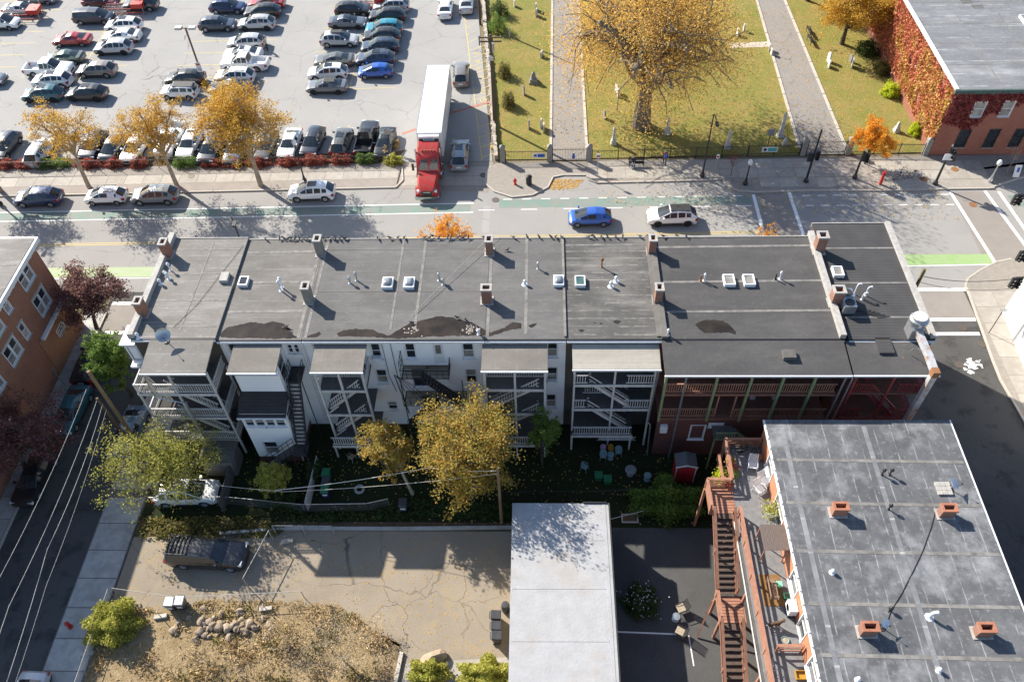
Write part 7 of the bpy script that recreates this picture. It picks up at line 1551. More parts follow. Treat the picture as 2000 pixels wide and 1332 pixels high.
def bike(label, x, y, rz, z=.12, col=None):
    t = thing('bicycle', label, 'bicycle', (x, y, z), rz); m = col or M_BLACK
    for sx in (-.52, .52):
        w2 = MB(); n = 16; pts = [(sx + .33 * math.cos(a * 2 * math.pi / n), 0, .34 + .33 * math.sin(a * 2 * math.pi / n)) for a in range(n + 1)]; w2.tube(pts, .022, 5, False)
        for a in range(6): A = a * math.pi / 3; w2.beam((sx, 0, .34), (sx + .32 * math.cos(A), 0, .34 + .32 * math.sin(A)), .008)
        w2.build('wheel', M_TYRE, t, world=False)
    MB().tube([(-.52, 0, .34), (-.15, 0, .32), (.38, 0, .78), (-.22, 0, .78), (-.15, 0, .32)], .02, 5).tube([(-.52, 0, .34), (-.22, 0, .74)], .015, 5).tube([(.52, 0, .34), (.36, 0, .92)], .02, 5).build('frame', m, t, world=False)
    MB().tube([(.36, -.26, .95), (.36, 0, .93), (.36, .26, .95)], .016, 5).build('handlebar', M_BLACK, t, world=False); MB().box(-.34, -.12, -.07, .07, .88, .94).build('saddle', M_BLACK, t, world=False); MB().tube([(-.22, 0, .74), (-.23, 0, .89)], .015, 5).build('seat_post', M_GALV, t, world=False); MB().lathe([(.09, -.01), (.09, .01)], (-.15, -.04, .32), 10, 'y').build('crank', M_GALV, t, world=False)
x, y = at(1757, 352); bike('black bicycle left in the rack beside the red post', x, y, rd(8)); bike('grey bicycle right of the black one in the rack', x + 1.5, y + .1, rd(-6), col=M_GALV)
# gravestones and monuments
gm = MB().prism([(-.3, -.07), (.3, -.07), (.3, .07), (-.3, .07)], 0, .75).add([(.3 * math.cos(a), -.07, .75 + .2 * math.sin(a)) for a in np.linspace(0, math.pi, 8)] + [(.3 * math.cos(a), .07, .75 + .2 * math.sin(a)) for a in np.linspace(0, math.pi, 8)], [tuple(range(8)), tuple(range(15, 7, -1))] + [(i + 1, i, i + 8, i + 9) for i in range(7)]).mesh('gravestone', M_GRAVE)
gd = gm.copy(); gd.materials.clear(); gd.materials.append(M_GRAVED)
GV = ['gravestone at the left rim of the spreading tree crown', 'dark low gravestone beside the lower cone shrub', 'upper gravestone of the pair near the top of the west path', 'lower gravestone of the pair near the top of the west path', 'pale gravestone at the very top left of the lawn', 'small gravestone beside the leafy green wall shrub', 'dark gravestone left of the pair near the park gate', 'left gravestone of the pair near the park gate', 'right gravestone of the pair near the park gate', 'upper gravestone right of the west path under the branches', 'lower gravestone right of the west path under the branches', 'gravestone nearest the west path under the hanging twigs', 'left gravestone beyond the right of the great crown', 'right gravestone beyond the right of the great crown', 'upper gravestone of the left pair beside the benches', 'lower gravestone of the left pair beside the benches', 'upper gravestone of the pair before the dark shrub', 'lower gravestone of the pair before the dark shrub', 'upper gravestone of the pair left of the wide path', 'lower gravestone of the pair left of the wide path']
for i, (px, py) in enumerate(((1058, 112), (1023, 186), (1047, 22), (1048, 33), (1005, 14), (995, 72), (1033, 252), (1057, 250), (1062, 258), (1204, 182), (1207, 190), (1180, 232), (1440, 70), (1452, 62), (1617, 122), (1618, 132), (1660, 122), (1663, 132), (1502, 100), (1506, 108))):
    x, y = at(px, py); o = inst('gravestone', gd if i % 5 == 1 else gm, None, (x, y, .05), rd(rng.uniform(70, 110))); o.scale = (rng.uniform(.8, 1.3), 1, rng.uniform(.8, 1.3)); tag(o, GV[i], 'gravestone', 'gravestones on the park lawn')
def obelisk(label, px, py, h, s=.3, m=None):
    x, y = at(px, py); t = thing('monument', label, 'monument', (x, y, .05)); MB().box(x - s, x + s, y - s, y + s, .03, .28).box(x - s * .8, x + s * .8, y - s * .8, y + s * .8, .28, .6).build('plinth', m or M_GRAVE, t)
    q = s * .55; p = s * .38; MB().add([(x - q, y - q, .6), (x + q, y - q, .6), (x + q, y + q, .6), (x - q, y + q, .6), (x - p, y - p, h), (x + p, y - p, h), (x + p, y + p, h), (x - p, y + p, h), (x, y, h + .25)], [(0, 1, 5, 4), (1, 2, 6, 5), (2, 3, 7, 6), (3, 0, 4, 7), (4, 5, 8), (5, 6, 8), (6, 7, 8), (7, 4, 8)]).build('shaft', m or M_GRAVE, t)
obelisk('pale obelisk under the left side of the spreading tree', 1198, 282, 2.0); obelisk('stone monument right of the great trunk', 1303, 262, 1.9); obelisk('white obelisk inside the long iron fence', 1420, 290, 2.1); obelisk('tall white obelisk beside the wide park path', 1523, 268, 2.9, .35); obelisk('small white monument before the yellow corner bush', 1750, 258, 1.1, .3); obelisk('dark wedge monument left of the park path', 1042, 162, 1.2, .5, M_GRAVED); obelisk('small grey monument below the tall obelisk', 1532, 284, .9, .25)
# shopping trolleys and shelters
cart = MB()
for s in (-1, 1):
    cart.beam((-.4, s * .25, .45), (.4, s * .22, .55), .02); cart.beam((-.45, s * .28, .95), (.45, s * .24, .85), .03); cart.beam((-.4, s * .25, .45), (-.45, s * .28, .95), .02); cart.beam((.4, s * .22, .55), (.45, s * .24, .85), .02); cart.beam((-.4, s * .25, .12), (.42, s * .2, .15), .03); cart.beam((-.42, s * .26, .12), (-.45, s * .28, .95), .025)
    for q in range(7): cart.beam((-.4 + q * .13, s * .25, .47 + q * .014), (-.42 + q * .14, s * .27, .93 - q * .012), .012)
    for sx in (-.38, .38): cart.lathe([(.06, -.02), (.06, .02)], (sx, s * .22, .06), 8, 'y')
for q in range(6): cart.beam((-.4 + q * .16, -.24, .47), (-.4 + q * .16, .24, .47), .012)
cart.beam((.43, -.23, .7), (.43, .23, .7), .02); cartm = cart.mesh('trolley', M_GALV); hdl = MB().tube([(-.5, -.28, 1.0), (-.5, .28, 1.0)], .025, 6).mesh('handle', M_REDP)
def corral(label, x, y, rz, n=7):
    t = thing('trolley_shelter', label, 'trolley shelter', (x, y, 0), rz)
    for s in (-1, 1):
        for z in (.35, .9): MB().tube([(-2.6, s * .75, z), (2.6, s * .75, z)], .045, 6).build('rail', M_REDP, t, world=False)
        for q in (-2.6, 0, 2.6): MB().tube([(q, s * .75, 0), (q, s * .75, 1.0 if q < 2 else 2.0)], .04, 6).build('post', M_GALV, t, world=False)
    MB().box(1.2, 2.7, -.85, .85, .95, 1.5).build('sign_panel', M_REDP, t, world=False)
    for i in range(n):
        a = Vector((-2.2 + i * .36, (-.3, .3)[i % 2], 0)); a.rotate(Matrix.Rotation(rz, 3, 'Z')); c = thing('shopping_trolley', 'wire shopping trolley nested in the ' + label.split(' trolley')[0] + ' trolley shelter', 'trolley', (x + a.x, y + a.y, 0), rz, 'nested shopping trolleys'); inst('basket', cartm, c, world=False); inst('handle', hdl, c, world=False)
for lb, px, py, n in (('red railed trolley shelter between dark car and black minivan', 243, 14, 7), ('red trolley shelter before the silver sedan at far left', 40, 26, 4), ('red trolley shelter at the top edge above the grey sedan', 715, 4, 8)):
    x, y = at(px, py, .8); corral(lb, x, y, rd(2), n)
# pigeons on the roof edge
def pigeon_mesh():
    m = MB(); k = 8; prof = [(-.20, .02, .10), (-.13, .035, .11), (-.05, .075, .13), (.04, .08, .15), (.10, .055, .19), (.13, .038, .24), (.16, .042, .27), (.19, .02, .265), (.22, .006, .255)]; vs = []
    for x, r, z in prof:
        for j in range(k): a = 2 * math.pi * j / k; vs.append((x, r * math.cos(a), z + r * math.sin(a)))
    m.add(vs, [(i * k + j, i * k + (j + 1) % k, (i + 1) * k + (j + 1) % k, (i + 1) * k + j) for i in range(len(prof) - 1) for j in range(k)] + [tuple(range(k))[::-1], tuple(range(len(vs) - k, len(vs)))])
    for s in (-1, 1): m.tube([(.0, s * .03, .08), (.01, s * .03, 0), (.05, s * .035, 0)], .007, 4)
    m.add([(-.20, -.02, .10), (-.20, .02, .10), (-.32, .045, .07), (-.32, -.045, .07)], [(0, 1, 2, 3)])
    return m.mesh('pigeon', mat('pigeon_grey', (.045, .045, .05), (.08, .08, .085), 20, obj=True), True)
pm = pigeon_mesh()
for i, px in enumerate([520, 548, 556, 565, 571, 578, 586, 596, 602, 620, 632, 642, 651, 656, 663, 672, 676, 738, 762, 778, 790, 830, 840, 858, 875, 881, 895, 915, 945, 1003, 1030, 1053, 1076, 1085, 1096, 1150, 1160, 1174, 1186, 1202, 1216, 1250, 1268, 1273, 1295, 1340]):
    x, y = at(px, 462, 10.6); o = inst('pigeon', pm, None, (x, 46.42, ZR + .05), rd(rng.uniform(0, 360))); o.scale = (1.0,) * 3; tag(o, 'dark pigeon perched on the front edge of the terrace roof', 'pigeon', 'pigeons along the front roof edge')
PV = ['pigeon just behind the roof edge at the orange crown', 'pigeon on the dark roof right of the orange crown', 'pigeon on the roof near the middle chimney', 'pigeon at the left end of the large puddle', 'left pigeon of two at the top of the large puddle', 'right pigeon of two at the top of the large puddle', 'pigeon at the puddle of the second roof from left', 'pigeon beside the chimney of the streaky roof']
for i, (px, py) in enumerate(((845, 463), (905, 466), (991, 490), (805, 632), (893, 622), (908, 624), (560, 640), (1273, 470))):
    x, y = at(px, py, ZR); o = inst('pigeon', pm, None, (x, y, ZR + .01), rd(rng.uniform(0, 360))); o.scale = (1.0,) * 3; tag(o, PV[i], 'pigeon', 'pigeons standing on the roof surface')
# people
def skin_body(name, V_, E, mats, par, sub=2):
    me = bpy.data.meshes.new(name); me.from_pydata([v[0] for v in V_], E, []); o = bpy.data.objects.new(name, me); COL.objects.link(o)
    md = o.modifiers.new('s', 'SKIN'); md.use_smooth_shade = True
    for i, v in enumerate(V_):
        r = v[1]; me.skin_vertices[0].data[i].radius = (r, r) if not isinstance(r, tuple) else r
    me.skin_vertices[0].data[0].use_root = True; s = o.modifiers.new('d', 'SUBSURF'); s.levels = sub; s.render_levels = sub
    dg = bpy.context.evaluated_depsgraph_get(); m2 = bpy.data.meshes.new_from_object(o.evaluated_get(dg)); bpy.data.objects.remove(o); m2.materials.clear()
    for m_ in mats: m2.materials.append(m_)
    return m2
M_SKIN = mat('skin', (.42, .25, .18), (.36, .21, .15), 6, rough=.6); M_JEANS = mat('blue_jeans', (.06, .10, .18), (.09, .14, .24), 6); M_DKCLOTH = mat('dark_cloth', (.03, .03, .035), (.05, .05, .055), 6); M_REDCL = mat('red_cloth', (.30, .03, .035), (.24, .03, .03), 6); M_BLUECL = mat('blue_cloth', (.03, .12, .42), (.04, .10, .32), 6); M_HAIR = mat('grey_hair', (.4, .38, .36), (.3, .28, .26), 8); M_HAIRD = mat('dark_hair', (.03, .022, .018), (.045, .03, .025), 8); M_TAN = mat('tan_cloth', (.38, .31, .22), (.3, .25, .18), 6)
def person(label, x, y, z, rz, pose, top, legs, hair, extra=None):
    t = thing('person', label, 'person', (x, y, z), rz)
    if pose == 'sit': hip, kn, an = (0, 0, .50), [(.42, s * .11, .50) for s in (-1, 1)], [(.46, s * .11, .07) for s in (-1, 1)]; ch = (-.05, 0, .98); el = [(.08, s * .24, .74) for s in (-1, 1)]; ha = [(.30, s * .10, .66) for s in (-1, 1)]
    elif pose == 'reach': hip, kn, an = (0, 0, .95), [(.05, s * .12, .5) for s in (-1, 1)], [(0, s * .13, .07) for s in (-1, 1)]; ch = (.16, 0, 1.40); el = [(.36, s * .22, 1.18) for s in (-1, 1)]; ha = [(.58, s * .15, 1.05) for s in (-1, 1)]
    else: hip, kn, an = (0, 0, .93), [(s * .10, s * .10, .5) for s in (-1, 1)], [(s * .16, s * .10, .07) for s in (-1, 1)]; ch = (.02, 0, 1.40); el = [(-.02, s * .27, 1.14) for s in (-1, 1)]; ha = [(.14, s * .25, .92) for s in (-1, 1)]
    V_ = [(hip, (.15, .12)), (tuple((a + b) / 2 for a, b in zip(hip, ch)), (.14, .11)), (ch, (.17, .12)), ((ch[0] + .02, 0, ch[2] + .14), .06), ((ch[0] + .04, 0, ch[2] + .27), (.085, .10)), ((ch[0] + .04, 0, ch[2] + .36), .07)]; E_ = [(0, 1), (1, 2), (2, 3), (3, 4), (4, 5)]
    for i in (0, 1):
        s = (-1, 1)[i]; b = len(V_); hp = (hip[0], s * .10, hip[2] - .02 if pose != 'sit' else hip[2]); V_ += [(hp, .09), (kn[i], .065), (an[i], .045), ((an[i][0] + .16, an[i][1], .04), .04)]; E_ += [(0, b), (b, b + 1), (b + 1, b + 2), (b + 2, b + 3)]
        b = len(V_); V_ += [((ch[0], s * .19, ch[2] + .02), .065), (el[i], .047), (ha[i], .035), ((ha[i][0] + .09, ha[i][1], ha[i][2] - .03), .03)]; E_ += [(2, b), (b, b + 1), (b + 1, b + 2), (b + 2, b + 3)]
    me = skin_body('body', V_, E_, [M_SKIN, top, legs, hair, M_BLACK], t)
    hz = hip[2]
    for p in me.polygons:
        c = p.center; hd = c.z > ch[2] + .12
        hand = any((Vector(c) - Vector((q[0] + .05, q[1], q[2] - .02))).length < .085 for q in ha)
        if hd: p.material_index = 3 if (c.z > ch[2] + .33 or (c.x < ch[0] + .01 and c.z > ch[2] + .2)) else 0
        elif hand: p.material_index = 0
        elif c.z < .10: p.material_index = 4
        elif (c.z < hz + .04 if pose != 'sit' else (c.z < .60 and c.x > .10) or c.z < .46): p.material_index = 2
        else: p.material_index = 1
    inst('body', me, t, world=False)
    if extra: extra(t)
    return t
x, y = at(1238, 322, .4); person('person in dark coat and blue jeans sitting on the fence bench', xb - .35, yb_ - .05, .12, rd(-90), 'sit', M_DKCLOTH, M_JEANS, M_HAIRD)
def backpack(t): loft([[(-.12, -.15, .98), (-.12, .15, .98), (-.30, .13, 1.0), (-.30, -.13, 1.0)], [(-.12, -.16, 1.2), (-.12, .16, 1.2), (-.33, .14, 1.2), (-.33, -.14, 1.2)], [(-.12, -.13, 1.45), (-.12, .13, 1.45), (-.24, .1, 1.42), (-.24, -.1, 1.42)]], 'backpack', M_BLUECL, None).parent = t
x, y = at(1297, 322, .1); person('person in red jacket with blue backpack walking by the iron fence', x, y, .12, rd(95), 'walk', M_REDCL, M_DKCLOTH, M_HAIR, backpack)
x, y = at(523, 98, .1); person('person in tan clothes leaning at the pale silver crossover', x, y, 0, rd(180), 'reach', M_TAN, M_DKCLOTH, M_HAIRD)
x, y = at(933, 78, .0); 
# ---------------------------------------------------------------- back yard and deck objects
t = thing('garden_shed', 'small red shed with grey shingle roof behind the brick gallery', 'shed', (10.3, 31.4, 0))
sx0, sx1, sy0, sy1 = 9.9, 11.3, 31.3, 32.3; M_SHED = mat('shed_red', (.42, .02, .03), (.36, .02, .03), 4, rough=.6)
MB().box(sx0, sx1, sy0, sy1, .05, 2.25).build('wall', M_SHED, t); MB().add([(sx0 - .08, sy0 - .1, 2.22), (sx1 + .08, sy0 - .1, 2.22), (sx1 + .08, sy1 + .1, 2.22), (sx0 - .08, sy1 + .1, 2.22), ((sx0 + sx1) / 2, sy0 - .1, 2.5), ((sx0 + sx1) / 2, sy1 + .1, 2.5)], [(0, 3, 5, 4), (1, 4, 5, 2), (0, 4, 1), (2, 5, 3), (0, 1, 2, 3)]).build('roof', mat('grey_shingle', (.09, .09, .095), (.14, .14, .145), 9), t)
for s in (0, 1): MB().box(sx0 + .06 + s * .66, sx0 + .62 + s * .66, sy0 - .03, sy0 - .002, .12, 2.15).build('door', M_SHED, t)
for x in (sx0 - .03, sx1 - .03): MB().box(x, x + .06, sy0 - .05, sy0 - .03, .05, 2.22).build('corner_trim', M_WHITEP, t)
MB().beam((sx0 - .1, sy0 - .12, 2.22), ((sx0 + sx1) / 2, sy0 - .12, 2.5), .04, .12).build('barge_board', M_WHITEP, t); MB().beam(((sx0 + sx1) / 2, sy0 - .12, 2.5), (sx1 + .1, sy0 - .12, 2.22), .04, .12).build('barge_board', M_WHITEP, t)
def plastic_chair(label, x, y, rz, m, z=.03, s=1.0, cat='chair', group='plastic chairs in the fenced yard'):
    t = thing('plastic_chair', label, cat, (x, y, z), rz, group)
    MB().box(-.22 * s, .22 * s, -.22 * s, .22 * s, .40 * s, .44 * s).build('seat', m, t, world=False)
    b = MB(); n = 8; b.add([(-.22 * s - .02 * i / n * 0, 0, 0) for i in range(0)], []); vs = []
    for i in range(n + 1):
        u = i / n * 2 - 1
        for z_ in (.42, .62, .84 - .14 * u * u): vs.append((-.22 * s - .1 * (z_ - .42) + .06 * u * u, u * .23 * s, z_ * s))
    b.add(vs, [(i * 3 + j, (i + 1) * 3 + j, (i + 1) * 3 + j + 1, i * 3 + j + 1) for i in range(n) for j in (0, 1)]); o = b.build('backrest', m, t, world=False); sd_ = o.modifiers.new('t', 'SOLIDIFY'); sd_.thickness = .025
    for a in (-1, 1):
        for c in (-1, 1): MB().beam((a * .19 * s, c * .19 * s, .4 * s), (a * .23 * s, c * .22 * s, 0), .04 * s).build('leg', m, t, world=False)
        MB().beam((-.22 * s, a * .24 * s, .62 * s), (.16 * s, a * .25 * s, .62 * s), .05 * s, .03 * s).build('armrest', m, t, world=False)
M_PINK = mat('pink_plastic', (.55, .36, .46), (.48, .31, .4), 4, rough=.4); M_GOLD = mat('gold_plastic', (.42, .22, .03), (.36, .2, .03), 4, rough=.4)
for lb, px, py, m, rz, s in (('pink child chair under the grey porch', 1178, 876, M_PINK, -90, .8), ('golden brown child chair beside the pink one', 1193, 876, M_GOLD, -90, .8), ('grey-teal plastic chair right of the golden chair', 1208, 882, M_GPL, -90, 1), ('grey-teal plastic chair in front of the pink one', 1178, 890, M_GPL, -95, 1), ('grey-teal plastic chair alone at the left of the yard', 1142, 912, M_GPL, -30, 1), ('cream plastic chair under the slanted-stair porch', 687, 892, M_TAN, 60, 1)):
    x, y = at(px, py, .4); plastic_chair(lb, x, y, rd(rz), m, s=s)
def round_table(label, px, py, r, h, m, parasol=True):
    x, y = at(px, py, h); t = thing('round_table', label, 'table', (x, y, .03)); MB().lathe([(.04, h - .04), (r, h - .04), (r, h), (.04, h + .005)], (x, y, 0), 24).build('table_top', m, t); MB().lathe([(.25, .03), (.05, .08), (.04, h - .04)], (x, y, 0), 10).build('pedestal', m, t)
    MB().lathe([(r * .35, h + .006), (r * .35, h + .012), (.03, h + .014)], (x, y, 0), 16).build('centre_disc', M_GPL, t)
round_table('round silver garden table in the fenced yard', 1232, 917, .42, .7, M_GALV); round_table('small round grey-teal table at the yard fence', 1265, 928, .28, .6, M_GPL); round_table('small round grey-teal stool table beside the chairs', 1193, 887, .26, .55, M_GPL)
for lb, px, py in (('left green plastic box beside the yard fence', 1169, 928), ('right green plastic box beside the yard fence', 1187, 935)):
    x, y = at(px, py, .5); t = thing('storage_box', lb, 'box', (x, y, .03)); loft([[(x - .22, y - .22, .03), (x + .22, y - .22, .03), (x + .22, y + .22, .03), (x - .22, y + .22, .03)], [(x - .27, y - .27, .55), (x + .27, y - .27, .55), (x + .27, y + .27, .55), (x - .27, y + .27, .55)]], 'box_body', M_GREENP2, t, False); MB().box(x - .3, x + .3, y - .3, y + .3, .552, .6).build('lid', M_GREENP2, t)
def wheelie(label, px, py, body, lid, rz=0, group='wheeled rubbish bins', h=1.0):
    x, y = at(px, py, h * .8); t = thing('wheeled_bin', label, 'rubbish bin', (x, y, .03), rz, group)
    loft([[(-.24, -.22, .06), (.24, -.22, .06), (.24, .2, .06), (-.24, .2, .06)], [(-.3, -.3, h), (.3, -.3, h), (.3, .32, h), (-.3, .32, h)]], 'bin_body', body, None, False).parent = t
    loft([[(-.32, -.33, h + .002), (.32, -.33, h + .002), (.32, .36, h + .002), (-.32, .36, h + .002)], [(-.28, -.28, h + .09), (.28, -.28, h + .09), (.28, .32, h + .12), (-.28, .32, h + .12)]], 'lid', lid, None, False).parent = t
    MB().tube([(-.25, .42, h - .03), (.25, .42, h - .03)], .025, 6).build('handle', body, t, world=False)
    for s in (-1, 1): MB().lathe([(.1, -.03), (.1, .03)], (s * .25, .2, .1), 10, 'x').build('wheel', M_TYRE, t, world=False)
    MB().box(-.18, .18, -.31, -.28, h * .55, h * .72).build('sticker', M_SIGN, t, world=False)
wheelie('green lidded bin nearest the board fence top', 637, 926, M_GREENP2, M_GREENP2); wheelie('dark bin between the two green lidded bins', 637, 942, M_DKPL, M_DKPL); wheelie('green lidded navy bin lowest by the board fence', 635, 958, mat('navy_plastic', (.02, .03, .10), (.03, .04, .12), 4, rough=.4), M_GREENP2)
wheelie('black bin topmost of three beside the white roofed garage', 969, 1203, M_DKPL, M_DKPL, rd(90)); wheelie('black bin in the middle of three beside the white roofed garage', 970, 1224, M_DKPL, M_DKPL, rd(90)); wheelie('black bin lowest of three beside the white roofed garage', 971, 1243, M_DKPL, M_DKPL, rd(90))
wheelie('left grey bin behind the pipe rail of the weedy ground', 332, 1178, M_DKPL, M_GALV); wheelie('right grey bin behind the pipe rail of the weedy ground', 352, 1176, M_DKPL, M_GALV); wheelie('dark bin at the foot of the leaning yellow tree', 787, 985, M_DKPL, M_DKPL)
x, y = at(987, 1182, .8); t = thing('barrel', 'black barrel standing on the concrete strip by the white roofed garage', 'barrel', (x, y, .06)); MB().lathe([(.26, .06), (.29, .3), (.29, .7), (.26, .92)], (x, y, 0), 16).build('barrel_body', M_DKPL, t); MB().lathe([(.26, .921), (.2, .97), (.03, .98)], (x, y, 0), 16).build('lid', M_DKPL, t)
x, y = at(703, 957); t = MB(); n = 20
tm = MB().tube([(.3 * math.cos(a * 2 * math.pi / n), .3 * math.sin(a * 2 * math.pi / n), .12) for a in range(n + 1)], .11, 8, False).build('tyre', mat('pale_tyre', (.33, .33, .31), (.25, .25, .24), 5)); tm.location = (x, y, .02); tag(tm, 'pale old tyre lying on the dark yard grass', 'tyre')
x, y = at(552, 908, .7); t = thing('kettle_grill', 'black kettle grill at the foot of the white bay', 'grill', (x, y, .03)); MB().lathe([(.06, .5), (.25, .6), (.3, .75), (.28, .9), (.1, 1.02), (.03, 1.06)], (x, y, 0), 14).build('bowl', M_BLACK, t)
for a in range(3): A = a * 2.1; MB().tube([(x + .12 * math.cos(A), y + .12 * math.sin(A), .55), (x + .3 * math.cos(A), y + .3 * math.sin(A), .03)], .015, 5).build('leg', M_GALV, t)
# rock pile, boulder, kerb stones
rkm = []
for q in range(6):
    bm = bmesh.new(); bmesh.ops.create_icosphere(bm, subdivisions=2, radius=1); rg = np.random.default_rng(q + 40)
    ax = rg.normal(size=(5, 3)); ax /= np.linalg.norm(ax, axis=1)[:, None]
    for v in bm.verts:
        for a in ax:
            d = v.co.dot(Vector(a));
            if d > .62: v.co -= Vector(a) * (d - .62)
        v.co *= 1 + rg.normal(0, .03)
    me = bpy.data.meshes.new('rock'); bm.to_mesh(me); bm.free(); me.materials.append(mat('rock_%d' % q, (.36, .28, .20), (.25, .19, .135), 3, bmp=.5, vary=.25)); rkm.append(me)
rg = np.random.default_rng(77)
for i in range(58):
    px = rg.normal(462, 42); py = rg.normal(1227, 17); x, y = at(px, py); s = rg.uniform(.13, .34); zz = max(0, .28 - .0045 * abs(px - 462) - .01 * abs(py - 1227)) * rg.uniform(.2, 1)
    o = inst('rock', rkm[i % 6], None, (x, y, .03 + s * .35 + zz), rg.uniform(0, 6)); o.scale = (s * 1.2, s, s * .75); tag(o, 'tan rock in the rubble pile on the weedy ground', 'rock', 'rocks of the rubble pile')
x, y = at(845, 1290); o = inst('boulder', rkm[2], None, (x, y, .2), .4); o.scale = (1.05, .75, .6); tag(o, 'large pale boulder on the concrete slab at the bottom', 'boulder')
for i, (a, b) in enumerate((((1030, 0), (0, 0)),)): pass
pl = thing('fallen_post', 'pale concrete post lying at the edge of the weeds', 'post', (-8.9, 17.5, 0)); MB().beam((-8.95, 18.6, .12), (-9.15, 16.6, .12), .25, .2).build('post_body', M_STONE, pl)
for lb, px, py in (('concrete block at the right end of the pipe rail', 520, 1190), ('leaning concrete block beside the grey bins', 315, 1205), ('concrete block at the foot of the open pipe gate', 562, 1058), ('concrete block beside the bottom left fence', 172, 1278)):
    x, y = at(px, py); t = thing('concrete_block', lb, 'block', (x, y, .03), rd(10)); MB().box(-.42, .42, -.13, .13, 0, .2).build('block_body', M_STONE, t, world=False); MB().tube([(0, 0, .2), (0, 0, .9)], .03, 6).build('stub_post', M_GALV, t, world=False)
# asphalt yard furniture
def garden_chair(label, px, py, rz, m=None, z=0.02, zz=.4, cushion=None, xy=None):
    x, y = xy or at(px, py, z + zz); t = thing('garden_chair', label, 'chair', (x, y, z), rz); m = m or M_GALV
    for i in range(6): MB().box(-.26 + i * .09, -.19 + i * .09, -.27, .27, .40, .425).build('seat_slat', m, t, world=False)
    for i in range(7): MB().beam((-.27, -.25 + i * .083, .43), (-.48, -.25 + i * .083, 1.0), .05, .02).build('back_slat', m, t, world=False)
    MB().tube([(-.28, -.29, .42), (-.5, -.29, 1.02), (-.5, .29, 1.02), (-.28, .29, .42)], .02, 6).build('back_frame', m, t, world=False)
    for s in (-1, 1): MB().tube([(.28, s * .3, 0), (.28, s * .3, .62), (-.36, s * .3, .64)], .022, 6).tube([(-.27, s * .28, .42), (-.34, s * .3, 0)], .022, 6).build('leg_frame', m, t, world=False)
    if cushion: MB().box(-.26, .27, -.26, .26, .426, .5).build('cushion', cushion, t, world=False)
garden_chair('tan armchair nearest the flowering shrub on the asphalt', 1330, 1188, rd(200), M_DKMETAL, cushion=M_TAN); garden_chair('tan armchair with dark frame beside the stairs on the asphalt', 1328, 1233, rd(150), M_DKMETAL, cushion=M_TAN); round_table('small glass table between the tan armchairs', 1321, 1203, .26, .5, M_GALV)
x, y = at(1230, 1013); t = thing('planter_box', 'pale edged planting bed in the shaded asphalt yard', 'planter', (x, y, 0)); MB().box(x - .6, x + .6, y - .35, y + .35, .01, .12).build('edging', M_STONE, t); MB().box(x - .5, x + .5, y - .25, y + .25, .121, .14).build('soil', M_MULCH, t)
# deck furniture
def pot(label, x, y, z, r=.2, h=.3, m=None, plant=None, seed=1, n=160):
    t = thing('flower_pot', label, 'flower pot', (x, y, z)); MB().lathe([(r * .65, 0), (r, h), (r * 1.1, h), (r * 1.1, h + .04), (r * .85, h + .04), (r * .85, h - .05), (.01, h - .05)], (0, 0, 0), 14).build('pot', m or M_TERRA, t, world=False)
    if plant: rg = np.random.default_rng(seed); d = rg.normal(size=(n, 3)) * np.array([r, r, r * .7]) + np.array([0, 0, h + r * .7]); inst('plant', leaf_mesh('plant', d, .09, plant, rg), t, world=False)
M_TERRA = mat('terracotta', (.40, .17, .08), (.34, .14, .07), 5)
gw = M_WHITEP
garden_chair('white slatted garden chair highest on the deck', 1470, 908, rd(260), gw, ZD); garden_chair('white slatted garden chair beside the wall on the deck', 1492, 940, rd(300), gw, ZD); garden_chair('low white slatted chair below the others on the deck', 1484, 955, rd(300), gw, ZD)
pot('round terracotta pot by the wall below the bicycles', *at(1482, 893, ZD + .2), ZD, .22, .28); pot('leafy pot in the inner corner of the deck rail', *at(1420, 946, ZD + .2), ZD, .2, .25, None, LF_RED, 4)
for i, py in enumerate((905, 918, 931)): pot('potted plant %s along the left deck rail' % ('highest', 'in the middle', 'lowest')[i], 12.95, at(1415, py, ZD)[1], ZD, .17, .24, None, (LF_MAPLE, LF_RED, LF_GREEN)[i], 10 + i)
pot('yellow potted plant on the outer ledge of the deck', 12.2, 29.0, ZD - .5, .2, .25, None, LF_LIME, 14, 220); pot('second yellow potted plant on the outer ledge of the deck', 12.0, 28.5, ZD - .5, .2, .25, None, LF_LIME, 15, 220)
x, y = at(1505, 1000, ZD + .5); pot('white flowering plant in a wire stand by the deck wall', x, y, ZD + .3, .3, .3, M_WHITEP, LF_YG, 16, 420)
x, y = at(1445, 878, ZD + .4); bike('dark bicycle leaning at the far deck rail', 13.3, 30.55, rd(4), ZD); bike('second dark bicycle leaning at the far deck rail', 14.2, 30.45, rd(-5), ZD)
cn = thing('canopy', 'brown reed canopy standing against the deck wall', 'canopy', (14.4, 23.3, ZD)); M_REED = mat('reed_brown', (.11, .085, .075), (.16, .125, .105), 12, stretch=(4, .3, 1))
rd_ = MB().box(-.03, .03, -.85, .85, -.02, .02).mesh('reed_strip', M_REED)
for i in range(24): inst('reed_strip', rd_, cn, (13.6 + i * .063, 23.35 + .02 * (i % 3), ZD + 1.75 + .01 * (i % 2)))
for x in (13.65, 15.0):
    for y in (22.6, 24.1): MB().beam((x, y, ZD), (x, y, ZD + 1.72), .06).build('post', M_RUST, cn)
MB().beam((13.65, 22.6, ZD + 1.7), (15.0, 22.6, ZD + 1.7), .06).build('beam', M_RUST, cn)
M_RUG = mat('brown_rug', (.24, .13, .045), (.19, .10, .04), 10, rough=.95)
rg_ = MB().box(13.45, 14.7, 19.75, 21.75, ZD + .001, ZD + .02).build('rug', M_RUG); tag(rg_, 'brown rectangular rug under the slatted bench on the deck', 'rug')
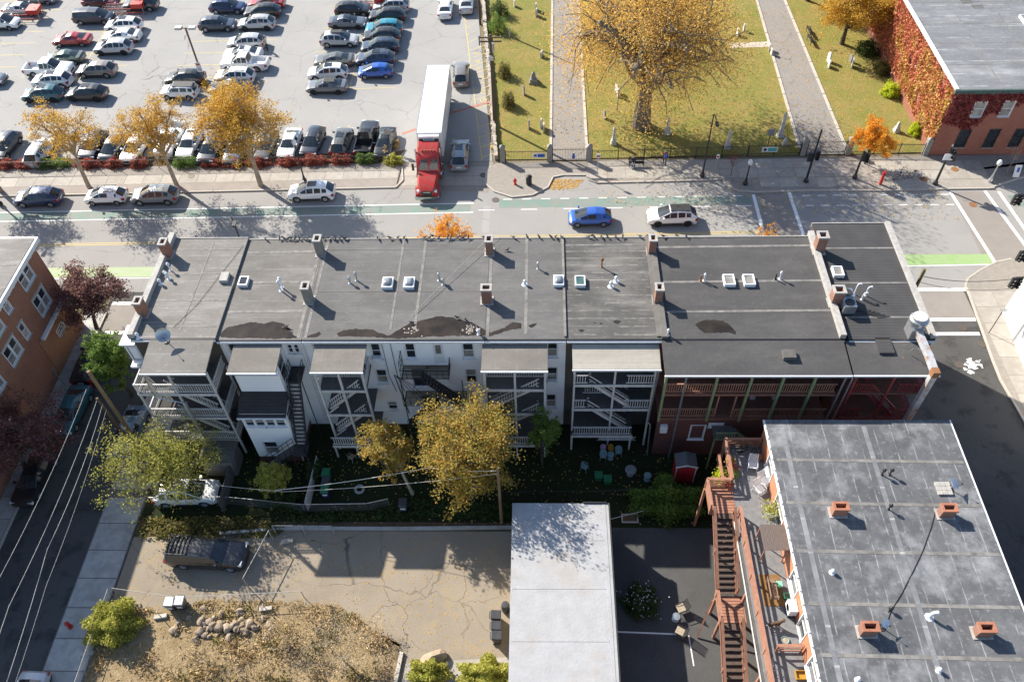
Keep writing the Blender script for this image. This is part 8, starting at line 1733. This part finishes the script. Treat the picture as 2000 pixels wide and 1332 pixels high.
M_TEAK = mat('grey_teak', (.30, .20, .14), (.24, .16, .11), 6); bench('brown slatted garden bench on the brown rug', 14.05, 20.6, rd(90), M_TEAK, M_TEAK, ZD + .02, 1.25)
for lb, px, py, m in (('mint green stool behind the bench on the rug', 1522, 1140, mat('mint_plastic', (.22, .55, .36))), ('green plastic tub by the deck wall', 1537, 1163, M_GREENP2)):
    x, y = at(px, py, ZD + .3); t = thing('plastic_tub', lb, 'tub', (x, y, ZD)); loft([[(-.13, -.13, 0), (.13, -.13, 0), (.13, .13, 0), (-.13, .13, 0)], [(-.18, -.18, .33), (.18, -.18, .33), (.18, .18, .33), (-.18, .18, .33)]], 'tub_body', m, None, False).parent = t; MB().box(-.14, .14, -.14, .14, .331, .335).build('inside', M_SOOT if 'tub' in lb else m, t, world=False)
x, y = at(1552, 1183, ZD + .9); t = thing('wall_air_conditioner', 'white air conditioner box on the deck wall', 'air conditioner', (x, y, ZD)); MB().box(14.62, 15.1, y - .38, y + .38, ZD + .35, ZD + 1.0).build('casing', M_WHITEP, t); MB().lathe([(.24, 0), (.24, .02), (.05, .03)], (14.62, y, ZD + .67), 14, 'x').build('fan_grille', M_GALV, t); MB().box(14.66, 15.08, y - .34, y + .34, ZD, ZD + .349).build('stand', M_DKMETAL, t)
x, y = at(1533, 1250, ZD + .05); t = thing('dog_bowl', 'pale blue bowl of food on the deck', 'bowl', (x, y, ZD)); MB().lathe([(.16, 0), (.24, .12), (.21, .12), (.15, .04), (.01, .04)], (x, y, ZD), 16).build('bowl', M_GPL, t); MB().lathe([(.17, .075), (.02, .09)], (x, y, ZD), 12).build('food', M_TAN, t)
t = thing('drying_rack', 'folded metal drying rack on the deck at the bottom', 'rack', (*at(1505, 1300, ZD), ZD))
for k in range(6): a = rng.uniform(-.5, .5, 6); x, y = at(1503, 1302, ZD); MB().tube([(x + a[0], y + a[1], ZD + .1 + abs(a[4])), (x + a[2], y + a[3], ZD + .15 + abs(a[5]))], .015, 5).build('bar', M_GALV, t)
x, y = at(1564, 1318, ZD + .1); t = thing('wooden_tray', 'orange wooden tray at the bottom of the deck', 'tray', (x, y, ZD)); MB().box(x - .3, x + .3, y - .25, y + .25, ZD, ZD + .04).build('base', M_GOLD, t)
for a, b, c, d in ((-.3, .3, -.25, -.21), (-.3, .3, .21, .25), (-.3, -.26, -.21, .21), (.26, .3, -.21, .21)): MB().box(x + a, x + b, y + c, y + d, ZD + .041, ZD + .2).build('side', M_GOLD, t)
# dog on the deck
dx_, dy_ = at(1514, 1218, ZD + .4); dg_ = thing('dog', 'brown and white dog standing on the grey deck', 'dog', (dx_, dy_, ZD), rd(12))
VD = [((-.28, 0, .50), .11), ((0, 0, .48), .115), ((.22, 0, .50), .135), ((.36, 0, .62), .08), ((.47, 0, .70), .075), ((.58, 0, .67), .045), ((-.42, 0, .50), .03), ((-.55, 0, .42), .02)]
ED = [(0, 1), (1, 2), (2, 3), (3, 4), (4, 5), (0, 6), (6, 7)]
for s in (-1, 1):
    b = len(VD); VD += [((-.27, s * .09, .38), .075), ((-.22, s * .10, .27), .045), ((-.33, s * .10, .16), .03), ((-.30, s * .10, .03), .03), ((-.25, s * .10, .02), .03)]; ED += [(0, b), (b, b + 1), (b + 1, b + 2), (b + 2, b + 3), (b + 3, b + 4)]
    b = len(VD); VD += [((.22, s * .09, .36), .06), ((.20, s * .09, .20), .035), ((.22, s * .09, .03), .03), ((.27, s * .09, .02), .028)]; ED += [(2, b), (b, b + 1), (b + 1, b + 2), (b + 2, b + 3)]
    b = len(VD); VD += [((.46, s * .06, .77), .03), ((.44, s * .11, .76), .022), ((.45, s * .13, .70), .015)]; ED += [(4, b), (b, b + 1), (b + 1, b + 2)]
me = skin_body('body', VD, ED, [mat('brown_fur', (.10, .055, .03), (.06, .035, .02), 12, obj=True), mat('white_fur', (.6, .56, .5), (.5, .46, .4), 12, obj=True)], dg_, 1)
for p in me.polygons:
    c = p.center; p.material_index = 1 if (c.z < .22 or c.x > .52 or c.x < -.50 or (c.x > .3 and c.z < .55)) else 0
inst('body', me, dg_, world=False); MB().lathe([(.095, -.015), (.095, .015)], (.35, 0, .6), 12, 'x', False).build('collar', M_REDP, dg_, world=False)
